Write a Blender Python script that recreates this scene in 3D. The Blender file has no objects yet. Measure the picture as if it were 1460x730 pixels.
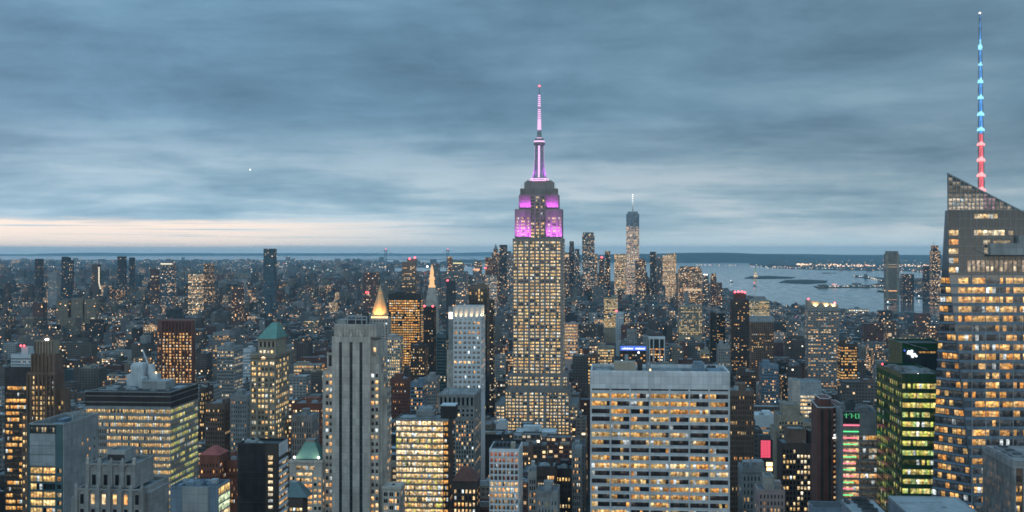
import bpy, math, random
import numpy as np
from mathutils import Vector

# ---------------------------------------------------------------- camera, sky, sun, exposure
SC = bpy.context.scene
F, CX, HY, CAMZ = 1700.0, 730.0, 357.0, 260.0       # focal length and level line in pixels of the 1460x730 photo; eye height
GRID = math.radians(-4.9)                           # direction of the street grid
cam_d = bpy.data.cameras.new('camera'); cam = bpy.data.objects.new('camera', cam_d)
SC.collection.objects.link(cam); SC.camera = cam
cam.location = (0, 0, CAMZ); cam.rotation_euler = (math.pi/2, 0, 0)
cam_d.sensor_width = 36; cam_d.lens = 36*F/1460; cam_d.shift_y = -8/1460
cam_d.clip_start = 1.0; cam_d.clip_end = 400000
SC.view_settings.view_transform = 'Standard'; SC.view_settings.look = 'None'
SC.view_settings.exposure = 0.10; SC.view_settings.gamma = 1.0
SC.render.resolution_x, SC.render.resolution_y = 1024, 512
SC.cycles.max_bounces = 4; SC.cycles.diffuse_bounces = 2; SC.cycles.glossy_bounces = 2
SC.cycles.transparent_max_bounces = 8; SC.cycles.volume_bounces = 1
SC.cycles.sample_clamp_indirect = 1.5; SC.cycles.sample_clamp_direct = 0
SC.cycles.caustics_reflective = False; SC.cycles.caustics_refractive = False
SC.cycles.filter_width = 1.7
SC.cycles.use_adaptive_sampling = False

world = bpy.data.worlds.new('World'); SC.world = world; world.use_nodes = True
def N(nt, t, **kw):
    n = nt.nodes.new(t)
    for k, v in kw.items(): setattr(n, k, v)
    return n
def L(nt, a, b): nt.links.new(a, b)
def M(nt, op, a, b=None, c=None, clamp=False):
    n = nt.nodes.new('ShaderNodeMath'); n.operation = op; n.use_clamp = clamp
    for i, x in enumerate((a, b, c)):
        if x is None: continue
        if isinstance(x, (int, float)): n.inputs[i].default_value = x
        else: nt.links.new(x, n.inputs[i])
    return n.outputs[0]
def MIX(nt, f, a, b, mode='MIX'):
    n = nt.nodes.new('ShaderNodeMix'); n.data_type = 'RGBA'; n.blend_type = mode
    for s, x in ((n.inputs[0], f), (n.inputs[6], a), (n.inputs[7], b)):
        if isinstance(x, (int, float)): s.default_value = x
        elif isinstance(x, tuple): s.default_value = (*x[:3], 1)
        else: nt.links.new(x, s)
    return n.outputs[2]
def RAMP(nt, f, stops, interp='LINEAR'):
    n = nt.nodes.new('ShaderNodeValToRGB'); cr = n.color_ramp; cr.interpolation = interp
    while len(cr.elements) < len(stops): cr.elements.new(0.5)
    for e, (p, c) in zip(cr.elements, stops):
        e.position = p; e.color = (*c, 1) if isinstance(c, tuple) else (c, c, c, 1)
    nt.links.new(f, n.inputs[0]); return n.outputs[0]
def SMOOTH(nt, x, a, b):
    n = nt.nodes.new('ShaderNodeMapRange'); n.interpolation_type = 'SMOOTHSTEP'
    nt.links.new(x, n.inputs[0]); n.inputs[1].default_value = a; n.inputs[2].default_value = b
    return n.outputs[0]

SUN_EL, SUN_AZ = math.radians(2.0), math.radians(-40)      # glow low in the left of the view
def build_world():
    nt = world.node_tree; nt.nodes.clear()
    out = N(nt, 'ShaderNodeOutputWorld')
    sky = N(nt, 'ShaderNodeTexSky'); sky.sky_type = 'NISHITA'; sky.sun_disc = False
    sky.sun_elevation = SUN_EL; sky.sun_rotation = SUN_AZ; sky.air_density = 1.5; sky.dust_density = 2.0; sky.ozone_density = 2.0
    b1 = N(nt, 'ShaderNodeBackground'); b1.inputs[1].default_value = 0.10; L(nt, sky.outputs[0], b1.inputs[0])
    tc = N(nt, 'ShaderNodeTexCoord')
    sep = N(nt, 'ShaderNodeSeparateXYZ'); L(nt, tc.outputs['Generated'], sep.inputs[0])
    x, y, z = sep.outputs
    zz = M(nt, 'ADD', M(nt, 'MAXIMUM', z, 0.0), 0.085)
    u = M(nt, 'DIVIDE', x, zz); v = M(nt, 'DIVIDE', y, zz)
    cmb = N(nt, 'ShaderNodeCombineXYZ'); L(nt, u, cmb.inputs[0]); L(nt, v, cmb.inputs[1])
    def noise(scale, detail, rough, dist, off):
        mp = N(nt, 'ShaderNodeMapping'); L(nt, cmb.outputs[0], mp.inputs[0])
        mp.inputs['Location'].default_value = off; mp.inputs['Scale'].default_value = (scale[0], scale[1], 1)
        n = N(nt, 'ShaderNodeTexNoise'); L(nt, mp.outputs[0], n.inputs['Vector'])
        n.inputs['Scale'].default_value = 1; n.inputs['Detail'].default_value = detail
        n.inputs['Roughness'].default_value = rough; n.inputs['Distortion'].default_value = dist
        return n.outputs[0]
    big = noise((0.62, 0.75), 3, 0.5, 0.4, (3.1, 7.4, 0))
    mid = noise((1.7, 2.2), 7, 0.56, 0.35, (1.7, 0.3, 2))
    azq = M(nt, 'ARCTAN2', x, y)
    def lump(sa, sz, det, off):      # rounder cloud masses in azimuth and height
        cm = N(nt, 'ShaderNodeCombineXYZ'); L(nt, M(nt, 'MULTIPLY', azq, sa), cm.inputs[0]); L(nt, M(nt, 'MULTIPLY', z, sz), cm.inputs[1]); cm.inputs[2].default_value = off
        q = N(nt, 'ShaderNodeTexNoise'); L(nt, cm.outputs[0], q.inputs['Vector']); q.inputs['Scale'].default_value = 1; q.inputs['Detail'].default_value = det; q.inputs['Roughness'].default_value = .6; q.inputs['Distortion'].default_value = .3
        return q.outputs[0]
    n = M(nt, 'ADD', M(nt, 'MULTIPLY', big, 0.40), M(nt, 'MULTIPLY', mid, 0.26))
    n = M(nt, 'ADD', n, M(nt, 'MULTIPLY', lump(6.5, 19, 6, 4.3), 0.40))
    base = RAMP(nt, n, [(0.38, (0.092, 0.178, 0.266)), (0.485, (0.134, 0.252, 0.364)), (0.57, (0.172, 0.312, 0.440)), (0.70, (0.255, 0.415, 0.545))])
    # paler towards the horizon, where thinner stratus lets the last daylight through
    low = SMOOTH(nt, z, 0.12, 0.014)
    lowc = RAMP(nt, n, [(0.40, (0.27, 0.44, 0.56)), (0.51, (0.43, 0.60, 0.70)), (0.61, (0.70, 0.80, 0.85))])
    c = MIX(nt, M(nt, 'MULTIPLY', low, 0.85), base, lowc)
    az0 = M(nt, 'DIVIDE', x, M(nt, 'MAXIMUM', M(nt, 'ABSOLUTE', y), 0.05))
    c = MIX(nt, SMOOTH(nt, az0, -0.45, 0.45), MIX(nt, 1.0, c, (0.98, 1.06, 1.10), 'MULTIPLY'), MIX(nt, 1.0, c, (0.92, 0.88, 0.85), 'MULTIPLY'))
    # clear strip under the cloud deck, warm on the left
    az = M(nt, 'DIVIDE', x, M(nt, 'MAXIMUM', M(nt, 'ABSOLUTE', y), 0.05))
    strip = M(nt, 'MULTIPLY', SMOOTH(nt, M(nt, 'ADD', z, M(nt, 'MULTIPLY', M(nt, 'SUBTRACT', mid, .5), .012)), 0.0275, 0.0205), SMOOTH(nt, z, 0.0005, 0.004))
    strip = M(nt, 'MULTIPLY', strip, SMOOTH(nt, az, 0.02, -0.26))
    zs = N(nt, 'ShaderNodeCombineXYZ'); L(nt, M(nt, 'MULTIPLY', az, 6.0), zs.inputs[0]); L(nt, M(nt, 'MULTIPLY', z, 420.0), zs.inputs[1])
    sn = N(nt, 'ShaderNodeTexNoise'); L(nt, zs.outputs[0], sn.inputs['Vector']); sn.inputs['Scale'].default_value = 1; sn.inputs['Detail'].default_value = 3
    st2 = M(nt, 'MULTIPLY', strip, SMOOTH(nt, sn.outputs[0], 0.27, 0.48))
    hz = MIX(nt, SMOOTH(nt, z, 0.022, 0.002), c, (0.62, 0.75, 0.80))
    c = MIX(nt, M(nt, 'MULTIPLY', st2, 0.95), hz, (1.16, 0.97, 0.83))
    c = MIX(nt, SMOOTH(nt, z, 0.25, 0.75), c, MIX(nt, 1.0, c, (1.55, 1.65, 1.75), 'MULTIPLY'))
    # unseen sky behind the camera, brightened as afterglow to light facades facing it
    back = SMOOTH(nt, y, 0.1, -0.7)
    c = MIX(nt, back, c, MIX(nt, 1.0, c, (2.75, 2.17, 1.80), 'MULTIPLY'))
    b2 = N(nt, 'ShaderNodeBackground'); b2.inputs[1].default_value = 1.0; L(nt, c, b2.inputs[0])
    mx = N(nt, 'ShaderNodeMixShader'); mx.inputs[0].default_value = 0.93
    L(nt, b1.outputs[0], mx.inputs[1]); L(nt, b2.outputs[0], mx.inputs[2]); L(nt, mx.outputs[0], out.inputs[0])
build_world()
sun_d = bpy.data.lights.new('sun', 'SUN'); sun = bpy.data.objects.new('sun', sun_d); SC.collection.objects.link(sun)
sun_d.energy = 0.12; sun_d.angle = math.radians(20); sun_d.color = (1.0, 0.85, 0.72)
_sd = Vector((math.sin(SUN_AZ)*math.cos(SUN_EL+0.15), math.cos(SUN_AZ)*math.cos(SUN_EL+0.15), math.sin(SUN_EL+0.15)))
sun.rotation_euler = _sd.to_track_quat('Z', 'Y').to_euler()

# ---------------------------------------------------------------- materials
random.seed(7)
MATS = {}
def new_mat(name):
    m = bpy.data.materials.new(name); m.use_nodes = True
    b = m.node_tree.nodes['Principled BSDF']; MATS[name] = m
    return m, m.node_tree, b
def surf(name, col, rough=0.85, var=0.25, metal=0.0, scale=0.12, streak=True, spec=0.3, joints=None):
    """weathered surface: blotches and vertical rain streaks over one base colour"""
    m, nt, b = new_mat(name)
    g = N(nt, 'ShaderNodeNewGeometry')
    def nz(sx, sz, det):
        mp = N(nt, 'ShaderNodeMapping'); L(nt, g.outputs['Position'], mp.inputs[0]); mp.inputs['Scale'].default_value = (sx, sx, sz)
        n = N(nt, 'ShaderNodeTexNoise'); L(nt, mp.outputs[0], n.inputs['Vector']); n.inputs['Scale'].default_value = 1; n.inputs['Detail'].default_value = det
        return n.outputs[0]
    a = nz(scale, scale, 5); s = nz(scale*6, scale*0.5, 3) if streak else nz(scale*5, scale*5, 3)
    t = M(nt, 'ADD', M(nt, 'MULTIPLY', a, 0.6), M(nt, 'MULTIPLY', s, 0.4))
    lo = tuple(c*(1-var*1.3) for c in col); hi = tuple(min(1, c*(1+var)) for c in col)
    c = RAMP(nt, t, [(0.32, lo), (0.5, col), (0.68, hi)])
    if joints:      # cladding panels: thin dark joints and a slightly different tone from panel to panel
        sp = N(nt, 'ShaderNodeSeparateXYZ'); L(nt, g.outputs['Position'], sp.inputs[0])
        h = M(nt, 'DIVIDE', M(nt, 'ADD', sp.outputs[0], M(nt, 'MULTIPLY', sp.outputs[1], 1.0)), joints[0]); v = M(nt, 'DIVIDE', sp.outputs[2], joints[1])
        cb = N(nt, 'ShaderNodeCombineXYZ'); L(nt, M(nt, 'FLOOR', h), cb.inputs[0]); L(nt, M(nt, 'FLOOR', v), cb.inputs[1])
        wn = N(nt, 'ShaderNodeTexWhiteNoise', noise_dimensions='2D'); L(nt, cb.outputs[0], wn.inputs[0])
        ln = M(nt, 'MULTIPLY', M(nt, 'GREATER_THAN', M(nt, 'FRACT', h), .05), M(nt, 'GREATER_THAN', M(nt, 'FRACT', v), .05))
        k = M(nt, 'MULTIPLY', M(nt, 'ADD', .86, M(nt, 'MULTIPLY', wn.outputs[0], .24)), M(nt, 'ADD', .72, M(nt, 'MULTIPLY', ln, .28)))
        kc = N(nt, 'ShaderNodeCombineXYZ'); [L(nt, k, kc.inputs[q]) for q in range(3)]
        c = MIX(nt, 1.0, c, kc.outputs[0], 'MULTIPLY')
    L(nt, c, b.inputs['Base Color'])
    b.inputs['Roughness'].default_value = rough; b.inputs['Metallic'].default_value = metal
    b.inputs['Specular IOR Level'].default_value = spec
    return m
def lamp(name, col, st):
    m, nt, b = new_mat(name)
    b.inputs['Base Color'].default_value = (0.3, 0.3, 0.3, 1)
    b.inputs['Emission Color'].default_value = (*col, 1); b.inputs['Emission Strength'].default_value = st
    m.cycles.emission_sampling = 'AUTO' if name[:4] in ('sign', 'bar_') else 'NONE'
    return m
def lit_glass():
    """window pane: dark reflecting glass, lit from the room behind by the pane's own 'glow'"""
    m, nt, b = new_mat('window_glass')
    at = N(nt, 'ShaderNodeAttribute'); at.attribute_name = 'glow'
    uv = N(nt, 'ShaderNodeUVMap'); sp = N(nt, 'ShaderNodeSeparateXYZ'); L(nt, uv.outputs[0], sp.inputs[0])
    g = N(nt, 'ShaderNodeNewGeometry')
    n = N(nt, 'ShaderNodeTexNoise'); L(nt, g.outputs['Position'], n.inputs['Vector']); n.inputs['Scale'].default_value = 0.75; n.inputs['Detail'].default_value = 3
    room = RAMP(nt, n.outputs[0], [(0.34, 0.25), (0.5, 0.8), (0.64, 1.45)])
    ceil = RAMP(nt, sp.outputs[1], [(0.0, 0.55), (0.45, 0.72), (0.62, 1.15), (0.86, 1.25), (1.0, 0.8)])
    c = MIX(nt, 1.0, MIX(nt, 1.0, at.outputs[0], room, 'MULTIPLY'), ceil, 'MULTIPLY')
    # a blind let down to the pane's own height
    bl = M(nt, 'GREATER_THAN', sp.outputs[1], M(nt, 'SUBTRACT', 1.0, M(nt, 'MAXIMUM', M(nt, 'SUBTRACT', at.outputs['Alpha'], .5), 0.0)))
    c = MIX(nt, M(nt, 'MULTIPLY', bl, .62), c, (.10, .085, .06))
    L(nt, c, b.inputs['Emission Color']); b.inputs['Emission Strength'].default_value = 1.0
    b.inputs['Base Color'].default_value = (0.012, 0.015, 0.018, 1); b.inputs['Roughness'].default_value = 0.12
    m.cycles.emission_sampling = 'NONE'
def glow_mat():
    m, nt, b = new_mat('lamp_glow')
    at = N(nt, 'ShaderNodeAttribute'); at.attribute_name = 'glow'
    L(nt, at.outputs[0], b.inputs['Emission Color']); b.inputs['Emission Strength'].default_value = 1.0
    m.cycles.emission_sampling = 'NONE'
def city_wall():
    """wall of a distant building: window cells in the wall's UV, a share of them lit"""
    m, nt, b = new_mat('city_wall')
    at = N(nt, 'ShaderNodeAttribute'); at.attribute_name = 'tone'
    uv = N(nt, 'ShaderNodeUVMap')
    fl = N(nt, 'ShaderNodeVectorMath', operation='FLOOR'); L(nt, uv.outputs[0], fl.inputs[0])
    fr = N(nt, 'ShaderNodeVectorMath', operation='FRACTION'); L(nt, uv.outputs[0], fr.inputs[0])
    w1 = N(nt, 'ShaderNodeTexWhiteNoise', noise_dimensions='2D'); L(nt, fl.outputs[0], w1.inputs[0])
    sf = N(nt, 'ShaderNodeSeparateXYZ'); L(nt, fl.outputs[0], sf.inputs[0])
    w2 = N(nt, 'ShaderNodeTexWhiteNoise', noise_dimensions='1D')
    L(nt, M(nt, 'ADD', sf.outputs[1], M(nt, 'MULTIPLY', M(nt, 'FLOOR', M(nt, 'MULTIPLY', sf.outputs[0], 0.05)), 17.0)), w2.inputs['W'])
    sp = N(nt, 'ShaderNodeSeparateXYZ'); L(nt, fr.outputs[0], sp.inputs[0])
    def band(x, a, c): return M(nt, 'MULTIPLY', M(nt, 'GREATER_THAN', x, a), M(nt, 'LESS_THAN', x, c))
    mask = M(nt, 'MULTIPLY', band(sp.outputs[0], 0.18, 0.82), band(sp.outputs[1], 0.24, 0.78))
    prob = M(nt, 'MULTIPLY', at.outputs['Alpha'], M(nt, 'ADD', 0.35, M(nt, 'MULTIPLY', w2.outputs[0], 1.3)))
    lit = M(nt, 'MULTIPLY', mask, M(nt, 'LESS_THAN', w1.outputs[0], prob))
    cs = N(nt, 'ShaderNodeSeparateColor'); L(nt, w1.outputs[1], cs.inputs[0])
    wc = RAMP(nt, cs.outputs[1], [(0.0, (1.0, 0.42, 0.14)), (0.4, (1.0, 0.58, 0.26)), (0.75, (1.0, 0.74, 0.42)), (1.0, (0.95, 0.88, 0.72))])
    L(nt, wc, b.inputs['Emission Color'])
    L(nt, M(nt, 'MULTIPLY', lit, M(nt, 'ADD', 0.5, M(nt, 'MULTIPLY', M(nt, 'POWER', cs.outputs[2], 4.0), 2.6))), b.inputs['Emission Strength'])
    g = N(nt, 'ShaderNodeNewGeometry')
    n = N(nt, 'ShaderNodeTexNoise'); L(nt, g.outputs['Position'], n.inputs['Vector']); n.inputs['Scale'].default_value = 0.06; n.inputs['Detail'].default_value = 4
    tone = MIX(nt, 1.0, at.outputs[0], RAMP(nt, n.outputs[0], [(0.3, 0.7), (0.7, 1.2)]), 'MULTIPLY')
    L(nt, MIX(nt, M(nt, 'MULTIPLY', mask, 0.75), tone, (0.02, 0.024, 0.03)), b.inputs['Base Color'])
    b.inputs['Roughness'].default_value = 0.7
    m.cycles.emission_sampling = 'NONE'
def city_roof():
    m, nt, b = new_mat('city_roof')
    at = N(nt, 'ShaderNodeAttribute'); at.attribute_name = 'tone'
    g = N(nt, 'ShaderNodeNewGeometry')
    n = N(nt, 'ShaderNodeTexNoise'); L(nt, g.outputs['Position'], n.inputs['Vector']); n.inputs['Scale'].default_value = 0.15; n.inputs['Detail'].default_value = 5
    L(nt, MIX(nt, 1.0, at.outputs[0], RAMP(nt, n.outputs[0], [(0.3, 0.55), (0.7, 1.3)]), 'MULTIPLY'), b.inputs['Base Color'])
    b.inputs['Roughness'].default_value = 0.9
lit_glass(); glow_mat(); city_wall(); city_roof()
surf('travertine', (0.60, 0.60, 0.61), var=0.14, joints=(2.6, 3.65))
surf('limestone', (0.27, 0.24, 0.225), var=0.16)
surf('pale_stone', (0.46, 0.41, 0.365), var=0.22, joints=(1.9, 3.44))
surf('tan_stone', (0.33, 0.28, 0.22), var=0.22, joints=(2.0, 1.8))
surf('brown_brick', (0.17, 0.115, 0.09), var=0.25)
surf('red_brick', (0.21, 0.085, 0.06), var=0.25)
surf('dark_brick', (0.085, 0.065, 0.058), var=0.25)
surf('red_granite', (0.16, 0.075, 0.062), var=0.2)
surf('grey_concrete', (0.31, 0.315, 0.315), var=0.18, joints=(3.0, 3.0))
surf('grey_stone', (0.27, 0.265, 0.26), var=0.25, joints=(2.2, 1.6))
surf('charcoal', (0.042, 0.044, 0.047), var=0.3, rough=0.4, joints=(1.4, 3.4))
surf('bronze', (0.055, 0.045, 0.040), var=0.3, rough=0.5)
surf('white_metal', (0.62, 0.63, 0.64), var=0.1)
surf('steel', (0.30, 0.33, 0.35), var=0.15, rough=0.5, joints=(1.5, 3.0))
surf('blue_steel', (0.16, 0.215, 0.27), var=0.2, rough=0.45, joints=(1.8, 3.2))
surf('teal_glass', (0.06, 0.115, 0.13), var=0.2, rough=0.2, spec=0.6)
surf('dark_glass', (0.035, 0.048, 0.055), var=0.25, rough=0.12, spec=0.7)
surf('tower_glass', (0.11, 0.125, 0.145), var=0.25, rough=0.10, spec=1.0)
surf('green_glass', (0.026, 0.085, 0.045), var=0.3, rough=0.2, spec=0.6)
surf('copper_green', (0.15, 0.285, 0.25), var=0.2)
surf('gold_roof', (0.72, 0.42, 0.16), var=0.12, rough=0.4)
surf('roof_membrane', (0.20, 0.215, 0.225), var=0.3, streak=False)
surf('roof_gravel', (0.30, 0.32, 0.33), var=0.25, streak=False)
surf('roof_dark', (0.075, 0.08, 0.085), var=0.35, streak=False)
surf('roof_white', (0.52, 0.55, 0.57), var=0.15, streak=False)
surf('roof_red', (0.34, 0.10, 0.085), var=0.2, streak=False)
surf('tank_wood', (0.13, 0.095, 0.075), var=0.3)
surf('louver_brown', (0.050, 0.042, 0.040), var=0.2)
surf('tan_render', (0.36, 0.31, 0.25), var=0.15)
surf('pink_stone', (0.44, 0.33, 0.31), var=0.15)
surf('asphalt', (0.05, 0.05, 0.052), var=0.25, streak=False, scale=0.02)
surf('far_land', (0.045, 0.055, 0.05), var=0.5, streak=False, scale=0.004)
lamp('lamp_red', (1.0, 0.06, 0.08), 6.0); lamp('lamp_white', (1.0, 0.93, 0.82), 4.0); lamp('lamp_warm', (1.0, 0.62, 0.28), 3.0)
lamp('led_pink', (1.0, 0.52, 0.92), 1.25); lamp('led_violet', (0.85, 0.22, 0.95), 0.7)
lamp('led_blue', (0.03, 0.27, 0.80), 0.95); lamp('led_azure', (0.25, 0.72, 1.0), 1.25)
lamp('led_red', (0.95, 0.07, 0.10), 0.85); lamp('led_coral', (1.0, 0.28, 0.28), 1.5)
lamp('sign_blue', (0.03, 0.12, 0.85), 0.9); lamp('sign_white', (0.9, 0.96, 1.0), 1.6); lamp('sign_magenta', (0.95, 0.03, 0.10), 0.85)
lamp('bar_red', (1.0, 0.16, 0.26), 1.5); lamp('bar_green', (0.12, 0.9, 0.28), 1.2); lamp('sign_green', (0.05, 0.6, 0.16), 0.6)

# ---------------------------------------------------------------- builders
COL = SC.collection
def empty(name, label, cat, loc, rz=0.0, group=None):
    o = bpy.data.objects.new(name, None); COL.objects.link(o)
    o.location = loc; o.rotation_euler = (0, 0, rz); o.empty_display_size = 2
    o['label'] = label; o['category'] = cat
    if group: o['group'] = group
    return o
def tag(o, label=None, cat=None, group=None, kind=None):
    for k, v in (('label', label), ('category', cat), ('group', group), ('kind', kind)):
        if v: o[k] = v
    return o
class MB:
    """collects polygons (own vertices per face), then becomes ONE mesh object"""
    def __init__(s): s.v = []; s.f = []; s.uv = []; s.mi = []; s.at = []; s.mats = []
    def slot(s, m):
        if m not in s.mats: s.mats.append(m)
        return s.mats.index(m)
    def face(s, pts, uv=None, m=0, at=None):
        n = len(s.v); s.v += [tuple(p) for p in pts]; s.f.append(tuple(range(n, n+len(pts))))
        s.uv += list(uv) if uv else [(0, 0)]*len(pts); s.mi.append(m)
        s.at += [at if at else (0, 0, 0, 0)]*len(pts)
    def box(s, x0, x1, y0, y1, z0, z1, m=0, at=None, bottom=False):
        s.face([(x0,y0,z0),(x1,y0,z0),(x1,y0,z1),(x0,y0,z1)], None, m, at)
        s.face([(x1,y1,z0),(x0,y1,z0),(x0,y1,z1),(x1,y1,z1)], None, m, at)
        s.face([(x1,y0,z0),(x1,y1,z0),(x1,y1,z1),(x1,y0,z1)], None, m, at)
        s.face([(x0,y1,z0),(x0,y0,z0),(x0,y0,z1),(x0,y1,z1)], None, m, at)
        s.face([(x0,y0,z1),(x1,y0,z1),(x1,y1,z1),(x0,y1,z1)], None, m, at)
        if bottom: s.face([(x0,y1,z0),(x1,y1,z0),(x1,y0,z0),(x0,y0,z0)], None, m, at)
        return s
    def shell(s, x0, x1, y0, y1, z0, z1, dz=0.9, t=0.45, m=0, at=None, uo=None, us=(3.2, 3.6)):
        """four walls and a parapet, open where the roof sheet goes; UV counts window cells when uo is given"""
        def u(a, b):
            if uo is None: return None
            n = max(1, round(abs(b-a)/us[0])); h = (z1-z0)/us[1]; fl = math.floor(h)
            v0 = uo[1]+fl-h
            return [(uo[0], v0), (uo[0]+n, v0), (uo[0]+n, uo[1]+fl), (uo[0], uo[1]+fl)]
        s.face([(x0,y0,z0),(x1,y0,z0),(x1,y0,z1),(x0,y0,z1)], u(x0, x1), m, at)
        s.face([(x1,y1,z0),(x0,y1,z0),(x0,y1,z1),(x1,y1,z1)], u(x0, x1), m, at)
        s.face([(x1,y0,z0),(x1,y1,z0),(x1,y1,z1),(x1,y0,z1)], u(y0, y1), m, at)
        s.face([(x0,y1,z0),(x0,y0,z0),(x0,y0,z1),(x0,y1,z1)], u(y0, y1), m, at)
        a0, a1, b0, b1 = x0+t, x1-t, y0+t, y1-t; zl = z1-dz
        for p in ([(x0,y0,z1),(x1,y0,z1),(a1,b0,z1),(a0,b0,z1)], [(x1,y0,z1),(x1,y1,z1),(a1,b1,z1),(a1,b0,z1)],
                  [(x1,y1,z1),(x0,y1,z1),(a0,b1,z1),(a1,b1,z1)], [(x0,y1,z1),(x0,y0,z1),(a0,b0,z1),(a0,b1,z1)],
                  [(a0,b1,zl),(a0,b1,z1),(a1,b1,z1),(a1,b1,zl)], [(a0,b0,zl),(a1,b0,zl),(a1,b0,z1),(a0,b0,z1)],
                  [(a0,b0,zl),(a0,b0,z1),(a0,b1,z1),(a0,b1,zl)], [(a1,b0,zl),(a1,b1,zl),(a1,b1,z1),(a1,b0,z1)]):
            s.face(p, None, m, at)
        return (a0, a1, b0, b1, zl)
    def loft(s, rings, m=0, at=None, cap=True):
        """rings: list of equal-length point loops, bottom to top"""
        for r0, r1 in zip(rings, rings[1:]):
            n = len(r0)
            for i in range(n): s.face([r0[i], r0[(i+1) % n], r1[(i+1) % n], r1[i]], None, m, at)
        if cap: s.face(rings[-1], None, m, at)
        return s
    def cone(s, x, y, z0, z1, r0, r1, n=10, m=0, at=None, cap=True, ph=0.0):
        c = [(math.cos(2*math.pi*i/n+ph), math.sin(2*math.pi*i/n+ph)) for i in range(n)]
        s.loft([[(x+a*r0, y+b*r0, z0) for a, b in c], [(x+a*r1, y+b*r1, z1) for a, b in c]], m, at, cap); return s
    def frus(s, b, t, z0, z1, m=0, at=None):
        """b, t = (x0, x1, y0, y1) of bottom and top"""
        q = lambda r, z: [(r[0], r[2], z), (r[1], r[2], z), (r[1], r[3], z), (r[0], r[3], z)]
        s.loft([q(b, z0), q(t, z1)], m, at); return s
    def ball(s, c, r, m=0, at=None):
        x, y, z = c; t, b = (x, y, z+r), (x, y, z-r); e = [(x+r, y, z), (x, y+r, z), (x-r, y, z), (x, y-r, z)]
        for i in range(4): s.face([e[i], e[(i+1) % 4], t], None, m, at); s.face([e[(i+1) % 4], e[i], b], None, m, at)
    def bar(s, p, q, r, m=0, at=None):
        p, q = Vector(p), Vector(q); d = (q-p).normalized(); a = d.orthogonal().normalized()*r; b = d.cross(a)
        s.loft([[p+a, p+b, p-a, p-b], [q+a, q+b, q-a, q-b]], m, at)
    def build(s, name, mat, parent=None, attr=None):
        me = bpy.data.meshes.new(name); me.from_pydata(s.v, [], s.f)
        for m in (mat if isinstance(mat, (list, tuple)) else [mat]): me.materials.append(MATS[m])
        if len(me.materials) > 1: me.polygons.foreach_set('material_index', s.mi)
        if attr:
            l = me.uv_layers.new(name='UVMap'); l.data.foreach_set('uv', [c for u in s.uv for c in u])
            a = me.attributes.new(attr, 'FLOAT_COLOR', 'POINT'); a.data.foreach_set('color', [c for q in s.at for c in q])
        o = bpy.data.objects.new(name, me); COL.objects.link(o)
        if parent: o.parent = parent
        return o

WARM = [(1.0, .50, .17), (1.0, .58, .23), (1.0, .65, .31), (1.0, .43, .13), (1.0, .71, .39)]
YELLOW = [(1.0, .66, .25), (1.0, .70, .32), (1.0, .61, .21), (1.0, .76, .42), (1.0, .54, .19)]
GOLD = [(1.0, .47, .12), (1.0, .54, .16), (1.0, .41, .09), (1.0, .61, .22)]
WHITE = [(1.0, .78, .48), (1.0, .71, .38), (1.0, .84, .60), (1.0, .65, .30)]
GREENY = [(.80, .76, .18), (1.0, .70, .20), (.58, .80, .30), (.92, .78, .30), (.66, .72, .14)]
REDDISH = [(.55, .16, .10), (.7, .25, .14), (.4, .12, .09), (.8, .40, .22)]
HEROES = []      # (px0, px1, ytop, yvis, D) and plan boxes: what the filler must keep clear of
PLAN = []
FWD = (-math.sin(GRID), math.cos(GRID)); RGT = (math.cos(GRID), math.sin(GRID))
def to_grid(x, y): return (x*RGT[0]+y*RGT[1], x*FWD[0]+y*FWD[1])
def from_grid(u, v): return (u*RGT[0]+v*FWD[0], u*RGT[1]+v*FWD[1])
GAIN = 1.25; BLIND = random.Random(9)
def fade(rgb, k):
    k *= GAIN; a = BLIND.random() if k > .3 else 0
    if k > .3 and BLIND.random() < .05: rgb = (.84, .93, .95)
    return (rgb[0]*k, rgb[1]*k, rgb[2]*k, a)

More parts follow.
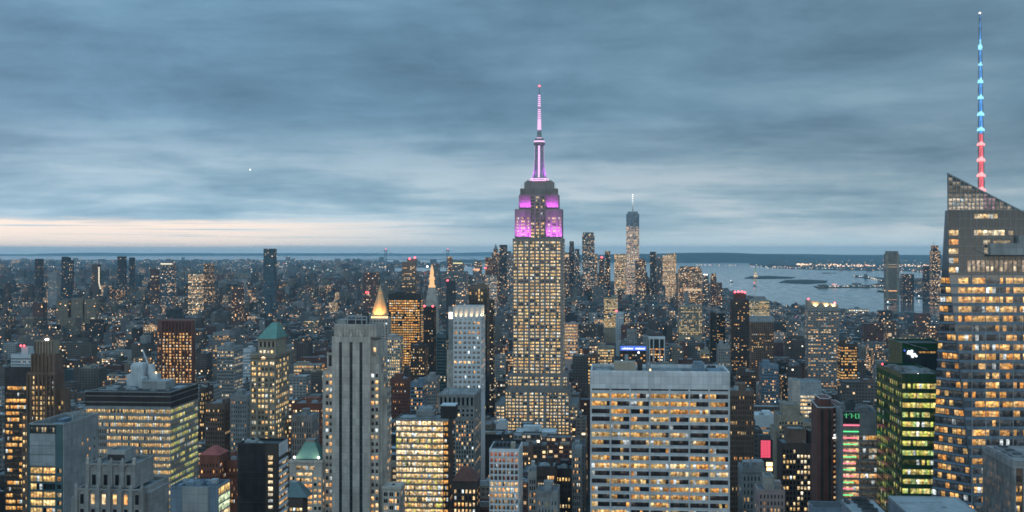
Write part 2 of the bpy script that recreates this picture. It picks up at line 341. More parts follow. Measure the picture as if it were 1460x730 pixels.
class B:
    """one building: an Empty at the foot of its front wall, its parts as children.
    px0, px1, yt: where its front stands in the photo at distance D; dep: depth in metres"""
    def __init__(s, name, label, cat, px0, px1, yt, D, dep, yv=730, group=None, rot=GRID, keep=True):
        s.D = D; s.w = (px1-px0)*D/F; s.dep = dep; s.h = CAMZ-(yt-HY)*D/F; s.yv = yv
        s.cx = ((px0+px1)/2-CX)*D/F; s.rnd = random.Random(hash((round(px0), round(yt), round(D))) & 0xffff)
        s.root = empty(name, label, cat, (s.cx, D, 0), rot, group)
        s.parts = {}; s.wins = []
        s.xl, s.xr = -s.w/2, s.w/2
        right = max(px1, CX+((s.cx+s.w/2)*F/(D+dep)) if px1 < 875 else px1)
        HEROES.append((px0, px1, yt, yv, D))
        if keep:
            u, v = to_grid(s.cx, D); PLAN.append((u-s.w/2-5, u+s.w/2+5, v-6, v+dep+5))
    def Z(s, y): return CAMZ-(y-HY)*s.D/F
    def X(s, px): return (px-CX)*s.D/F-s.cx
    def zmin(s): return max(0.5, s.Z(min(s.yv+30, 760)))
    def mb(s, part, mat):
        if part not in s.parts: s.parts[part] = (MB(), mat)
        return s.parts[part][0]
    def shell(s, x0, x1, y0, y1, z0, z1, wall='wall', wm='limestone', rm='roof_membrane', dz=1.0, t=0.5):
        r = s.mb(wall, wm).shell(x0, x1, y0, y1, z0, z1, dz, t)
        s.mb('roof', rm).face([(r[0], r[2], r[4]), (r[1], r[2], r[4]), (r[1], r[3], r[4]), (r[0], r[3], r[4])])
    def pane(s, face, p, a0, a1, z0, z1, glows, out=0.04):
        """one window: a row of sub-panes between a0 and a1"""
        qs = []; n = len(glows)
        for k, g in enumerate(glows):
            b0 = a0+(a1-a0)*k/n; b1 = a0+(a1-a0)*(k+1)/n
            if face == 'F': q = [(b0, p-out, z0), (b1, p-out, z0), (b1, p-out, z1), (b0, p-out, z1)]
            elif face == 'R': q = [(p+out, b0, z0), (p+out, b1, z0), (p+out, b1, z1), (p+out, b0, z1)]
            else: q = [(p-out, b1, z0), (p-out, b0, z0), (p-out, b0, z1), (p-out, b1, z1)]
            qs.append((q, g))
        s.wins.append(qs)
    def grid(s, face, p, a0, a1, z0, z1, cols, rows, fw=.7, fh=.6, lit=.6, pal=WARM, br=.8, sub=1, relief=.35,
             wm='limestone', part='wall', piers=True, spans=True, floorvar=.25, dark=0.0, mullion=0.0, fn=None, skip=None):
        """windows in cols x rows with piers and spandrels standing proud of the wall"""
        r = s.rnd; relief *= 1 if face == 'F' else .35; cw = (a1-a0)/cols; ch = (z1-z0)/rows; mb = s.mb(part, wm); inn = 0.25
        def slab(b0, b1, c0, c1, pr):
            if face == 'F': mb.box(b0, b1, p-pr, p+inn, c0, c1, bottom=True)
            elif face == 'R': mb.box(p-inn, p+pr, b0, b1, c0, c1, bottom=True)
            else: mb.box(p-pr, p+inn, b0, b1, c0, c1, bottom=True)
        if piers and relief > 0:
            for i in range(cols+1):
                h = cw*(1-fw)/2; c = a0+i*cw
                b0, b1 = max(a0, c-h), min(a1, c+h)
                if b1-b0 > .03: slab(b0, b1, z0, z1, relief)
        if spans and relief > 0:
            for j in range(rows+1):
                h = ch*(1-fh)/2; c = z0+j*ch
                c0, c1 = max(z0+.02, c-h), min(z1-.02, c+h)
                if c1-c0 > .03: slab(a0+.02, a1-.02, c0, c1, relief-.07)
        for j in range(rows):
            fl = min(1, max(0, lit+r.gauss(0, floorvar))); fb = br*(0.75+.5*r.random()); fc = r.choice(pal)
            for i in range(cols):
                if skip and skip(i, rows-1-j): continue
                w0 = a0+i*cw+cw*(1-fw)/2; w1 = w0+cw*fw; y0 = z0+j*ch+ch*(1-fh)/2; y1 = y0+ch*fh
                if fn: gl = fn(i, rows-1-j, r)
                else:
                    on = r.random() < fl; c = fc if r.random() < .5 else r.choice(pal); k = fb*(.6+.7*r.random()); gl = []
                    for _ in range(sub):
                        o = on if r.random() < .82 else (r.random() < fl)
                        gl.append(fade(c, k*(.75+.5*r.random())) if o else fade((.05, .05, .05), .25*dark+.05*r.random()))
                s.pane(face, p, w0, w1, y0, y1, gl)
                if mullion and sub > 1:
                    for k in range(1, sub):
                        c = w0+(w1-w0)*k/sub; slab(c-mullion/2, c+mullion/2, y0, y1, relief*.5)
    def rooftop(s, x0, x1, y0, y1, z, n=4, mat='steel', part='roof_unit', sz=(2, 5), hz=(1.2, 3)):
        r = s.rnd
        for k in range(n):
            a, b = r.uniform(*sz), r.uniform(*sz); x = r.uniform(x0, max(x0, x1-a)); y = r.uniform(y0, max(y0, y1-b)); m = MB()
            h = r.uniform(*hz); m.box(x, x+a, y, y+b, z, z+h)
            if r.random() < .5: m.box(x+a*.2, x+a*.8, y+b*.2, y+b*.8, z+h, z+h+.5)
            m.build(part, mat, s.root)
    def part(s, name, mat, fn):
        m = MB(); fn(m); return m.build(name, mat, s.root)
    def finish(s, most=100):
        for k, (m, mat) in s.parts.items(): m.build(k, mat, s.root)
        def mk(qs_list, name):
            m = MB()
            for qs in qs_list:
                for q, g in qs: m.face(q, [(0, 0), (1, 0), (1, 1), (0, 1)], 0, g)
            return m.build(name, 'window_glass', s.root, 'glow')
        def key(qs):
            a = (Vector(qs[-1][0][1])-Vector(qs[0][0][0])).length*(qs[0][0][2][2]-qs[0][0][0][2])
            front = 1 if abs(qs[0][0][0][1]-qs[0][0][1][1]) < 1e-6 else .35
            z = qs[0][0][0][2]; vis = 1 if z > s.Z(min(s.yv, 728)) else .1
            return -a*front*vis-z*1e-4
        ws = sorted(s.wins, key=key)
        for qs in ws[:most]: mk([qs], 'window')
        if ws[most:]: tag(mk(ws[most:], 'window'), kind='stuff')
        return s

def tower(name, label, cat, px0, px1, yt, D, dep, wm, cols, fl=3.7, fw=.62, fh=.52, lit=.4, pal=WARM, br=.8, yv=730, rm='roof_membrane',
          sub=1, relief=.3, blank=4.0, crown=None, units=2, spans=True, group=None, side=True, rot=GRID, floorvar=.25, dark=.3, finish=True, edge=.6):
    """plain high-rise: shell, front and visible side of windows, roof, bulkhead"""
    b = B(name, label, cat, px0, px1, yt, D, dep, yv, group, rot)
    b.shell(b.xl, b.xr, 0, dep, 0, b.h, wm=wm, rm=rm)
    z1 = b.h-blank; z0 = b.zmin(); rows = max(1, int((z1-z0)/fl)); z0 = z1-rows*fl
    b.grid('F', 0, b.xl+edge, b.xr-edge, z0, z1, cols, rows, fw, fh, lit, pal, br, sub, relief, wm, spans=spans, floorvar=floorvar, dark=dark)
    if side:
        sc = max(1, round(cols*dep/b.w*.8)); f = 'R' if (px0+px1)/2 < 875 else 'L'
        b.grid(f, b.xr if f == 'R' else b.xl, edge, dep-edge, z0, z1, sc, rows, fw, fh, lit*.8, pal, br*.8, sub, relief, wm, spans=spans, floorvar=floorvar, dark=dark)
    if units:
        r = b.rnd; a = b.w*r.uniform(.3, .5); x = r.uniform(b.xl+1, b.xr-1-a); m = MB()
        m.box(x, x+a, dep*.35, dep*.75, b.h-1.0, b.h+r.uniform(2, 4.5)); m.build('bulkhead', wm, b.root)
        b.rooftop(b.xl+1.5, b.xr-1.5, 1.5, dep*.5, b.h-1.0, units-1)
    if crown: crown(b)
    return b.finish() if finish else b

def water_tank(root, x, y, z, r=1.8, h=3.6):
    m = MB(); m.cone(x, y, z+2.6, z+2.6+h, r, r*.94, 10); t = m.build('water_tank', 'tank_wood', root)
    m = MB(); m.cone(x, y, z+2.6+h, z+4.1+h, r*1.08, .1, 10); m.build('tank_roof', 'roof_dark', t)
    m = MB()
    for a in (-1, 1):
        for b in (-1, 1): m.box(x+a*r*.6-.12, x+a*r*.6+.12, y+b*r*.6-.12, y+b*r*.6+.12, z, z+2.6)
    m.box(x-r, x+r, y-r, y+r, z+2.35, z+2.59); m.build('tank_stand', 'roof_dark', t)
def spot(root, loc, aim, energy, col, ang=70, size=.4, blend=.6, name='floodlight'):
    d = bpy.data.lights.new(name, 'SPOT'); d.energy = energy; d.color = col; d.spot_size = math.radians(ang); d.spot_blend = blend
    d.shadow_soft_size = size
    o = bpy.data.objects.new(name, d); COL.objects.link(o); o.parent = root; o.location = loc
    o.rotation_euler = (Vector(aim)-Vector(loc)).to_track_quat('-Z', 'Y').to_euler()
    m = MB(); x, y, z = loc; m.box(x-.35, x+.35, y-.3, y+.3, z-1.0, z-.55, bottom=True); m.build('floodlight_housing', 'charcoal', root)
    return o

# ---------------------------------------------------------------- the setting: water, land, hills
def G(px, py):
    D = F*CAMZ/(py-HY); return ((px-CX)*D/F, D)
def land(name, pts, z=3.0, mat='far_land', hill=None):
    m = MB(); m.loft([[(x, y, -0.5) for x, y in pts], [(x, y, z) for x, y in pts]])
    return tag(m.build(name, mat), kind='structure')
def build_water():
    m, nt, b = new_mat('harbour_water')
    b.inputs['Base Color'].default_value = (0.070, 0.105, 0.120, 1); b.inputs['Roughness'].default_value = 0.32
    g = N(nt, 'ShaderNodeNewGeometry'); mp = N(nt, 'ShaderNodeMapping'); L(nt, g.outputs['Position'], mp.inputs[0]); mp.inputs['Scale'].default_value = (.02, .006, 1)
    n = N(nt, 'ShaderNodeTexNoise'); L(nt, mp.outputs[0], n.inputs['Vector']); n.inputs['Detail'].default_value = 6; n.inputs['Scale'].default_value = 1
    L(nt, RAMP(nt, n.outputs[0], [(.3, .07), (.7, .17)]), b.inputs['Roughness'])
    bp = N(nt, 'ShaderNodeBump'); bp.inputs['Strength'].default_value = .04; bp.inputs['Distance'].default_value = 4.0
    L(nt, n.outputs[0], bp.inputs['Height']); L(nt, bp.outputs[0], b.inputs['Normal'])
    w = MB(); w.face([(-38000, -3000, 0), (38000, -3000, 0), (38000, 74000, 0), (-38000, 74000, 0)])
    tag(w.build('water', 'harbour_water'), kind='structure')
build_water()
MANHATTAN = [(-9000, -2500), (9000, -2500), G(1800, 490), G(1345, 456), G(1230, 447), G(1160, 441), G(1110, 437), G(1060, 425), G(1032, 415), G(1010, 406), G(985, 402), G(930, 401), G(760, 402), G(640, 411), G(560, 414), G(400, 422), G(0, 436), G(-700, 452)]
BROOKLYN = [G(-700, 444), G(0, 430), G(400, 417), G(530, 410), G(572, 401), G(605, 396), G(660, 392), G(650, 388.5), G(560, 389), G(535, 386.5), G(545, 381.5), G(640, 381), G(690, 378.5), G(640, 376), G(560, 374.5), G(545, 371.5), G(300, 370.5), G(-700, 370.5)]
land('ground', MANHATTAN, 3.0, 'asphalt')
land('brooklyn_ground', BROOKLYN, 3.0)
land('pier_ground', [G(548, 395), G(600, 393.5), G(612, 391.5), G(560, 391)], 2.5)
NJ = [G(1068, 378), G(1105, 382.5), G(1180, 385), G(1340, 387.5), G(1900, 393), G(1900, 368), G(1300, 368), G(1068, 371)]
land('jersey_shore_ground', NJ, 3.0)
JC = [G(1900, 430), G(1345, 427), G(1290, 421), G(1250, 416), G(1262, 409.8), G(1165, 410.8), G(1160, 408.6), G(1240, 406.5), G(1262, 404.5), G(1250, 398.5), G(1216, 394.6), G(1216, 393.6), G(1262, 396.5), G(1300, 397), G(1900, 400)]
land('jersey_city_ground', JC, 3.0)
def island(pts): land('island_ground', pts, 3.5)
island([G(1061, 397), G(1085, 397.6), G(1128, 397), G(1134, 395.5), G(1095, 393.6), G(1070, 394.2)])
island([G(1111, 403), G(1150, 404.8), G(1178, 403), G(1180, 400.6), G(1150, 399), G(1120, 399.6)])
def ridge(name, px0, px1, D, tops, thick=2500, seed=1):
    """a range of hills at distance D; tops = [(px, y of the skyline)]"""
    r = random.Random(seed); n = 120; m = MB(); xs = np.linspace(px0, px1, n)
    ys = np.interp(xs, [t[0] for t in tops], [t[1] for t in tops]); ph = [(r.uniform(.5, 3), r.uniform(0, 6.28)) for _ in range(14)]
    prof = []
    for i, (x, y) in enumerate(zip(xs, ys)):
        e = sum(math.sin(i*.12*k+p)/(1+k) for k, p in ph)*.25
        z = max(4.0, CAMZ-(y+e-HY)*D/F); X = (x-CX)*D/F; s = 1.0
        prof.append([(X, D-thick, 0.5), (X, D-thick*.5, z*.55), (X, D, z), (X*1.02, D+thick, 0.5)])
    for a, b in zip(prof, prof[1:]):
        for k in range(3): m.face([a[k], b[k], b[k+1], a[k+1]])
    return tag(m.build(name, 'far_land'), kind='structure')
ridge('hills', 30, 760, 62000, [(30, 364), (60, 361.3), (140, 360.0), (300, 361.2), (560, 361.2), (640, 360.6), (700, 359.6), (760, 361)], 5000, 2)
ridge('hills', -500, 35, 66000, [(-500, 363.5), (-100, 363.2), (35, 362.8)], 4000, 3)
ridge('hills', 690, 1120, 30000, [(690, 370), (780, 366), (860, 363), (905, 361.5), (985, 360.4), (1050, 360.8), (1120, 363)], 5000, 4)
ridge('hills', 1020, 2000, 36000, [(1020, 362), (1060, 361.4), (1200, 363), (1340, 364.2), (2000, 364.5)], 6000, 5)
ridge('hills', 630, 705, 26000, [(630, 373.5), (645, 370.6), (700, 370.4), (705, 371)], 900, 6)

# ---------------------------------------------------------------- the landmark tower in the middle
def build_esb():
    b = B('landmark_skyscraper', 'tallest tower in the middle, lit violet and pink at its top under a needle mast', 'skyscraper', 731, 803, 340, 1300, 41, yv=612)
    X, Z, r = b.X, b.Z, b.rnd; wm = 'limestone'
    W = b.mb('wall', wm); R = b.mb('roof', 'roof_membrane')
    def block(p0, p1, y0, y1, yt, yb=None):
        x0, x1 = X(p0), X(p1); zb = 0 if yb is None else Z(yb); zt = Z(yt)
        q = W.shell(x0, x1, y0, y1, zb, zt, 1.0, .5); R.face([(q[0], q[2], q[4]), (q[1], q[2], q[4]), (q[1], q[3], q[4]), (q[0], q[3], q[4])])
        return x0, x1, zb, zt
    block(731, 803, 0, 41, 340)
    block(724, 809, -5, 46, 533)
    block(721.5, 812, -11, 52, 554)
    block(707, 721.4, -9, 60, 575); block(812.1, 824, -9, 60, 575)
    # shoulders and centre bay of the crown
    block(733.5, 757, 3.2, 37, 298, 341); block(777.5, 801, 3.2, 37, 298, 341)
    block(757.2, 777.3, 4.5, 36, 276.5, 341)
    block(739, 757.1, 6.5, 33, 277.2, 299); block(777.4, 796, 6.5, 33, 277.2, 299)
    block(740.5, 794, 9, 31, 268, 278)
    block(746.5, 788.5, 10, 30, 258.5, 269)
    block(749, 786, 11, 29, 256.6, 259.5)
    # windows: nine bays, two or three lights each
    groups = [(308,342,2),(358,408,3),(424,460,2),(482,522,2),(538,572,2),(590,625,2),(643,678,2),(693,745,3),(758,795,2)]
    bays = [(690+g[0]/7.3, 690+g[1]/7.3, g[2]) for g in groups]
    def rows(p, ya, yb, bays, lit, pitch=4.62, br=1.0):
        n = int((yb-ya)/pitch)
        for j in range(n):
            z1 = Z(ya+j*pitch)-.7; z0 = z1-2.0; fl = min(.97, max(.1, r.gauss(lit, .2))); fc = r.choice(YELLOW+WHITE)
            for a, c, k in bays:
                w = (X(c)-X(a))/k; on = r.random() < fl+.05
                for i in range(k):
                    o = on if r.random() < .75 else r.random() < fl
                    col = fc if r.random() < .5 else r.choice(YELLOW+WHITE)
                    b.pane('F', p, X(a)+w*i+.16, X(a)+w*(i+1)-.16, z0, z1, [fade(col, br*r.uniform(.55, 1.15)) if o else fade((.05, .05, .06), r.uniform(.1, .5))])
    def piers(p, ya, yb, bays, x0, x1, pr=.7):
        e = [X(x0)]+[v for a, c, _ in bays for v in (X(a)-.12, X(c)+.12)]+[X(x1)]
        m = b.mb('pier', wm)
        for i in range(0, len(e), 2):
            if e[i+1]-e[i] > .1: m.box(e[i]+.01, e[i+1]-.01, p-pr, p+.3, Z(yb), Z(ya)-.02)
    rows(0, 343.5, 533, bays, .87); piers(0, 340.6, 533, bays, 731, 803)
    up = bays[:3]; uc = bays[3:6]; ur = bays[6:]
    rows(3.2, 309, 339, [(736, 739.6, 2), (742.5, 748, 3), (751, 754.2, 2)], .75); rows(3.2, 309, 339, [(781, 784, 2), (787, 792.5, 3), (796, 799, 2)], .7)
    rows(4.5, 312, 340, uc, .8); rows(4.5, 279, 311, uc, .1)
    piers(3.2, 299, 340.5, [(736, 739.6, 2), (742.5, 748, 3), (751, 754.2, 2)], 733.5, 757, .5)
    piers(3.2, 299, 340.5, [(781, 784, 2), (787, 792.5, 3), (796, 799, 2)], 777.5, 801, .5)
    piers(4.5, 277.5, 340.5, uc, 757.3, 777.2, .8)
    tp = b.mb('pier', wm)
    for q in range(9):
        for p0 in (739.2, 777.6): tp.box(X(p0+q*2.05), X(p0+q*2.05+.9), 6.0, 6.6, Z(298.5), Z(277.6))
    for q in range(24): tp.box(X(741+q*2.2), X(741.9+q*2.2), 8.6, 9.1, Z(277.5), Z(268.4))
    for p0 in (743.4, 749.2, 781.6, 787.6, 792):
        for y in (282, 287, 292): b.pane('F', 6.5, X(p0), X(p0+1.1), Z(y+2.6), Z(y), [fade((.03, .03, .04), .3)])
    lw = [(724.8, 726.6, 1), (727.6, 730.2, 2)]; rw = [(803.6, 806, 2), (806.9, 808.4, 1)]
    low = lw+bays+rw
    rows(-5, 536, 554, low, .85); piers(-5, 533.6, 554, low, 724, 809)
    low2 = [(722.2, 724.4, 1), (725.6, 730, 3), (731.5, 735.3, 2), (737, 740, 2)]+[(742, 746.2, 2)]+bays[3:6]+[(747.5, 752, 2), (780, 783.2, 2), (785, 788, 2), (790, 795, 3), (797, 800.5, 2), (802.5, 805.5, 2), (807.5, 811, 2)]
    low2.sort(); rows(-11, 557.5, 640, low2, .86); piers(-11, 554.6, 640, low2, 721.5, 812)
    rows(-9, 578, 640, [(709, 714, 3), (715.5, 719.5, 2)], .85); rows(-9, 578, 640, [(814, 818, 2), (819.5, 823, 2)], .75)
    # east/west flank
    for j in range(44):
        for i in range(6): b.pane('R', b.xr, 4+i*6, 6.2+i*6, Z(345+j*4.62)-2.6, Z(345+j*4.62)-.7, [fade(r.choice(YELLOW), .8) if r.random() < .5 else fade((.05, .05, .05), .3)])
    # mast: stepped drum, winged shaft, rings and antenna
    cx, cy = X(767.3), 20.0; k = b.D/F
    def rg(px): return px*k/2
    def drum(m, ya, yb, pa, pb, n=16): m.cone(cx, cy, Z(yb), Z(ya), rg(pb), rg(pa), n)
    m = MB()
    prof = [(257.5, 27), (252.5, 22), (247, 18.5), (238, 15.5), (225, 13.6), (205, 12.6), (203, 14.5), (199.5, 14.8), (197, 13), (195, 10)]
    rings = [[(cx+math.cos(2*math.pi*i/16)*rg(p), cy+math.sin(2*math.pi*i/16)*rg(p), Z(y)) for i in range(16)] for y, p in prof]
    m.loft(rings); mast = m.build('mast_shaft', 'steel', b.root)
    m = MB()
    for a in range(4):
        t = math.pi/4+a*math.pi/2; c, s = math.cos(t), math.sin(t); nx, ny = -s*.45, c*.45
        pl = [(rg(8), Z(207)), (rg(15.5), Z(212)), (rg(16.5), Z(232)), (rg(20), Z(246)), (rg(26), Z(254)), (rg(26), Z(256)), (rg(8), Z(256))]
        for sg in (-1, 1): m.face([(cx+c*q+sg*nx, cy+s*q+sg*ny, z) for q, z in pl])
        for (q0, z0), (q1, z1) in zip(pl, pl[1:]):
            m.face([(cx+c*q0-nx, cy+s*q0-ny, z0), (cx+c*q0+nx, cy+s*q0+ny, z0), (cx+c*q1+nx, cy+s*q1+ny, z1), (cx+c*q1-nx, cy+s*q1-ny, z1)])
    m.build('mast_wing', 'steel', mast)
    for a in range(4):   # lit window strip up each face of the shaft
        m = MB(); t = -math.pi/2+a*math.pi/2; c, s = math.cos(t), math.sin(t)
        for j in range(14):
            y0 = 206+j*3.3; zt, zb = Z(y0), Z(y0+2.7); q = rg(np.interp(y0+1.5, [205, 225, 238, 247, 252.5], [12.6, 13.6, 15.5, 18.5, 22]))+.25; h = .95
            m.face([(cx+c*q+s*h, cy+s*q-c*h, zb), (cx+c*q-s*h, cy+s*q+c*h, zb), (cx+c*q-s*h, cy+s*q+c*h, zt), (cx+c*q+s*h, cy+s*q-c*h, zt)])
        m.build('mast_light_strip', 'led_pink', mast)
    for ya, yb, p in ((253.4, 254.6, 26.5), (256.0, 257.2, 31), (198.6, 200.6, 15.4)):
        m = MB(); drum(m, ya, yb, p, p, 24); m.build('light_ring', 'led_pink', mast)
    m = MB(); drum(m, 200.8, 204.5, 16.2, 16.2); drum(m, 195, 197.5, 12, 13.5); m.build('observation_ring', 'grey_stone', mast)
    m = MB(); drum(m, 183, 195, 6.0, 7.0, 10); drum(m, 150, 183, 4.2, 5.0, 10); drum(m, 130, 150, 2.4, 3.0, 8); drum(m, 119, 130, 1.0, 1.4, 6)
    ant = m.build('antenna', 'steel', b.root)
    m = MB()
    for j in range(22):
        y = 132+j*2.95; p = np.interp(y, [130, 150, 183, 195], [3.0, 4.2, 5.6, 7.2]); drum(m, y, y+(1.6 if y < 165 else 2.2), p, p, 10)
    m.build('antenna_light', 'led_pink', ant)
    m = MB(); m.ball((cx, cy, Z(119)), 1.3); m.build('beacon', 'lamp_red', ant)
    for p in (743, 746, 752, 782, 787, 791): m = MB(); m.box(X(p)-.15, X(p)+.15, 9.8, 10.1, Z(269), Z(262)); m.build('rooftop_aerial', 'steel', b.root)
    # floodlights on the setbacks
    vio = (0.72, 0.10, 0.95)
    for p0, p1 in ((735, 756), (778.5, 800)):
        for i in range(5):
            x = X(p0+(p1-p0)*(i+.5)/5); spot(b.root, (x, .6, Z(340)+1.2), (x, 3.2, Z(302)), 36000, vio, 50, .6, 1.0); spot(b.root, (x+.8, .75, Z(340)+1.2), (x+.8, 3.0, Z(326)), 6000, vio, 110, .8)
    for p0, p1 in ((740, 756.5), (778.5, 795)):
        for i in range(4):
            x = X(p0+(p1-p0)*(i+.5)/4); spot(b.root, (x, 4.0, Z(298)+1.2), (x, 6.5, Z(279)), 9000, vio, 60, .6, 1.0); spot(b.root, (x+.8, 4.2, Z(298)+1.2), (x+.8, 6.4, Z(288)), 3500, vio, 110, .8)
    for i in range(8):
        t = -math.pi/2+(i-3.5)*.42; q = rg(34); spot(b.root, (cx+math.cos(t)*q, cy+math.sin(t)*q*.55-2, Z(256.5)+1.3), (cx, cy, Z(222)), 16000, vio, 60, .6)
    b.finish(100)
build_esb()

# ---------------------------------------------------------------- near towers
def build_white_slab():
    b = B('office_slab', 'broad white office slab with seven bays of amber strip windows and blank top', 'office building', 842, 1039, 529, 560, 33)
    X, Z, r = b.X, b.Z, b.rnd; w = 'travertine'
    b.shell(b.xl, b.xr, 0, 33, 0, b.h, wm=w, rm='roof_membrane', dz=1.6, t=.7)
    bw = (b.w-.5)/7; pz = 11.08*b.D/F
    for i in range(8):
        c = b.xl+.25+i*bw; b.mb('pier', w).box(c-.32, c+.32, -.75, .3, b.zmin(), Z(530.5)); 
    m = b.mb('spandrel', w)
    for j in range(17):
        zt = Z(561.2+j*11.08)
        m.box(b.xl+.05, b.xr-.05, -.45, .3, zt-pz*.02, zt+pz*.36, bottom=True)
    m.box(b.xl+.05, b.xr-.05, -.42, .3, Z(554.5), Z(531), bottom=True)
    dk = b.mb('louver_slot', 'charcoal')
    for i in range(7):
        x0 = b.xl+.25+i*bw+.45; dk.box(x0, x0+bw-.9, -.1, .2, Z(557), Z(555))
    bright = [.5, .8, .4, .5, .3, .35, .3, .45, .35, .95, .45, .4, .55, .55, .6, .45, .5]
    amber = [1, 1, 1, .3, .2, .2, .2, .3, .5, .4, .2, .2, 1, .5, .4, .5, .5]
    for j in range(16):
        zt = Z(561.2+j*11.08)-pz*.03; zb = zt-pz*.58
        for i in range(7):
            x0 = b.xl+.25+i*bw+.42; n = 6; base = r.random() < bright[j]+.15; gl = []
            k = r.choice((2, 3, 4, 5, 6, 6, 6))
            for q in range(n):
                on = (q < k) if base else (q >= k and r.random() < .35)
                if bright[j] > .9: on = True
                c = r.choice(GOLD) if r.random() < amber[j] else r.choice(YELLOW)
                gl.append(fade(c, r.uniform(.3, 1.0)*(.6+.6*bright[j])) if on else fade((.05, .04, .04), r.uniform(.0, .5)))
            b.pane('F', 0, x0, x0+bw-.84, zb, zt, gl, .06)
            for q in (1, 2, 3, 4, 5): b.mb('mullion', 'charcoal').box(x0+(bw-.84)*q/n-.05, x0+(bw-.84)*q/n+.05, -.18, -.06, zb, zt)
    for j in range(10): b.grid('R', b.xr, 1, 32, Z(561+j*11.08)-pz, Z(561+j*11.08), 3, 1, .85, .5, .5, YELLOW, .7, 3, .3, w, spans=False)
    # roof equipment
    z = b.h-1.6
    def P(name, mat, f): b.part(name, mat, f)
    P('bulkhead', 'tan_render', lambda m: m.box(X(876), X(907), 4, 13, z, z+5.2))
    P('roof_platform', 'roof_gravel', lambda m: m.box(X(850), X(870), 6, 20, z, z+.8))
    P('roof_hatch', 'roof_dark', lambda m: m.box(X(974), X(986), 6, 15, z, z+.9))
    P('cooling_unit', 'blue_steel', lambda m: (m.box(X(989), X(1006), 10, 18, z, z+3.6), m.box(X(991), X(1004), 11, 17, z+3.6, z+5.0)))
    P('cooling_unit', 'blue_steel', lambda m: (m.box(X(1011), X(1030), 6, 22, z, z+1.1)))
    P('pipe_run', 'charcoal', lambda m: (m.box(X(910), X(917), 14, 18, z, z+5.5), m.box(X(912), X(913.2), 15, 16, z+5.5, z+8.6)))
    P('vent_stack', 'steel', lambda m: (m.cone(X(926), 16, z, z+4, 1.1, 1.1), m.cone(X(894), 16, z+.0, z+7.8, .9, .9)))
    lp = MB(); lp.ball((X(911.6), 14.2, z+9), .55); lp.build('roof_lamp', 'lamp_white', b.root)
    lp = MB(); lp.box(X(926.5), X(928.5), 3.2, 3.6, z+.4, z+2.2, bottom=True); lp.build('roof_lamp', 'lamp_warm', b.root)
    b.rooftop(X(932), X(970), 6, 22, z, 6, 'steel', sz=(1, 3.5), hz=(.6, 2)); b.rooftop(X(848), X(905), 14, 28, z, 8, 'roof_gravel', sz=(1, 4), hz=(.5, 1.8)); b.rooftop(X(990), X(1032), 20, 29, z, 6, 'roof_dark', sz=(1, 3), hz=(.6, 2.2))
    b.part('guard_rail', 'steel', lambda m: [m.box(X(p), X(p)+.12, 28, 28.12, z, z+2.4) for p in range(850, 1036, 6)]+[m.box(X(848), X(1036), 28, 28.1, z+2.3, z+2.4)])
    b.finish()
build_white_slab()

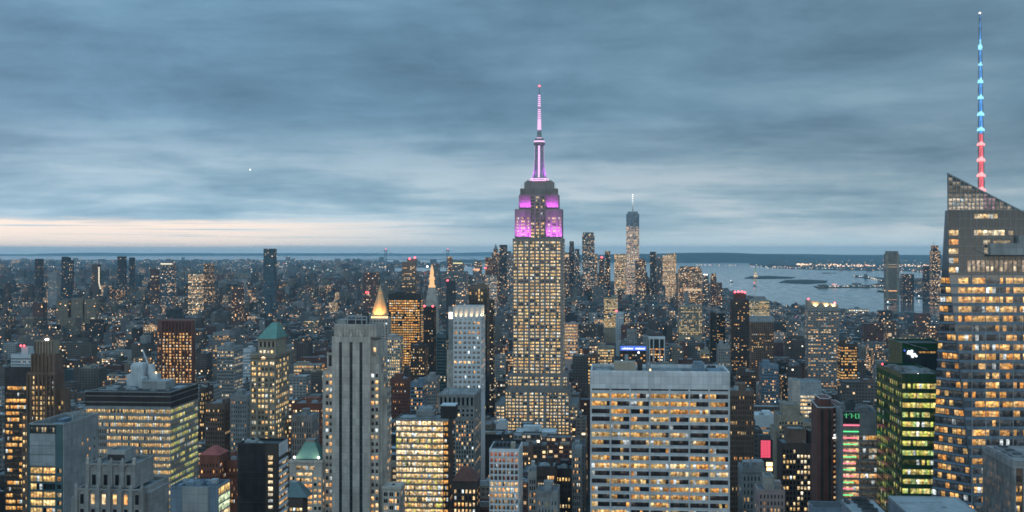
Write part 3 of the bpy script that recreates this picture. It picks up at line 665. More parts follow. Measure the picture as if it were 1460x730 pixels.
def build_striped_tower():
    b = B('stone_tower', 'grey limestone tower with three dark vertical strips on its windowless front', 'skyscraper', 473, 528.5, 480, 600, 26)
    X, Z, r = b.X, b.Z, b.rnd; w = 'pale_stone'; k = b.D/F
    b.shell(b.xl, b.xr, 0, 26, 0, b.h, wm=w)
    zb = b.zmin()
    st = [(485.7, 4.3), (500.9, 4.3), (515.2, 4.3)]
    dk = b.mb('window_strip', 'dark_glass'); mu = b.mb('strip_mullion', 'charcoal')
    edges = [b.xl]
    for p, wd in st: edges += [X(p-wd/2), X(p+wd/2)]
    edges.append(b.xr)
    pm = b.mb('pier', w)
    for i in range(0, 8, 2): pm.box(edges[i]+.01, edges[i+1]-.01, -.7, .3, zb, Z(486.5))
    for p, wd in st:
        dk.box(X(p-wd/2), X(p+wd/2), -.08, .1, zb, Z(487.5))
        for j in range(24): mu.box(X(p-wd/2), X(p+wd/2), -.2, .0, Z(492+j*9.7)-.5, Z(492+j*9.7)+.4)
    pm.box(b.xl+.02, b.xr-.02, -.55, .3, Z(487.5), Z(480.4), bottom=True)
    # pointed ornaments where the strips end, and the shorter attic
    for p, wd in st:
        b.part('strip_finial', w, lambda m: m.loft([[(X(p-3.4), -.95, Z(487.5)), (X(p+3.4), -.95, Z(487.5)), (X(p+3.4), -.3, Z(487.5)), (X(p-3.4), -.3, Z(487.5))], [(X(p-2.6), -.95, Z(479)), (X(p+2.6), -.95, Z(479)), (X(p+2.6), -.3, Z(479)), (X(p-2.6), -.3, Z(479))], [(X(p-.2), -.7, Z(472.5)), (X(p+.2), -.7, Z(472.5)), (X(p+.2), -.4, Z(472.5)), (X(p-.2), -.4, Z(472.5))]]))
    b.shell(X(475), X(536), 1.5, 22, Z(481), Z(462.5), 'attic', w, 'roof_dark')
    at = b.mb('attic_flute', w)
    for p in np.arange(477, 536, 4.4): at.box(X(p), X(p+2.2), 1.1, 1.6, Z(480), Z(463.5))
    # rooftop frame
    fr = MB()
    for p in (492, 504, 513, 520): fr.box(X(p)-.25, X(p)+.25, 5, 5.5, Z(463.5), Z(452)); fr.box(X(p)-.25, X(p)+.25, 14, 14.5, Z(463.5), Z(452))
    for y in (456.5, 452): fr.box(X(491.5), X(520.5), 4.95, 5.55, Z(y)-.3, Z(y)+.3, bottom=True); fr.box(X(491.5), X(520.5), 13.95, 14.55, Z(y)-.3, Z(y)+.3, bottom=True)
    fr.build('roof_frame', 'steel', b.root)
    b.part('tank_house', 'roof_dark', lambda m: (m.box(X(493), X(519), 6.5, 13, Z(463.8), Z(455.5)), m.box(X(511), X(519), 8, 12, Z(455.5), Z(447))))
    b.part('bulkhead', 'grey_stone', lambda m: m.box(X(476), X(490), 5, 17, Z(463.8), Z(457)))
    # stepped wings
    for (a, c, y0, y1, yt, nm) in ((458, 473, 1.6, 24, 529, 'wing'), (463.5, 473, 3.0, 22, 503, 'wing'), (528.5, 539.8, 1.6, 24, 507, 'wing'), (528.5, 537.2, 3.0, 21, 486, 'wing')):
        b.shell(X(a)+.01, X(c)-.01, y0, y1, 0, Z(yt), nm, w, 'roof_gravel', .8, .3)
    for (a, y0, y1, yt) in ((543.5, 4, 20, 533), (548.5, 7, 19, 556)):
        b.shell(X(539.8)+.01, X(a), y0, y1, 0, Z(yt), 'wing', w, 'roof_gravel', .8, .3)
    pitch = 9.75
    for cols, p, y_top in (([464.7, 470.2], 1.6, 534), ([530.9, 536.9], 1.6, 533)):
        for j in range(21):
            for c in cols:
                on = r.random() < .56; yy = y_top+j*pitch
                b.pane('F', p, X(c-1.8), X(c+1.8), Z(yy+5.2), Z(yy), [fade(r.choice(WARM), r.uniform(.5, 1.2)) if on else fade((.04, .04, .05), .3)])
    for j in range(3):
        b.pane('F', 3.0, X(531.2), X(534.8), Z(514+j*pitch-12), Z(508+j*pitch-12), [fade(WARM[2], 1.0) if j != 1 else fade((.04, .04, .04), .3)])
        b.pane('F', 3.0, X(466), X(471.5), Z(523-j*pitch), Z(507-j*pitch*.2) if j == 0 else Z(518-j*pitch), [fade((.04, .04, .05), .3)])
    for cx0, yt in ((X(539.8), 512), (X(543.5), 540), (X(548.5), 562)):
        for j in range(int((735-yt)/pitch)):
            for q in range(3):
                zt = Z(yt+j*pitch); b.pane('R', cx0, 9+q*4, 11+q*4, zt-1.9, zt, [fade(r.choice(WARM), r.uniform(.4, .9)) if r.random() < .3 else fade((.04, .04, .04), .3)])
    b.finish()
build_striped_tower()

def build_yellow_block():
    b = B('office_block', 'big square office block banded in yellow light under dark louvred top storeys', 'office building', 120.5, 245, 558.5, 700, 46)
    X, Z, r = b.X, b.Z, b.rnd; w = 'grey_concrete'
    b.shell(b.xl, b.xr, 0, 46, 0, b.h, wm=w, rm='roof_gravel', dz=1.0, t=.8)
    lv = b.mb('louver_band', 'louver_brown')
    for ya, yb in ((559.3, 564), (565.5, 572.5), (574, 581)):
        lv.box(b.xl-.25, b.xr+.25, -.25, 45.8, Z(yb), Z(ya))
    pz = 9.6; rows = 17
    fin = b.mb('fin', w)
    n = 48
    for i in range(n+1):
        x = b.xl+b.w*i/n; fin.box(x-.13, x+.13, -.42, .2, b.zmin(), Z(581.2))
    for i in range(40): fin.box(b.xr-.2, b.xr+.12, 46*i/40-.0, 46*i/40+.26, b.zmin(), Z(581.2))
    sp = b.mb('spandrel', w)
    for j in range(rows+1):
        zt = Z(583.2+j*pz); h = pz*b.D/F
        sp.box(b.xl+.02, b.xr+.09, -.28, 45.9, zt-.02, zt+h*.42, bottom=True)
    for j in range(rows):
        zt = Z(583.6+j*pz); zb = zt-pz*b.D/F*.54; fl = .9
        fb = r.uniform(.65, .95); fc = r.choice(YELLOW)
        for i in range(8):
            x0 = b.xl+b.w*i/8; on = not (i == 1 and r.random() < .6) and r.random() < .95
            gl = [fade(fc if r.random() < .5 else r.choice(YELLOW), fb*r.uniform(.55, 1.2)) if on and r.random() < .93 else fade((.06, .05, .04), .6) for _ in range(6)]
            b.pane('F', 0, x0+.1, x0+b.w/8-.1, zb, zt, gl, .05)
        for i in range(6):
            y0 = 46*i/6; on = r.random() < .7
            gl = [fade(r.choice(GREENY), fb*r.uniform(.5, 1.2)) if on and r.random() < .85 else fade((.07, .07, .05), .8) for _ in range(5)]
            b.pane('R', b.xr, y0+.1, y0+46/6-.1, zb, zt, gl, .05)
    z = b.h-1.0
    b.part('plant_house', 'grey_concrete', lambda m: m.box(X(188), X(224), 15, 30, z, z+5.5))
    b.part('plant_house', 'roof_white', lambda m: [m.box(X(160), X(178), 26, 36, z, z+14), m.box(X(161), X(177), 27, 35, z+14, z+15)]+[m.box(X(162+q*3.2), X(163.4+q*3.2), 25.6, 26.1, z+1, z+13) for q in range(5)])
    b.part('plant_house', 'roof_white', lambda m: (m.box(X(152), X(160), 28, 34, z, z+8), m.box(X(178), X(184), 20, 28, z, z+7), m.box(X(184), X(197), 30, 36, z, z+8)))
    b.part('duct', 'steel', lambda m: (m.box(X(130), X(158), 8, 9.2, z, z+1.3), m.box(X(136), X(150), 13, 14.5, z, z+1.6), m.box(X(226), X(240), 20, 34, z, z+1.2)))
    b.rooftop(X(124), X(186), 4, 24, z, 9, 'steel', sz=(1.5, 5), hz=(.7, 2.4)); b.rooftop(X(200), X(240), 4, 14, z, 4, 'roof_membrane', sz=(1.5, 4), hz=(.6, 1.8))
    b.part('crane_boom', 'roof_white', lambda m: (m.bar((X(186), 33, z+8), (X(168), 36, z+23), .45), m.box(X(183), X(190), 30, 34, z+8, z+14)))
    lp = MB(); lp.ball((X(195), 30, z+9.2), .8); lp.build('roof_lamp', 'lamp_warm', b.root)
    b.finish()
build_yellow_block()

def build_teal_slab():
    b = B('office_slab', 'slim grey slab with blank concrete flank, teal glazed front and open roof well', 'office building', 40, 92, 604, 500, 34)
    X, Z, r = b.X, b.Z, b.rnd; w = 'grey_concrete'
    b.shell(b.xl, b.xr, 0, 34, 0, b.h, wm=w, rm='roof_dark', dz=3.5, t=.6)
    g = b.mb('glass_strip', 'teal_glass'); g.box(X(80.5), X(90.5), -.3, .2, b.zmin(), Z(605)); g.box(b.xl-.05, X(42), -.3, .2, b.zmin(), Z(605))
    b.mb('loft_recess', 'dark_glass').box(X(42), X(80.5), -.1, .2, Z(618), Z(606))
    pn = b.mb('blank_panel', 'steel')
    for ya, yb in ((619, 635), (636.3, 647), (648.3, 663.5)): pn.box(X(42.2), X(79.5), -.35, .2, Z(yb), Z(ya), bottom=True)
    for k in range(9):
        x = X(43.5+k*4); b.pane('F', -.08, x, x+.7, Z(616), Z(609), [fade(r.choice(WHITE), .45) if r.random() < .5 else fade((.05, .06, .06), .5)])
    b.grid('F', 0, X(42.2), X(80.3), Z(734), Z(665), 2, 6, .9, .72, .8, YELLOW, .95, 4, .25, 'teal_glass', part='frame', mullion=.12)
    b.grid('F', -.3, X(81.5), X(90), Z(734), Z(665), 1, 6, .7, .5, .5, WARM, .5, 2, .1, 'teal_glass', part='frame')
    for py, y0, on in ((637, 22, 1), (637.5, 29, 0), (650, 29, 0), (651, 24, 1), (660, 22, 1), (640, 17, 1), (668, 29, 0)):
        b.pane('R', b.xr, y0, y0+1.0, Z(py+4.5), Z(py), [fade(WARM[0], .7) if on else fade((.02, .02, .02), .1)])
    z = b.h-3.5
    b.part('roof_equipment', 'blue_steel', lambda m: (m.box(-3, 2, 8, 14, z, z+2), m.box(1, 5, 17, 25, z, z+1.5), m.box(-5, -2, 20, 28, z, z+2.4)))
    b.part('davit_arm', 'steel', lambda m: (m.bar((2, 20, z), (2, 20, z+5), .35), m.bar((2, 20, z+5), (6, 29, z+6.5), .35)))
    b.part('scaffold_frame', 'steel', lambda m: [m.box(X(91)+q*0, X(91.5), 3+q*4, 3.3+q*4, Z(620), Z(606)) for q in range(1)])
    b.finish()
build_teal_slab()

def build_deco_crown():
    b = B('stone_tower', 'grey stone tower top with scalloped battlements in tiers at bottom left', 'skyscraper', 107, 205, 697, 330, 19)
    X, Z, r = b.X, b.Z, b.rnd; w = 'grey_stone'; k = b.D/F
    b.shell(b.xl, b.xr, 0, 19, 0, b.h, wm=w)
    b.shell(X(119), X(188.5), 2.2, 16, Z(698), Z(663), 'upper_tier', w, 'roof_dark', 1, .4)
    b.shell(X(141), X(168.5), 5, 12.5, Z(664), Z(646), 'plant_house', 'grey_concrete', 'roof_gravel', .6, .3)
    b.part('plant_recess', 'charcoal', lambda m: m.box(X(141.8), X(167.8), 4.9, 5.1, Z(661), Z(652.5)))
    b.part('shoulder', w, lambda m: (m.box(X(94), X(107), 2, 17, 0, Z(712)), m.box(X(205), X(210), 2, 17, 0, Z(704))))
    def merlons(name, x0, x1, n, p, zt, zb, h):
        m = MB(); cw = (x1-x0)/n
        for i in range(n+1):
            c = x0+i*cw; m.box(c-cw*.15, c+cw*.15, p-.55, p+.35, zb, zt+h)
            m.loft([[(c-cw*.15, p-.55, zt+h), (c+cw*.15, p-.55, zt+h), (c+cw*.15, p+.35, zt+h), (c-cw*.15, p+.35, zt+h)], [(c-.1, p-.2, zt+h+.9), (c+.1, p-.2, zt+h+.9), (c+.1, p, zt+h+.9), (c-.1, p, zt+h+.9)]])
        for i in range(n):       # scalloped arch between the piers
            c = x0+(i+.5)*cw; q = cw*.35; seg = 8
            top = [(c+math.cos(math.pi-math.pi*t/seg)*q, zt-q*1.1+math.sin(math.pi*t/seg)*q*1.0) for t in range(seg+1)]
            for (xa, za), (xb, zb2) in zip(top, top[1:]):
                m.face([(xa, p-.4, za), (xb, p-.4, zb2), (xb, p-.4, zt+.25), (xa, p-.4, zt+.25)])
                m.face([(xa, p-.4, za), (xa, p+.2, za), (xb, p+.2, zb2), (xb, p-.4, zb2)])
            m.face([(c-q, p-.4, zt+.25), (c+q, p-.4, zt+.25), (c+q, p+.2, zt+.25), (c-q, p+.2, zt+.25)])
        m.build(name, w, b.root)
    merlons('battlement', X(119.6), X(188), 4, 2.2, Z(664), Z(697), .9)
    merlons('battlement', X(107.5), X(204.5), 6, 0, Z(698), Z(740), .8)
    for i in range(4):
        c = X(119.6)+(X(188)-X(119.6))*(i+.5)/4; b.pane('F', 2.2, c-.55, c+.55, Z(694), Z(679), [fade((.02, .02, .03), .1)])
    for i, on in zip(range(6), (0, 1, 1, 1, 1, 0)):
        c = X(107.5)+(X(204.5)-X(107.5))*(i+.5)/6
        b.pane('F', 0, c-.5, c+.5, Z(719), Z(705), [fade(WARM[(i*2) % 5], 1.15) if on else fade((.02, .02, .03), .1)])
        b.pane('F', 0, c-.5, c+.5, Z(739), Z(726), [fade((.02, .02, .03), .1)])
    for i in range(4): b.pane('R', b.xr, 2.5+i*4, 3.6+i*4, Z(718), Z(705), [fade(WARM[1], .5) if i == 1 else fade((.02, .02, .02), .1)])
    for x in (X(119.4), X(188.4)): b.part('pinnacle', 'pale_stone', lambda m: (m.cone(x, 2.0, Z(664), Z(656), .55, .4, 8), m.cone(x, 2.0, Z(656), Z(653.5), .6, .05, 8)))
    b.finish()
build_deco_crown()

def build_low_grey():
    b = B('office_block', 'low grey blank fronted block with pale green lit glass on its right flank', 'office building', 242, 312, 693, 420, 13)
    X, Z, r = b.X, b.Z, b.rnd
    b.shell(b.xl, b.xr, 0, 13, 0, b.h, wm='blue_steel', rm='roof_dark', dz=1.2, t=.4)
    b.mb('blank_panel', 'grey_concrete').box(X(260), X(298), -.4, .2, 0, Z(694), bottom=True)
    for j in range(4):
        z1 = Z(696+j*12); z0 = Z(706+j*12)
        for i in range(2):
            c = (.85, 1.0, .62) if j in (1, 2) else r.choice(YELLOW)
            b.pane('R', b.xr, .5+i*6.2, 6.2+i*6.2, z0, z1, [fade(c, r.uniform(.5, 1.0)) for _ in range(2)])
    b.rooftop(b.xl+1, b.xr-2, 1, 10, b.h-1.2, 6, 'blue_steel', sz=(1.5, 4), hz=(1, 2.5)); b.rooftop(b.xl+1, b.xr-2, 4, 11, b.h-1.2, 4, 'steel', sz=(1, 2.5))
    b.finish()
build_low_grey()

def build_dark_shaft():
    b = B('dark_tower', 'nearly black windowless tower with one column of white lit panes', 'office building', 338, 398, 632, 470, 13)
    X, Z, r = b.X, b.Z, b.rnd
    b.shell(b.xl, b.xr, 0, 13, 0, b.h, wm='charcoal', rm='roof_dark', dz=1.0, t=.4)
    b.mb('dark_panel', 'bronze').box(X(379), X(397), -.25, .2, 0, Z(633.5))
    rib = b.mb('rib', 'charcoal')
    for q in range(16): rib.box(X(340+q*2.4), X(340.9+q*2.4), -.22, .1, 0, Z(634))
    for yy in (673, 682, 716): b.mb('belt_course', 'bronze').box(b.xl, X(379), -.3, .1, Z(yy+1), Z(yy))
    for j in range(9):
        c = r.choice(WHITE); yy = 649+j*8.9
        b.pane('F', -.25, X(383), X(389.6), Z(yy+(6 if j in (0, 5) else 4.4)), Z(yy), [fade(c, 1.2 if j in (0, 3, 5) else .7)]*2)
    b.mb('side_panel', 'travertine').box(b.xr-.1, b.xr+.12, .2, 12.8, Z(651), Z(632.6))
    sl = b.mb('side_spandrel', 'white_metal')
    for j in range(10):
        zt = Z(657+j*9.2); sl.box(b.xr-.1, b.xr+.3, .2, 12.8, zt-1.0, zt, bottom=True)
        for i in range(3):
            b.pane('R', b.xr, .4+i*4.1, 4.3+i*4.1, zt-2.2, zt-1.05, [fade(r.choice(WARM), r.uniform(.3, 1)) if r.random() < .6 else fade((.05, .05, .05), .4) for _ in range(2)])
    b.rooftop(b.xl+1, b.xr-2, 2, 9, b.h-1, 5, 'roof_gravel', sz=(1, 3), hz=(.5, 1.3))
    b.finish()
build_dark_shaft()

def build_mansard():
    b = B('mansard_tower', 'pale stone tower with glowing teal mansard roof beside the black windowless tower', 'office building', 412, 460, 656, 600, 18)
    X, Z, r = b.X, b.Z, b.rnd; w = 'pale_stone'
    b.shell(b.xl, b.xr, 0, 18, 0, b.h, wm=w)
    b.part('mansard_roof', 'copper_green', lambda m: m.frus((X(420), X(456.5), 1, 16), (X(431.5), X(444), 6, 11), Z(655), Z(633)))
    b.part('roof_lantern', 'grey_stone', lambda m: (m.box(X(432), X(443.5), 6.2, 10.8, Z(633), Z(630.5)), m.box(X(431), X(444.5), 5.8, 11.2, Z(630.5), Z(629.5), bottom=True)))
    b.part('roof_hip', 'copper_green', lambda m: [m.bar((X(420), 1, Z(655)), (X(431.5), 6, Z(633)), .3), m.bar((X(456.5), 1, Z(655)), (X(444), 6, Z(633)), .3)])
    for p in (419, 454):
        lp = MB(); lp.ball((X(p), .6, Z(652.5)), .75); lp.build('floodlight_lens', 'lamp_white', b.root)
        spot(b.root, (X(p), -1.5, Z(655)+1), (X(438), 6, Z(641)), 700, (1, .85, .5), 90)
    b.mb('cornice', w).box(b.xl-.4, b.xr+.4, -.4, 18.4, Z(660), Z(657.5), bottom=True)
    b.grid('F', 0, X(421), X(450), Z(671), Z(663), 3, 1, .8, .7, .0, WARM, .5, 2, .2, w)
    b.grid('F', 0, X(421), X(446), Z(737), Z(672), 2, 8, .85, .55, .85, WARM, 1.1, 4, .25, w)
    b.grid('F', 0, X(412.5), X(420.5), Z(737), Z(678), 1, 7, .8, .55, .6, WARM, 1.0, 2, .25, w)
    b.grid('F', 0, X(446.5), X(459.5), Z(737), Z(678), 2, 7, .6, .55, .75, WARM, 1.0, 1, .25, w)
    b.grid('R', b.xr, .6, 17.4, Z(737), Z(664), 5, 8, .5, .5, .5, WARM, .8, 1, .25, w)
    b.finish()
    h = B('hip_roofed_block', 'small dark block with green hipped roof in front of the teal mansard', 'building', 411, 432, 709, 560, 9)
    X, Z = h.X, h.Z
    h.shell(h.xl, h.xr, 0, 9, 0, h.h, wm='dark_brick')
    h.part('hip_roof', 'teal_glass', lambda m: m.frus((h.xl-.3, h.xr+2.5, -.4, 9.4), (h.xl, h.xr-3.2, 2.5, 6), h.h-.02, Z(689)))
    for i in range(4): h.pane('F', 0, h.xl+.6+i*1.6, h.xl+1.7+i*1.6, Z(728.5), Z(724), [fade(YELLOW[i], .95)])
    h.finish()
build_mansard()

def build_green_pyramid():
    b = B('stone_tower', 'tan stone tower crowned by a weathered green pyramid roof', 'skyscraper', 357, 393, 505, 780, 33)
    X, Z, r = b.X, b.Z, b.rnd; w = 'tan_stone'; k = b.D/F
    b.shell(b.xl, b.xr, 0, 33, 0, b.h, wm=w)
    b.shell(X(366), X(391.5), 3, 28, Z(506), Z(483.5), 'drum', w, 'roof_dark', .6, .3)
    b.part('pyramid_roof', 'copper_green', lambda m: m.loft([[(X(364.5), 2, Z(483.5)), (X(393), 2, Z(483.5)), (X(393), 29, Z(483.5)), (X(364.5), 29, Z(483.5))], [(X(372.5), 8, Z(471)), (X(390.5), 8, Z(471)), (X(390.5), 23, Z(471)), (X(372.5), 23, Z(471))], [(X(379), 13, Z(462)), (X(387.5), 13, Z(462)), (X(387.5), 19, Z(462)), (X(379), 19, Z(462))]]))
    b.part('cornice', w, lambda m: (m.box(b.xl-.5, b.xr+.5, -.5, 33.5, Z(507.5), Z(505.4), bottom=True), m.box(X(365), X(392.5), 2.4, 28.6, Z(485.3), Z(483.9), bottom=True)))
    b.part('belt_course', 'brown_brick', lambda m: (m.box(b.xl-.35, b.xr+.35, -.35, 33.3, Z(512), Z(510.5), bottom=True), m.box(b.xl-.3, b.xr+.3, -.3, 33.2, Z(550.5), Z(549), bottom=True)))
    b.grid('F', 3, X(367), X(391), Z(496), Z(487), 4, 1, .5, .85, 0, WARM, .5, 1, .25, w)
    b.grid('F', 3, X(367), X(389), Z(505), Z(499), 4, 1, .6, .7, 1, WHITE, 1.1, 1, .15, w)
    cols = [(360, 1), (363.2, 1), (370, 2), (375, 2), (380, 2), (386.5, 1), (390, 1)]
    for j in range(28):
        yy = 516+j*7.65
        lit = .85 if 4 < j < 9 or j < 3 else .45
        for c, n in cols:
            if j in (8,) and n == 1: continue
            on = r.random() < lit; q = 1.15*n**.5
            b.pane('F', 0, X(c-q), X(c+q), Z(yy+4.6), Z(yy), [fade(r.choice(WHITE+YELLOW), r.uniform(.7, 1.15)) if on else fade((.06, .05, .04), .3)]*n)
    pm = b.mb('pier', w)
    for c in (357.6, 366.6, 372.5, 377.5, 383.2, 392.2): pm.box(X(c-.8), X(c+.8), -.5, .2, b.zmin(), Z(513))
    for j in range(28):
        yy = 514+j*7.2
        for i in range(7):
            on = r.random() < .5; b.pane('R', b.xr, 2+i*4.4, 4.3+i*4.4, Z(yy+4.4), Z(yy), [fade(r.choice(YELLOW), r.uniform(.6, 1.0)) if on else fade((.05, .05, .04), .3)])
    m = MB(); ac = X(375.5); m.face([(ac-1.6, -.09, Z(512.2)), (ac+1.6, -.09, Z(512.2))]+[(ac+math.cos(t*.393)*1.6, -.09, Z(512.2)+math.sin(t*.393)*1.7) for t in range(1, 8)])
    m.build('arched_window', 'lamp_warm', b.root)
    b.finish()
build_green_pyramid()

def build_white_lit():
    b = B('office_block', 'brightly lit glass office block with black flank and dark box on its roof', 'office building', 564, 640, 596, 700, 21)
    X, Z, r = b.X, b.Z, b.rnd
    b.shell(b.xl, b.xr, 0, 21, 0, b.h, wm='charcoal', rm='roof_gravel', dz=.9, t=.5)
    pz = 8.35
    for j in range(17):
        yy = 600.5+j*pz; top = j in (0, 2, 5, 8)
        fb = 1.25 if top else r.uniform(.75, 1.0)
        for i in range(9):
            x0 = X(564.8+i*7.5); gl = []
            on = r.random() < .96
            for q in range(3):
                c = r.choice(WHITE) if top else r.choice(YELLOW+WHITE+GREENY[:1])
                gl.append(fade(c, fb*r.uniform(.6, 1.2)) if on and r.random() < .94 else fade((.12, .10, .06), .8))
            b.pane('F', 0, x0, X(564.8+i*7.5+7.3), Z(yy+pz*.66), Z(yy), gl, .05)
        b.pane('F', 0, X(633), X(639), Z(yy+pz*.6), Z(yy), [fade(r.choice(GOLD), r.uniform(.4, .9)) if r.random() < .8 else fade((.05, .04, .03), .5) for _ in range(3)])
        if j < 17: b.mb('spandrel', 'tan_render').box(b.xl, X(632.6), -.25, .15, Z(yy+pz*.97), Z(yy+pz*.68), bottom=True)
    for i in range(10): b.mb('mullion', 'grey_concrete').box(X(564.6+i*7.5)-.1, X(564.6+i*7.5)+.1, -.3, .1, b.zmin(), Z(600))
    b.mb('fascia', 'grey_concrete').box(b.xl, b.xr, -.35, .2, Z(600), Z(596.8), bottom=True)
    for j in range(14):
        for i in range(4):
            if r.random() < .04: b.pane('R', b.xr, 2+i*5, 5+i*5, Z(608+j*pz), Z(603+j*pz), [fade(WARM[0], .4)])
    z = b.h-.9
    b.part('roof_box', 'louver_brown', lambda m: m.box(X(627), X(648), 4, 16, z, Z(580)))
    b.part('roof_box_lid', 'roof_white', lambda m: m.box(X(626.6), X(648.4), 3.8, 16.2, Z(580), Z(578.8)))
    b.part('cooling_tower', 'grey_stone', lambda m: [m.box(X(589), X(616), 10, 18, z, z+3.6)]+[m.box(X(590+q*4.3), X(592.6+q*4.3), 9.6, 10.1, z+.6, z+3.2) for q in range(6)])
    b.part('cooling_tower', 'steel', lambda m: (m.box(X(592), X(612), 11, 17, z+3.6, z+5.5), m.cone(X(597), 14, z+5.5, z+6.3, 1.6, 1.6), m.cone(X(606), 14, z+5.5, z+6.3, 1.6, 1.6)))
    b.finish()
build_white_lit()

def build_small_cornice():
    b = B('stone_block', 'small pale cornice block with paired lit windows at foot of the striped limestone tower', 'building', 545, 571, 694, 590, 13)
    X, Z = b.X, b.Z
    b.shell(b.xl, b.xr, 0, 13, 0, b.h, wm='pale_stone', rm='roof_dark', dz=1.5, t=.5)
    b.mb('cornice', 'pale_stone').box(b.xl-.3, b.xr+.3, -.3, 13.3, Z(697.5), Z(695.5), bottom=True)
    b.grid('F', 0, X(546), X(570), Z(738), Z(700), 3, 4, .7, .6, .75, WARM, 1.2, 2, .3, 'pale_stone', mullion=.15)
    b.grid('R', b.xr, .6, 12.4, Z(738), Z(700), 4, 4, .5, .6, .2, WARM, .8, 1, .3, 'pale_stone')
    b.rooftop(b.xl+1, b.xr-2, 3, 9, b.h-1.5, 3, 'roof_dark', sz=(1, 2.5), hz=(.5, 1.4))
    b.finish()
build_small_cornice()

def build_white_grid():
    b = B('office_block', 'narrow white gridded block, upper windows dim red, middle floors lit peach', 'office building', 697.5, 740, 640, 560, 22)
    X, Z, r = b.X, b.Z, b.rnd
    b.shell(b.xl, b.xr, 0, 22, 0, b.h, wm='white_metal', rm='roof_dark', dz=.8, t=.4)
    modes = {0: (REDDISH, .55, 1), 1: (REDDISH, .4, .9), 2: (REDDISH, .15, .5), 3: (WARM, .10, .3), 4: (REDDISH, .14, .5), 5: (WARM, .85, .95), 6: (WARM, .9, .95), 7: (WARM, .7, .9)}
    def fn(i, j, r):
        pal, k, p = modes.get(j, (WARM, .25, .5))
        return [fade(r.choice(pal), k*r.uniform(.6, 1.3)) if r.random() < p else fade((.04, .04, .04), .5) for _ in range(2)]
    b.grid('F', 0, b.xl+.25, b.xr-.25, Z(736), Z(643.5), 7, 11, .72, .70, wm='white_metal', relief=.5, fn=fn)
    b.grid('R', b.xr, .4, 21.6, Z(736), Z(643.5), 6, 11, .4, .6, .15, WARM, .5, 1, .3, 'white_metal')
    b.part('parapet_screen', 'charcoal', lambda m: [m.box(b.xl+.6, b.xr-.6, 20.5+q*.0, 20.8, b.h-.8, b.h+1.2) for q in range(1)])
    b.part('bulkhead', 'tan_render', lambda m: m.box(X(727), X(733), 5, 10, b.h-.8, b.h+2))
    b.part('cooling_unit', 'roof_dark', lambda m: [m.box(X(701+q*5.5), X(705+q*5.5), 11, 18, b.h-.8, b.h+.9) for q in range(5)])
    b.finish()
build_white_grid()

def build_left_pair():
    b = B('office_tower', 'black glass tower with stacked orange lit floors at the left edge', 'office building', 5, 84, 524, 720, 5)
    X, Z, r = b.X, b.Z, b.rnd
    b.shell(b.xl, b.xr, 0, 5, 0, b.h, wm='charcoal', rm='roof_dark')
    pz = 6.6*1.05
    for j in range(20):
        yy = 551+j*pz*1.3
        if yy > 735: break
        for i in range(3):
            on = r.random() < (.95 if j == 0 else .72)
            if j == 1 : on = False
            b.pane('F', 0, X(7+i*10), X(16.6+i*10), Z(yy+4.9), Z(yy), [fade(r.choice(GOLD), r.uniform(.5, 1.05)) if on and r.random() < .85 else fade((.05, .04, .03), .5) for _ in range(4)])
        b.mb('belt', 'bronze').box(b.xl, b.xr, -.15, .1, Z(yy+7.6), Z(yy+6.2), bottom=True)
    b.finish()
    b = B('stone_tower', 'brown setback tower with buttressed dark crown and rows of yellow windows', 'skyscraper', 38, 80, 531, 620, 10)
    X, Z, r = b.X, b.Z, b.rnd; w = 'brown_brick'
    b.shell(b.xl, b.xr, 0, 10, 0, Z(531), wm=w)
    b.shell(X(42), X(78), 1, 9.5, Z(532), Z(505), 'upper_tier', w)
    b.shell(X(46), X(74), 2, 9, Z(506), Z(486), 'crown', 'tan_stone', 'roof_dark')
    b.part('crown_cap', 'brown_brick', lambda m: m.frus((X(51), X(69), 3, 8), (X(56), X(64), 4.5, 6.5), Z(486), Z(480)))
    b.shell(b.xr+.02, X(90), 3, 9.5, 0, Z(556), 'lower_wing', w); b.shell(X(26), b.xl-.02, 3, 9.5, 0, Z(590), 'lower_wing', w)
    pm = b.mb('buttress', w)
    for q in range(8):
        p = 39+q*5.7; pm.box(X(p-.9), X(p+.9), -.9, .3, b.zmin(), Z(534)); 
        if q < 7: pm.box(X(43.5+q*5.6-.8), X(43.5+q*5.6+.8), .4, 1.2, Z(532), Z(507-(q % 2)*3)); pm.box(X(47.2+q*4.3-.5), X(47.2+q*4.3+.5), 1.5, 2.2, Z(506), Z(487))
    for j in range(14):
        yy = 536+j*7.3
        if j in (0, 1): cs = (48, 51, 57)[:1+j*2]
        else: cs = (45, 48.4, 51.8, 55.2, 58.6, 62)
        for c in cs: b.pane('F', 0, X(c-1.2), X(c+1.2), Z(yy+4.6), Z(yy), [fade(r.choice(YELLOW), r.uniform(.75, 1.05)) if r.random() < .85 else fade((.05, .04, .03), .3)])
        for c in (67, 70.5, 76): b.pane('F', 0, X(c-1.1), X(c+1.1), Z(yy+4.6), Z(yy), [fade(r.choice(YELLOW), .8) if j > 2 and r.random() < .4 else fade((.04, .04, .03), .3)])
        if j > 4:
            for c in (82, 86): b.pane('F', 3, X(c-1.1), X(c+1.1), Z(yy+4.6), Z(yy), [fade(r.choice(YELLOW), .8) if r.random() < .5 else fade((.04, .04, .03), .3)])
    for j in range(12):
        for c in (29, 33): b.pane('F', 3, X(c-1.2), X(c+1.2), Z(599.6+j*11.5), Z(595+j*11.5), [fade(r.choice(YELLOW), .95) if r.random() < .7 else fade((.04, .04, .03), .3)])
    lp = MB(); lp.ball((X(63), 2, Z(484.5)), .7); lp.ball((X(66), 2, Z(484.3)), .7); lp.build('crown_lamp', 'lamp_white', b.root)
    b.finish()
build_left_pair()

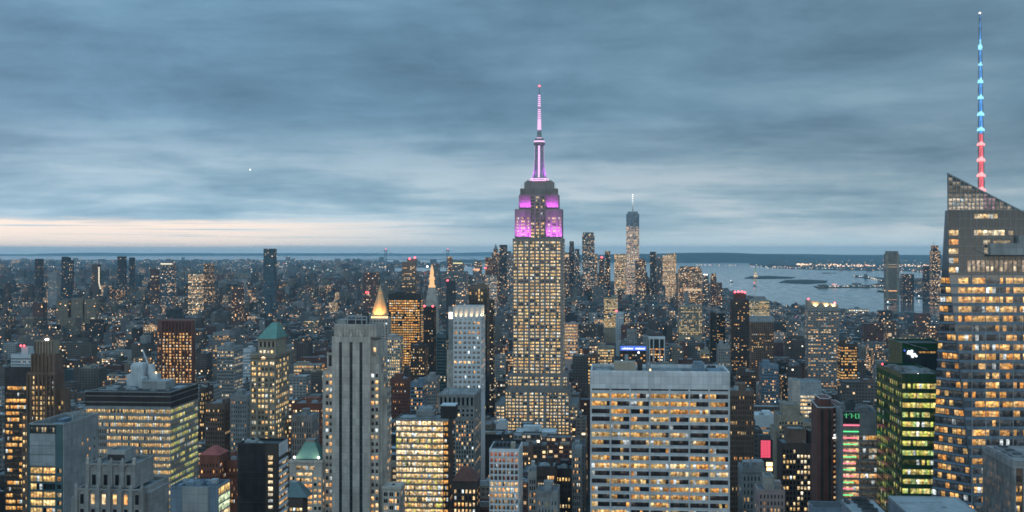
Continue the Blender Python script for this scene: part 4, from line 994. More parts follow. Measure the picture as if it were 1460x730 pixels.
# ---------------------------------------------------------------- right side of the view
def build_crystal():
    b = B('crystal_tower', 'faceted glass skyscraper with slanted lattice crown and orange lit floors at the right edge', 'skyscraper', 1350, 1570, 300, 520, 50, rot=0.0)
    X, Z, r = b.X, b.Z, b.rnd; k = b.D/F
    lf = lambda y: float(np.interp(y, [247, 385, 730, 900], [1350.5, 1353, 1389, 1404]))       # left edge of the front face
    lb = lambda y: float(np.interp(y, [247, 300, 420, 500, 700, 900], [1350, 1347.5, 1340.5, 1337, 1329.5, 1322]))
    ld = lambda y: float(np.interp(y, [247, 385, 730, 900], [.6, 3, 17, 22]))                  # how far back the left facet runs
    slope = lambda px: 247+(px-1350)*56/110
    m = b.mb('wall', 'tower_glass'); ys = [760, 730, 650, 560, 470, 385, 300]
    def persp(px, dep): return (px-CX)*(b.D+dep)/F-b.cx
    ring = lambda y: [(X(lf(y)), 0, Z(y)), (X(1570), 0, Z(y)), (X(1570), 50, Z(y)), (persp(lb(y), 50)+1.0, 50, Z(y)), (persp(lb(y), ld(y)), ld(y), Z(y))]
    r0 = ring(900); r0 = [(x, y, 0) for x, y, z in r0]
    m.loft([r0]+[ring(y) for y in ys], cap=True)
    # slanted lattice crown above the last floor
    c = b.mb('crown_screen', 'dark_glass')
    top = [(1350.5, 247), (1570, 247+220*56/110)]
    c.face([(X(1350.8), 0, Z(299.8)), (X(1453), 0, Z(299.8)), (X(1350.5), 0, Z(247))])
    bx = persp(1350.9, 8)
    c.face([(bx, 8, Z(299.8)), (X(1453), 8, Z(299.8)), (bx, 8, Z(247)+.5)])
    c.face([(X(1350.8), 0, Z(299.8)), (X(1350.5), 0, Z(247)), (bx, 8, Z(247)+.5), (bx, 8, Z(299.8))])
    c.face([(X(1453), 0, Z(299.8)), (X(1350.5), 0, Z(247)), (bx, 8, Z(247)+.5), (X(1453), 8, Z(299.8))])
    lat = b.mb('lattice', 'steel')
    for q in range(19):
        p = 1352+q*5.6
        if slope(p) < 299: lat.box(X(p)-.12, X(p)+.12, -.35, -.1, Z(299.8), Z(slope(p)))
    for q in range(9):
        y = 253+q*5.8; lat.box(X(1351), X(1350+(y-247)*110/56), -.3, -.1, Z(y)-.1, Z(y)+.1, bottom=True)
    lat.bar((X(1350.5), -.2, Z(247)), (X(1570), -.2, Z(247+220*56/110)), .4)
    for q in range(17):
        for j in range(8):
            p, y = 1352.6+q*5.6, 253.6+j*5.8
            if slope(p+5) < y:
                g = (.55 if j in (5, 6, 7) and q < 9 else .22)*r.uniform(.5, 1.1)
                if j == 3 or r.random() < .12: g *= .3
                b.pane('F', 0, X(p), X(p+4.5), Z(y+4.8), Z(y), [fade((1, .82, .62) if not (8 < q < 12) else (1, .62, .68), g)])
    # dark mechanical storeys with a few lit strips
    b.mb('plant_storey', 'dark_glass').box(X(1352.5), X(1565), -.2, .2, Z(392), Z(300.5), bottom=True)
    for q in range(24): b.mb('fin', 'steel').box(X(1368+q*8)-.08, X(1368+q*8)+.08, -.32, -.2, Z(392), Z(301))
    for j in range(7): b.mb('fin', 'steel').box(X(1352.5), X(1565), -.3, -.2, Z(312+j*13)-.06, Z(312+j*13)+.06, bottom=True)
    for x0, x1, ya, yb, g, n in ((1389, 1422, 305, 311.5, .75, 8), (1388.5, 1432, 328, 335.5, 1.0, 9), (1437, 1444, 329, 335, .4, 2), (1402, 1411, 342, 349, .5, 2), (1403, 1408, 353, 362, .5, 1), (1416, 1440, 343, 348, .25, 6)):
        b.pane('F', -.22, X(x0), X(x1), Z(yb), Z(ya), [fade(r.choice(WHITE), g*r.uniform(.75, 1.1)) for _ in range(n)])
    for j in range(5):
        y = 328+j*13.2; g = (.9, .8, .95, .45, .95)[j]
        b.pane('F', -.22, X(1352.6), X(1366), Z(y+7.6), Z(y), [fade(WARM[(j+2) % 5], g*r.uniform(.75, 1.1)) for _ in range(4)])
    for q in range(15):
        b.pane('F', -.22, X(1379+q*6.5), X(1384+q*6.5), Z(388), Z(371), [fade((1, .72, .5), r.uniform(.08, .38))]); 
        if r.random() < .7: b.pane('F', -.26, X(1380+q*6.5), X(1383.5+q*6.5), Z(386), Z(380), [fade((1, .78, .5), r.uniform(.5, 1.1))])
    b.part('terrace_box', 'grey_concrete', lambda m: (m.box(X(1408), X(1462), -3.5, -.25, Z(363.5), Z(347), bottom=True), m.box(X(1449), X(1470), -3.0, -.26, Z(346.8), Z(336), bottom=True)))
    b.part('terrace_soffit', 'charcoal', lambda m: m.box(X(1407), X(1462), -3.6, -.25, Z(365.5), Z(363.6), bottom=True))
    b.part('gantry', 'steel', lambda m: (m.bar((X(1388), -.8, Z(354)), (X(1408), -3, Z(363)), .12),))
    # office floors: front face and the left facet
    pz = 13.55; mul = b.mb('mullion', 'steel'); sp = b.mb('spandrel', 'blue_steel')
    for j in range(26):
        y = 396+j*pz; prob = .2 if j in (10, 15) else r.uniform(.45, .88)
        if y > 735: break
        x0 = lf(y)+2
        sp.box(X(lf(y+12)+1.0), X(1568), -.28, .1, Z(y+pz-.3), Z(y+pz*.66), bottom=True)
        bays = [1386+19.6*q for q in range(8)]; bays = [p for p in [1366.5-19.6, 1366.4] if p > x0-8]+bays
        for p in bays:
            a0, a1 = max(p, x0+1.5), p+18.6
            if a1-a0 < 4: continue
            n = max(1, round((a1-a0)/4.8)); on = r.random() < prob; gl = []
            fb = r.uniform(.6, 1.1)
            for q in range(n):
                o = on if r.random() < .75 else r.random() < prob*.7
                gl.append(fade(r.choice(GOLD+WARM[:2]), fb*r.uniform(.6, 1.15)) if o else fade((.05, .06, .07), r.uniform(.2, 1.0)))
            b.pane('F', 0, X(a0), X(a1), Z(y+8.4), Z(y), gl, .06)
        # left facet
        n = 7
        def P(t, yy):
            return Vector((X(lf(yy))*(1-t)+persp(lb(yy), ld(yy))*t, ld(yy)*t, Z(yy)))
        e1 = P(1, y+4)-P(0, y+4); nor = Vector((e1.y, -e1.x, 0)); nor.normalize(); nor = -nor if nor.y > 0 else nor; o = nor*.12
        wide = lf(y)-lb(y); n = max(2, int(wide/6))
        for i in range(n):
            t0, t1 = (i+.08)/n, (i+.92)/n; on = r.random() < prob*.8
            g = fade(r.choice(GOLD+WARM[:2]), r.uniform(.45, 1.0)) if on else fade((.05, .06, .07), r.uniform(.2, .8))
            b.wins.append([([tuple(P(t1, y+7.8)+o), tuple(P(t0, y+7.8)+o), tuple(P(t0, y)+o), tuple(P(t1, y)+o)], g)])
        a, c2 = P(0, y+11)+nor*.1, P(1, y+11)+nor*.1; sp.bar(tuple(a), tuple(c2), .55)
    for p in np.arange(1386-.5, 1566, 19.6): mul.box(X(p)-.16, X(p)+.16, -.34, .1, Z(735), Z(393))
    # twisted lattice mast, blue above and red below, lit in segments
    sx, sy = X(1406.8), 6.0; mast = MB()
    rad = lambda y: float(np.interp(y, [15, 60, 185, 275], [1.2, 2.4, 3.9, 4.9]))*k
    xo = lambda y: sx+(y-275)*.0075*k
    pr = [275, 255, 232, 210, 188, 170, 145, 122, 98, 75, 55, 35, 22, 15]
    def seg(m, ya, yb, f0=1.0, n=6):
        c = [(math.cos(2*math.pi*i/n), math.sin(2*math.pi*i/n)) for i in range(n)]
        m.loft([[(xo(ya)+u*rad(ya)*f0, sy+v*rad(ya)*f0, Z(ya)) for u, v in c], [(xo(yb)+u*rad(yb)*f0, sy+v*rad(yb)*f0, Z(yb)) for u, v in c]])
    for y0, y1 in zip(pr, pr[1:]):
        for q in range(4):
            t = q*math.pi/2+.5; u0 = (math.cos(t), math.sin(t)); u1 = (math.cos(t+.8), math.sin(t+.8))
            mast.bar((xo(y0)+u0[0]*rad(y0), sy+u0[1]*rad(y0), Z(y0)), (xo(y1)+u0[0]*rad(y1), sy+u0[1]*rad(y1), Z(y1)), .16)
            mast.bar((xo(y0)+u0[0]*rad(y0), sy+u0[1]*rad(y0), Z(y0)), (xo(y1)+u1[0]*rad(y1), sy+u1[1]*rad(y1), Z(y1)), .12)
    mo = mast.build('spire', 'steel', b.root)
    m = MB(); seg(m, 188, 17, .80); m.build('blue_light_tube', 'led_blue', mo)
    m = MB(); seg(m, 277, 189, .70); m.build('red_light_tube', 'led_red', mo)
    for y, h, rr, mat in ((68, 20, .95, 'led_azure'), (91, 9, .9, 'led_azure'), (116, 12, 1.0, 'led_azure'), (139, 10, 1.0, 'led_azure'), (163, 10, 1.1, 'led_azure'), (185, 9, 1.1, 'led_azure'), (206, 8, 1.1, 'led_coral'), (229, 10, 1.1, 'led_coral'), (251, 9, 1.1, 'led_coral'), (272, 9, 1.1, 'led_coral')):
        m = MB(); q = rad(y)*rr*1.35; m.loft([[(xo(y)+math.cos(t*.785)*q, sy+math.sin(t*.785)*q, z) for t in range(8)] for z, q in ((Z(y), q*.9), (Z(y-h*.22), q), (Z(y-h*.65), q*.5), (Z(y-h*1.25), q*.10))])
        m.build('spire_lamp', mat, mo)
    m = MB(); m.ball((xo(15), sy, Z(15)), .6); m.build('beacon', 'lamp_white', mo)
    b.finish()
build_crystal()

def build_green_tower():
    b = B('glass_tower', 'green glass office tower with yellow lit floors left of the faceted skyscraper', 'office tower', 1287, 1345, 533, 560, 54)
    X, Z, r = b.X, b.Z, b.rnd; g = 'green_glass'
    b.shell(b.xl, b.xr, 0, 54, 0, b.h, wm=g, rm='roof_membrane', dz=1.2, t=.5)
    pz = 13.6
    for j in range(16):
        y = 547+j*pz
        if y > 740: break
        for i in range(3):
            x0 = X(1287.5+i*19.5); on = r.random() < .92; fb = r.uniform(.75, 1.1)
            gl = [fade(r.choice(GREENY), fb*r.uniform(.5, 1.1)) if on and r.random() < .92 else fade((.05, .06, .02), .6) for _ in range(5)]
            if i == 1 and r.random() < .4: gl[0] = fade((1, .95, .75), 1.5)
            b.pane('F', 0, x0, X(1287.5+i*19.5+18.4), Z(y+7.2), Z(y), gl, .06)
        b.mb('spandrel', g).box(b.xl-.3, b.xr, -.3, 53.8, Z(y+13), Z(y+8.6), bottom=True)
        for i in range(13):
            on = r.random() < .5; y0 = .6+i*4.1
            b.pane('L', b.xl, y0, y0+3.6, Z(y+7.2), Z(y), [fade(r.choice(GREENY), r.uniform(.12, .5)) if on else fade((.02, .03, .015), .4) for _ in range(2)])
    for i in range(14): b.mb('mullion', g).box(b.xl-.38, b.xl+.1, 4.05*i, 4.05*i+.25, b.zmin(), Z(540))
    z = b.h-1.2
    b.rooftop(b.xl+2, b.xr-4, 2, 8, z, 3, 'steel', sz=(2, 4)); b.rooftop(b.xl+1, b.xl+9, 12, 40, z, 6, 'grey_stone', sz=(2, 5))
    lp = MB(); lp.ball((X(1310), 1.2, Z(534)), .55); lp.build('roof_lamp', 'lamp_white', b.root)
    lp = MB(); lp.ball((b.xl+.5, 44, b.h+.4), .5); lp.build('roof_lamp', 'lamp_red', b.root)
    b.finish()
    s = B('glass_tower', 'dark green glass slab carrying a glaring white sign above the green tower', 'office tower', 1287, 1350, 489, 620, 30, yv=530, keep=False)
    X, Z = s.X, s.Z
    s.shell(s.xl, s.xr, 0, 30, 0, s.h, wm='green_glass', rm='roof_dark')
    s.part('slant_fin', 'steel', lambda m: m.bar((X(1288), -.3, Z(488)), (X(1322), -.3, Z(498)), .25))
    s.part('dark_screen', 'dark_glass', lambda m: m.box(X(1289), X(1348), -.2, .1, Z(531), Z(499)))
    sg = MB()
    for px, py, q in ((1296, 501.5, 2.8), (1300, 500.6, 2.6), (1299, 504.5, 3.2), (1303.5, 505.5, 3.2), (1306, 507.5, 2.4), (1301, 508.5, 2.4), (1294.6, 504, 2.0)):
        c, rr = (X(px), Z(py)), q*.68*s.D/F
        for z0 in (0,):
            pts = [(c[0]+math.cos(t*.524)*rr, -.9, c[1]+math.sin(t*.524)*rr) for t in range(12)]
            sg.face([(x, y-.011*px % .3, z) for x, y, z in pts])
            for i in range(12): sg.face([pts[i], pts[(i+1) % 12], (pts[(i+1) % 12][0], -.3, pts[(i+1) % 12][2]), (pts[i][0], -.3, pts[i][2])])
    sg.build('illuminated_sign', 'sign_white', s.root)
    m = MB(); m.ball((X(1290.2), -.5, Z(499.8)), .6); m.build('blue_lamp', 'sign_blue', s.root)
    for i in range(5): s.pane('F', -.2, X(1310+i*5), X(1314+i*5), Z(503.5), Z(501), [fade(GOLD[i % 4], .5)])
    s.finish()
build_green_tower()

def build_striped():
    b = B('office_block', 'office block with red and green neon bars down its left edge', 'office building', 1202, 1251, 586, 640, 30)
    X, Z, r = b.X, b.Z, b.rnd
    b.shell(b.xl, b.xr, 0, 30, 0, b.h, wm='grey_stone', rm='roof_dark')
    pz = 9.05
    for j in range(16):
        y = 621+j*pz
        if y > 738: break
        dim = j in (1, 2, 3, 4)
        for i in range(2):
            x0 = 1226.5+i*12.2; on = r.random() < (.6 if j else .9)
            if j == 5: on = False
            c = GOLD if j == 0 else (WHITE if dim else WARM+REDDISH[3:])
            b.pane('F', 0, X(x0), X(x0+11.2), Z(y+6), Z(y), [fade(r.choice(c), (.45 if dim else .95)*r.uniform(.5, 1.15)) if on and r.random() < .85 else fade((.08, .07, .06), .6) for _ in range(3)])
        b.pane('F', 0, X(1203), X(1224.5), Z(y+6), Z(y), [fade(r.choice(WARM+REDDISH[3:]), r.uniform(.35, 1.0)) if r.random() < .85 else fade((.1, .08, .06), .6) for _ in range(5)])
        b.mb('spandrel', 'grey_stone').box(X(1225), b.xr, -.25, .1, Z(y+8.9), Z(y+6.2), bottom=True)
    for j in range(13):
        y = 605.5+j*9.05; w = 22.5-j*.85
        m = MB(); m.box(X(1202.6), X(1202.6+w), -.7, -.3, Z(y+1.5), Z(y), bottom=True); m.build('neon_bar', 'bar_red' if j % 2 == 0 else 'bar_green', b.root)
    sg = MB()     # green lettering, not legible at this distance
    for p, y0, y1 in ((1203.5, 591, 592), (1206, 589.5, 596), (1208.5, 591, 592), (1211, 589.5, 590.5), (1213.5, 589.5, 596), (1216, 592.5, 593.5), (1219, 589.5, 596.5), (1222, 589.5, 590.5), (1223.5, 590, 596.5), (1221, 595.8, 596.8)):
        sg.box(X(p), X(p+1.6), -.6, -.3, Z(y1), Z(y0), bottom=True)
    sg.build('green_sign', 'sign_green', b.root)
    b.part('sign_panel', 'charcoal', lambda m: m.box(X(1202.3), X(1225), -.28, .1, Z(604), Z(587.5), bottom=True))
    z = b.h-1
    b.part('cooling_tower', 'roof_dark', lambda m: (m.box(X(1211), X(1223), 6, 13, z, z+5), m.cone(X(1217), 9, z+5, z+6, 1.8, 1.8)))
    b.rooftop(b.xl+1, b.xr-3, 2, 26, z, 9, 'grey_stone', sz=(2, 5))
    b.finish()
build_striped()

def build_red_tower():
    b = B('granite_tower', 'reddish brown granite tower with dark vertical window shafts and white rim', 'office tower', 1166, 1188, 581, 660, 34)
    X, Z, r = b.X, b.Z, b.rnd; w = 'red_granite'
    ring = lambda z: [(X(1166), 1.2, z), (X(1170), 0, z), (X(1186), 0, z), (X(1188), .8, z), (X(1188)+8, 9, z), (X(1188)+7, 34, z), (X(1166)+2, 34, z)]
    b.mb('wall', w).loft([ring(0), ring(b.h)]); 
    q = [(x*1.0, y, z) for x, y, z in ring(b.h)]
    rim = MB()
    for i in range(len(q)): rim.bar(q[i], q[(i+1) % len(q)], .28)
    rim.build('rim', 'white_metal', b.root)
    up = lambda z: [(X(1172), 6, z), (X(1184), 5, z), (X(1190), 12, z), (X(1188), 24, z), (X(1172), 24, z)]
    b.mb('upper_tier', w).loft([up(b.h-.5), up(Z(570))]); rim = MB(); q = up(Z(570))
    for i in range(len(q)): rim.bar(q[i], q[(i+1) % len(q)], .28)
    rim.build('rim', 'white_metal', b.root)
    for a, c in ((1170.4, 1174), (1181, 1185)):
        b.mb('window_shaft', 'charcoal').box(X(a), X(c), -.12, .1, b.zmin(), Z(584))
        for j in range(22): b.mb('shaft_spandrel', 'bronze').box(X(a), X(c), -.25, .0, Z(590+j*7)-.4, Z(590+j*7)+.3)
    for a in (1169.6, 1176, 1179, 1186.2): b.mb('pier', w).box(X(a)-.35, X(a)+.35, -.5, .1, b.zmin(), Z(582))
    # canted right flank with slanting rows of lit glass
    p0, p1 = Vector((X(1188), .8, 0)), Vector((X(1188)+8, 9, 0)); d = p1-p0; n = Vector((d.y, -d.x, 0)).normalized()
    for j in range(20):
        y = 590+j*7.4
        for i in range(3):
            a = p0+d*((i+.1)/3)+n*.08; c = p0+d*((i+.9)/3)+n*.08
            g = fade(r.choice(WARM), r.uniform(.3, .8)) if j > 6 and r.random() < .7 else fade((.12, .12, .12), .9)
            b.wins.append([([(a.x, a.y, Z(y+3.6)), (c.x, c.y, Z(y+3.6)), (c.x, c.y, Z(y)), (a.x, a.y, Z(y))], g)])
    lp = MB(); lp.bar((X(1187), -.6, Z(624)), (X(1198), 4, Z(624.4)), .3); lp.build('strip_lamp', 'lamp_white', b.root)
    b.finish()
build_red_tower()

def near_roofs():
    b = B('white_roofed_block', 'nearest bare pale roof slab at bottom right under the green tower', 'building', 1283, 1381, 717, 385, 9, rot=GRID)
    X, Z = b.X, b.Z; b.root.location.z = 0
    zt = CAMZ-(709-HY)*400/F; w = b.w
    m = MB(); m.box(b.xl, b.xr, -50, 15, 0, zt); m.build('wall', 'blue_steel', b.root)
    m = MB(); m.box(b.xl+.3, b.xr-.3, -49.7, 14.7, zt, zt+.12); m.build('roof', 'roof_gravel', b.root)
    m = MB()
    for x0, x1, y0, y1 in ((b.xl-.1, b.xl+.35, -50, 15.1), (b.xr-.35, b.xr+.1, -50, 15.1)): m.box(x0, x1, y0, y1, zt-.5, zt+.35)
    m.box(b.xl+.4, b.xr-.4, 14.7, 15.12, zt-.5, zt+.34); m.build('parapet', 'steel', b.root)
    m = MB(); m.box(-3, 4, 6, 6.1, zt+.12, zt+.2); m.box(2, 3.5, -2, -1, zt+.12, zt+.4); m.build('roof_patch', 'roof_membrane', b.root)
    b = B('cooling_plant', 'small rooftop block with two large round cooling fans at the bottom edge', 'building', 1208, 1252, 716, 385, 9)
    zt = CAMZ-(714-HY)*394/F; m = MB(); m.box(b.xl, b.xr, -40, 9, 0, zt); m.build('wall', 'blue_steel', b.root)
    m = MB(); m.box(b.xl-.2, b.xr+.2, -40.2, 9.2, zt-.1, zt+.25); m.build('deck', 'roof_gravel', b.root)
    for y in (4.5, -1.5, -8, -15):
        m = MB(); m.cone(.6, y, zt+.25, zt+1.1, 2.6, 2.5, 20, cap=False); m.cone(.6, y, zt+.3, zt+.45, 2.45, 2.45, 20); f = m.build('fan', 'roof_dark', b.root)
        m = MB(); m.cone(.6, y, zt+.45, zt+.8, .4, .35, 10)
        for q in range(5): m.bar((.6, y, zt+.7), (.6+math.cos(q*1.257)*2.3, y+math.sin(q*1.257)*2.3, zt+.75), .16)
        m.build('fan_blade', 'charcoal', f)
    m = MB(); m.box(b.xl+.3, b.xl+1.4, 2, 7, zt+.25, zt+1.3); m.box(-2, 3, 7.2, 8.6, zt+.25, zt+1.6); m.build('plant_box', 'roof_dark', b.root)
    b = B('plain_roof_block', 'plain dark flat roof at bottom edge left of the cooling fans', 'building', 1160, 1206, 724, 450, 12)
    b.shell(b.xl, b.xr, 0, 12, 0, b.h, wm='blue_steel', rm='roof_dark', dz=.4, t=.3); b.finish()
    # ribbed block in the right corner
    b = B('office_block', 'brown ribbed block in the bottom right corner with orange lit front windows', 'office building', 1447, 1520, 658, 420, 35)
    X, Z, r = b.X, b.Z, b.rnd; w = 'grey_stone'
    b.shell(b.xl, b.xr, 0, 35, 0, b.h, wm='brown_brick', rm='roof_dark', dz=1.0, t=.5)
    pz = 14.2
    for j in range(6):
        y = 679+j*pz
        for i in range(5): b.pane('F', 0, X(1449+i*12), X(1457.5+i*12), Z(y+8.2), Z(y), [fade(r.choice(GOLD), r.uniform(.6, 1.1)) if r.random() < .8 and j else fade((.06, .05, .04), .4) for _ in range(3)], .05)
        for i in range(26):
            y0 = .6+i*1.32; on = r.random() < (.5 if j else .1)
            b.pane('L', b.xl, y0, y0+.8, Z(y+7), Z(y-2), [fade(r.choice(GOLD), r.uniform(.4, .9)) if on else fade((.04, .03, .03), .4)])
    for i in range(27): b.mb('rib', w).box(b.xl-.45, b.xl+.1, .15+i*1.32, .48+i*1.32, b.zmin(), Z(659))
    for i in range(7): b.mb('pier', w).box(X(1447+i*12)-.05, X(1449+i*12)+.05, -.5, .1, b.zmin(), Z(659))
    b.mb('fascia', w).box(b.xl-.5, b.xr, -.55, 34.9, Z(668), Z(658.4), bottom=True)
    z = b.h-1
    for y0 in (8, 16, 24):
        m = MB(); m.box(b.xl+2, b.xl+7, y0, y0+5, z, z+1.7); c = m.build('cooling_unit', 'roof_membrane', b.root)
        m = MB(); m.cone(b.xl+4.5, y0+2.5, z+1.7, z+2.1, 1.7, 1.7, 14); m.build('fan', 'roof_dark', c)
    b.finish()
near_roofs()

def build_stepped_brown():
    b = B('stone_tower', 'tan stepped tower with yellow windows below the pale banded block', 'office tower', 1110, 1146, 592, 900, 26, yv=730)
    X, Z, r = b.X, b.Z, b.rnd; w = 'tan_stone'
    b.shell(b.xl, b.xr, 0, 26, 0, b.h, wm=w)
    b.shell(X(1117), X(1141), 3, 20, Z(593), Z(577), 'upper_tier', w, 'roof_dark'); b.shell(b.xr+.02, X(1160), 1, 26, 0, Z(602), 'wing', w); b.shell(X(1104), b.xl-.02, 2, 25, 0, Z(612), 'wing', w)
    b.part('turret', 'grey_stone', lambda m: m.cone(X(1119), 6, Z(577), Z(574), 1.6, .6, 8))
    b.grid('F', 0, X(1111), X(1145), Z(735), Z(600), 9, 21, .55, .55, .55, YELLOW, 1.0, 1, .3, w, floorvar=.3)
    b.grid('F', 1, X(1147), X(1159), Z(735), Z(606), 4, 20, .55, .55, .3, YELLOW, 1.0, 1, .3, w, part='wing')
    b.finish()
    b = B('brick_tower', 'dark brick tower dotted with bright yellow windows left of the red granite tower', 'office tower', 1115, 1166, 632, 740, 22)
    X, Z, r = b.X, b.Z, b.rnd; w = 'dark_brick'
    b.shell(b.xl, b.xr, 0, 22, 0, b.h, wm=w); b.shell(X(1124), X(1150), 2, 18, b.h-.5, Z(612), 'upper_tier', 'brown_brick', 'roof_dark')
    b.part('tank_house', 'charcoal', lambda m: (m.box(X(1154), X(1165), 5, 13, b.h-1, Z(616)),)); b.part('roof_rail', 'steel', lambda m: m.bar((X(1144), 1, Z(628)), (X(1151), 1, Z(634)), .3))
    b.grid('F', 0, X(1136), X(1165), Z(737), Z(647), 6, 12, .6, .6, .72, WHITE, 1.1, 1, .3, w, floorvar=.15)
    b.grid('F', 0, X(1116), X(1135), Z(737), Z(640), 4, 13, .55, .6, .5, YELLOW, .95, 1, .3, w)
    b.finish()
build_stepped_brown()

def build_bands():
    b = B('office_block', 'pale block with blank grey top and bright banded floors', 'office building', 1141, 1171, 544, 1200, 30, yv=600)
    X, Z, r = b.X, b.Z, b.rnd; w = 'pale_stone'
    b.shell(b.xl, b.xr, 0, 30, 0, b.h, wm='steel', rm='roof_membrane'); b.shell(X(1130), b.xl-.02, 0, 30, 0, Z(543), 'side_wing', w)
    b.grid('F', 0, b.xl+.3, b.xr-.3, Z(618), Z(563), 3, 10, .94, .55, .92, WHITE, 1.0, 4, .3, w, part='band')
    b.finish()
build_bands()

def build_stone_terrace():
    b = B('stone_block', 'grey stone block with colonnaded top storey in front of the crown lit white tower', 'office building', 625, 677, 562, 850, 40, yv=690)
    X, Z, r = b.X, b.Z, b.rnd; w = 'grey_stone'
    b.shell(b.xl, b.xr, 0, 40, 0, b.h, wm=w, rm='roof_gravel')
    b.grid('F', 0, b.xl+.4, b.xr-.4, Z(579), Z(565.5), 8, 1, .5, .85, 0, WARM, .4, 2, .5, w)
    b.grid('F', 0, b.xl+.4, b.xr-.4, Z(595), Z(582), 8, 2, .5, .55, .22, WARM, 1.0, 1, .3, w)
    b.mb('cornice', w).box(b.xl-.4, b.xr+.4, -.6, 40.3, Z(565), Z(563), bottom=True); b.mb('cornice', w).box(b.xl-.3, b.xr+.3, -.4, 40.2, Z(597), Z(595.4), bottom=True)
    b.grid('F', 0, X(650), b.xr-.6, Z(690), Z(599), 7, 15, .5, .6, .4, WARM, .95, 1, .5, w, spans=False)
    b.grid('F', 0, b.xl+.6, X(650), Z(690), Z(599), 5, 15, .5, .6, .1, WARM, .6, 1, .5, w, spans=False)
    b.grid('R', b.xr, .6, 39, Z(690), Z(566), 10, 20, .5, .5, .15, WARM, .7, 1, .3, w, spans=False)
    b.rooftop(b.xl+2, b.xr-3, 4, 30, b.h-1, 6, 'steel'); b.finish()
    b = B('hotel_tower', 'white gridded tower with floodlit fluted crown left of the tallest tower', 'skyscraper', 646, 686, 436, 950, 30, yv=560)
    X, Z, r = b.X, b.Z, b.rnd; w = 'white_metal'
    b.shell(b.xl, b.xr, 0, 30, 0, Z(455), wm=w); cr = b.mb('crown', w)
    b.shell(b.xl+.6, b.xr-.6, .8, 29, Z(456), Z(437), 'crown_core', w, 'roof_dark')
    for p in (646, 653, 660, 668, 676, 683.4): cr.box(X(p), X(p+2.4), -.15, 1.0, Z(455.3), Z(436)); spot(b.root, (X(p+3.9), -.3, Z(456)+.9), (X(p+3.9), .7, Z(440)), 3600, (1, .66, .34), 60, .4, 1.0)
    for y in (3, 12, 21): spot(b.root, (b.xr+.35, y+3, Z(456)+.9), (b.xr-.5, y+3, Z(440)), 14000, (1, .74, .42), 64, .4, 1.0)
    b.grid('F', 0, b.xl+.2, b.xr-.2, Z(562), Z(457), 6, 15, .62, .52, .07, WARM, .8, 2, .35, w, dark=6)
    b.grid('R', b.xr, .4, 29.6, Z(562), Z(457), 5, 15, .6, .5, .05, WARM, .7, 2, .35, w, dark=3)
    b.shell(X(636), b.xl-.02, 4, 28, 0, Z(500), 'side_wing', 'pale_stone'); 
    b.mb('blank_wall', 'pale_stone').box(X(636)+.1, b.xl-.2, 3.8, 4.1, Z(562), Z(505))
    b.shell(X(637.5), X(645), 6, 20, Z(501), Z(438), 'stair_tower', 'grey_stone'); m = MB(); m.box(X(638.5), X(643.5), 5.7, 6.1, Z(455), Z(446), bottom=True); m.build('lit_panel', 'lamp_white', b.root)
    b.finish()
build_stone_terrace()

def build_ribbed():
    tower('ribbed_tower', 'brown ribbed tower mostly dark just right of the broad white slab', 'office tower', 1040, 1075, 557, 800, 26, 'brown_brick', 13, 3.4, .5, .62, .03, WARM, .7, relief=.5, blank=3, spans=False)
    b = tower('classical_block', 'small grey classical block with low attic near the magenta screen', 'building', 1058, 1091, 668, 720, 22, 'grey_stone', 6, 4.2, .4, .6, .02, WARM, .6, relief=.3, blank=4, finish=False)
    b.mb('attic', 'grey_stone').box(b.X(1073), b.X(1090), 3, 14, b.h-1, b.Z(660)); b.mb('cornice', 'grey_stone').box(b.xl-.4, b.xr+.4, -.4, 22.2, b.Z(674), b.Z(672), bottom=True); b.finish()
    b = tower('pink_block', 'pinkish stone block at the bottom edge below the magenta screen', 'building', 1081, 1119, 698, 640, 16, 'pink_stone', 7, 3.6, .4, .55, .08, WARM, .8, relief=.3, blank=2, finish=False)
    b.shell(b.X(1091), b.X(1104), 1, 14, b.h-.5, b.Z(680), 'upper_tier', 'pale_stone', 'roof_gravel'); b.finish()
    b = B('screen_building', 'dark block carrying a tall glowing magenta screen', 'building', 1075, 1102, 655, 860, 18, yv=680)
    X, Z = b.X, b.Z; b.shell(b.xl, b.xr, 0, 18, 0, b.h, wm='charcoal', rm='roof_dark')
    b.part('screen_housing', 'charcoal', lambda m: m.box(X(1084.3), X(1101.8), 1, 4, Z(657), Z(627)))
    m = MB()
    for j in range(8):
        for i in range(3): m.box(X(1085+i*4.6), X(1085+i*4.6+4.3), .6, .95, Z(631+j*3.1), Z(628.2+j*3.1), bottom=True)
    m.build('video_screen', 'sign_magenta', b.root)
    m = MB(); m.box(X(1076.5), X(1086), -.5, -.1, Z(660.5), Z(657), bottom=True); m.build('lit_sign', 'sign_white', b.root)
    m = MB(); m.box(X(1092.5), X(1101), -.5, -.1, Z(664.5), Z(659), bottom=True); m.box(X(1093), X(1101), -.5, -.1, Z(671), Z(666.5), bottom=True); m.build('lit_sign', 'lamp_warm', b.root)
    b.part('tank_base', 'roof_dark', lambda m: m.box(X(1084), X(1100), 5, 12, b.h-1, Z(622)))
    b.finish()
build_ribbed()

# ---------------------------------------------------------------- towers of the middle distance
def crown_box(px0, px1, yt, wm='charcoal'):
    def f(b): m = MB(); m.box(b.X(px0), b.X(px1), b.dep*.25, b.dep*.75, b.h-1, b.Z(yt)); m.build('crown', wm, b.root)
    return f
def red_lamps(*pts):
    def f(b):
        for p, y in pts: m = MB(); m.ball((b.X(p), 1, b.Z(y)), 2.0*b.D/2000); m.build('warning_lamp', 'lamp_red', b.root)
    return f
def both(*fs): return lambda b: [f(b) for f in fs]

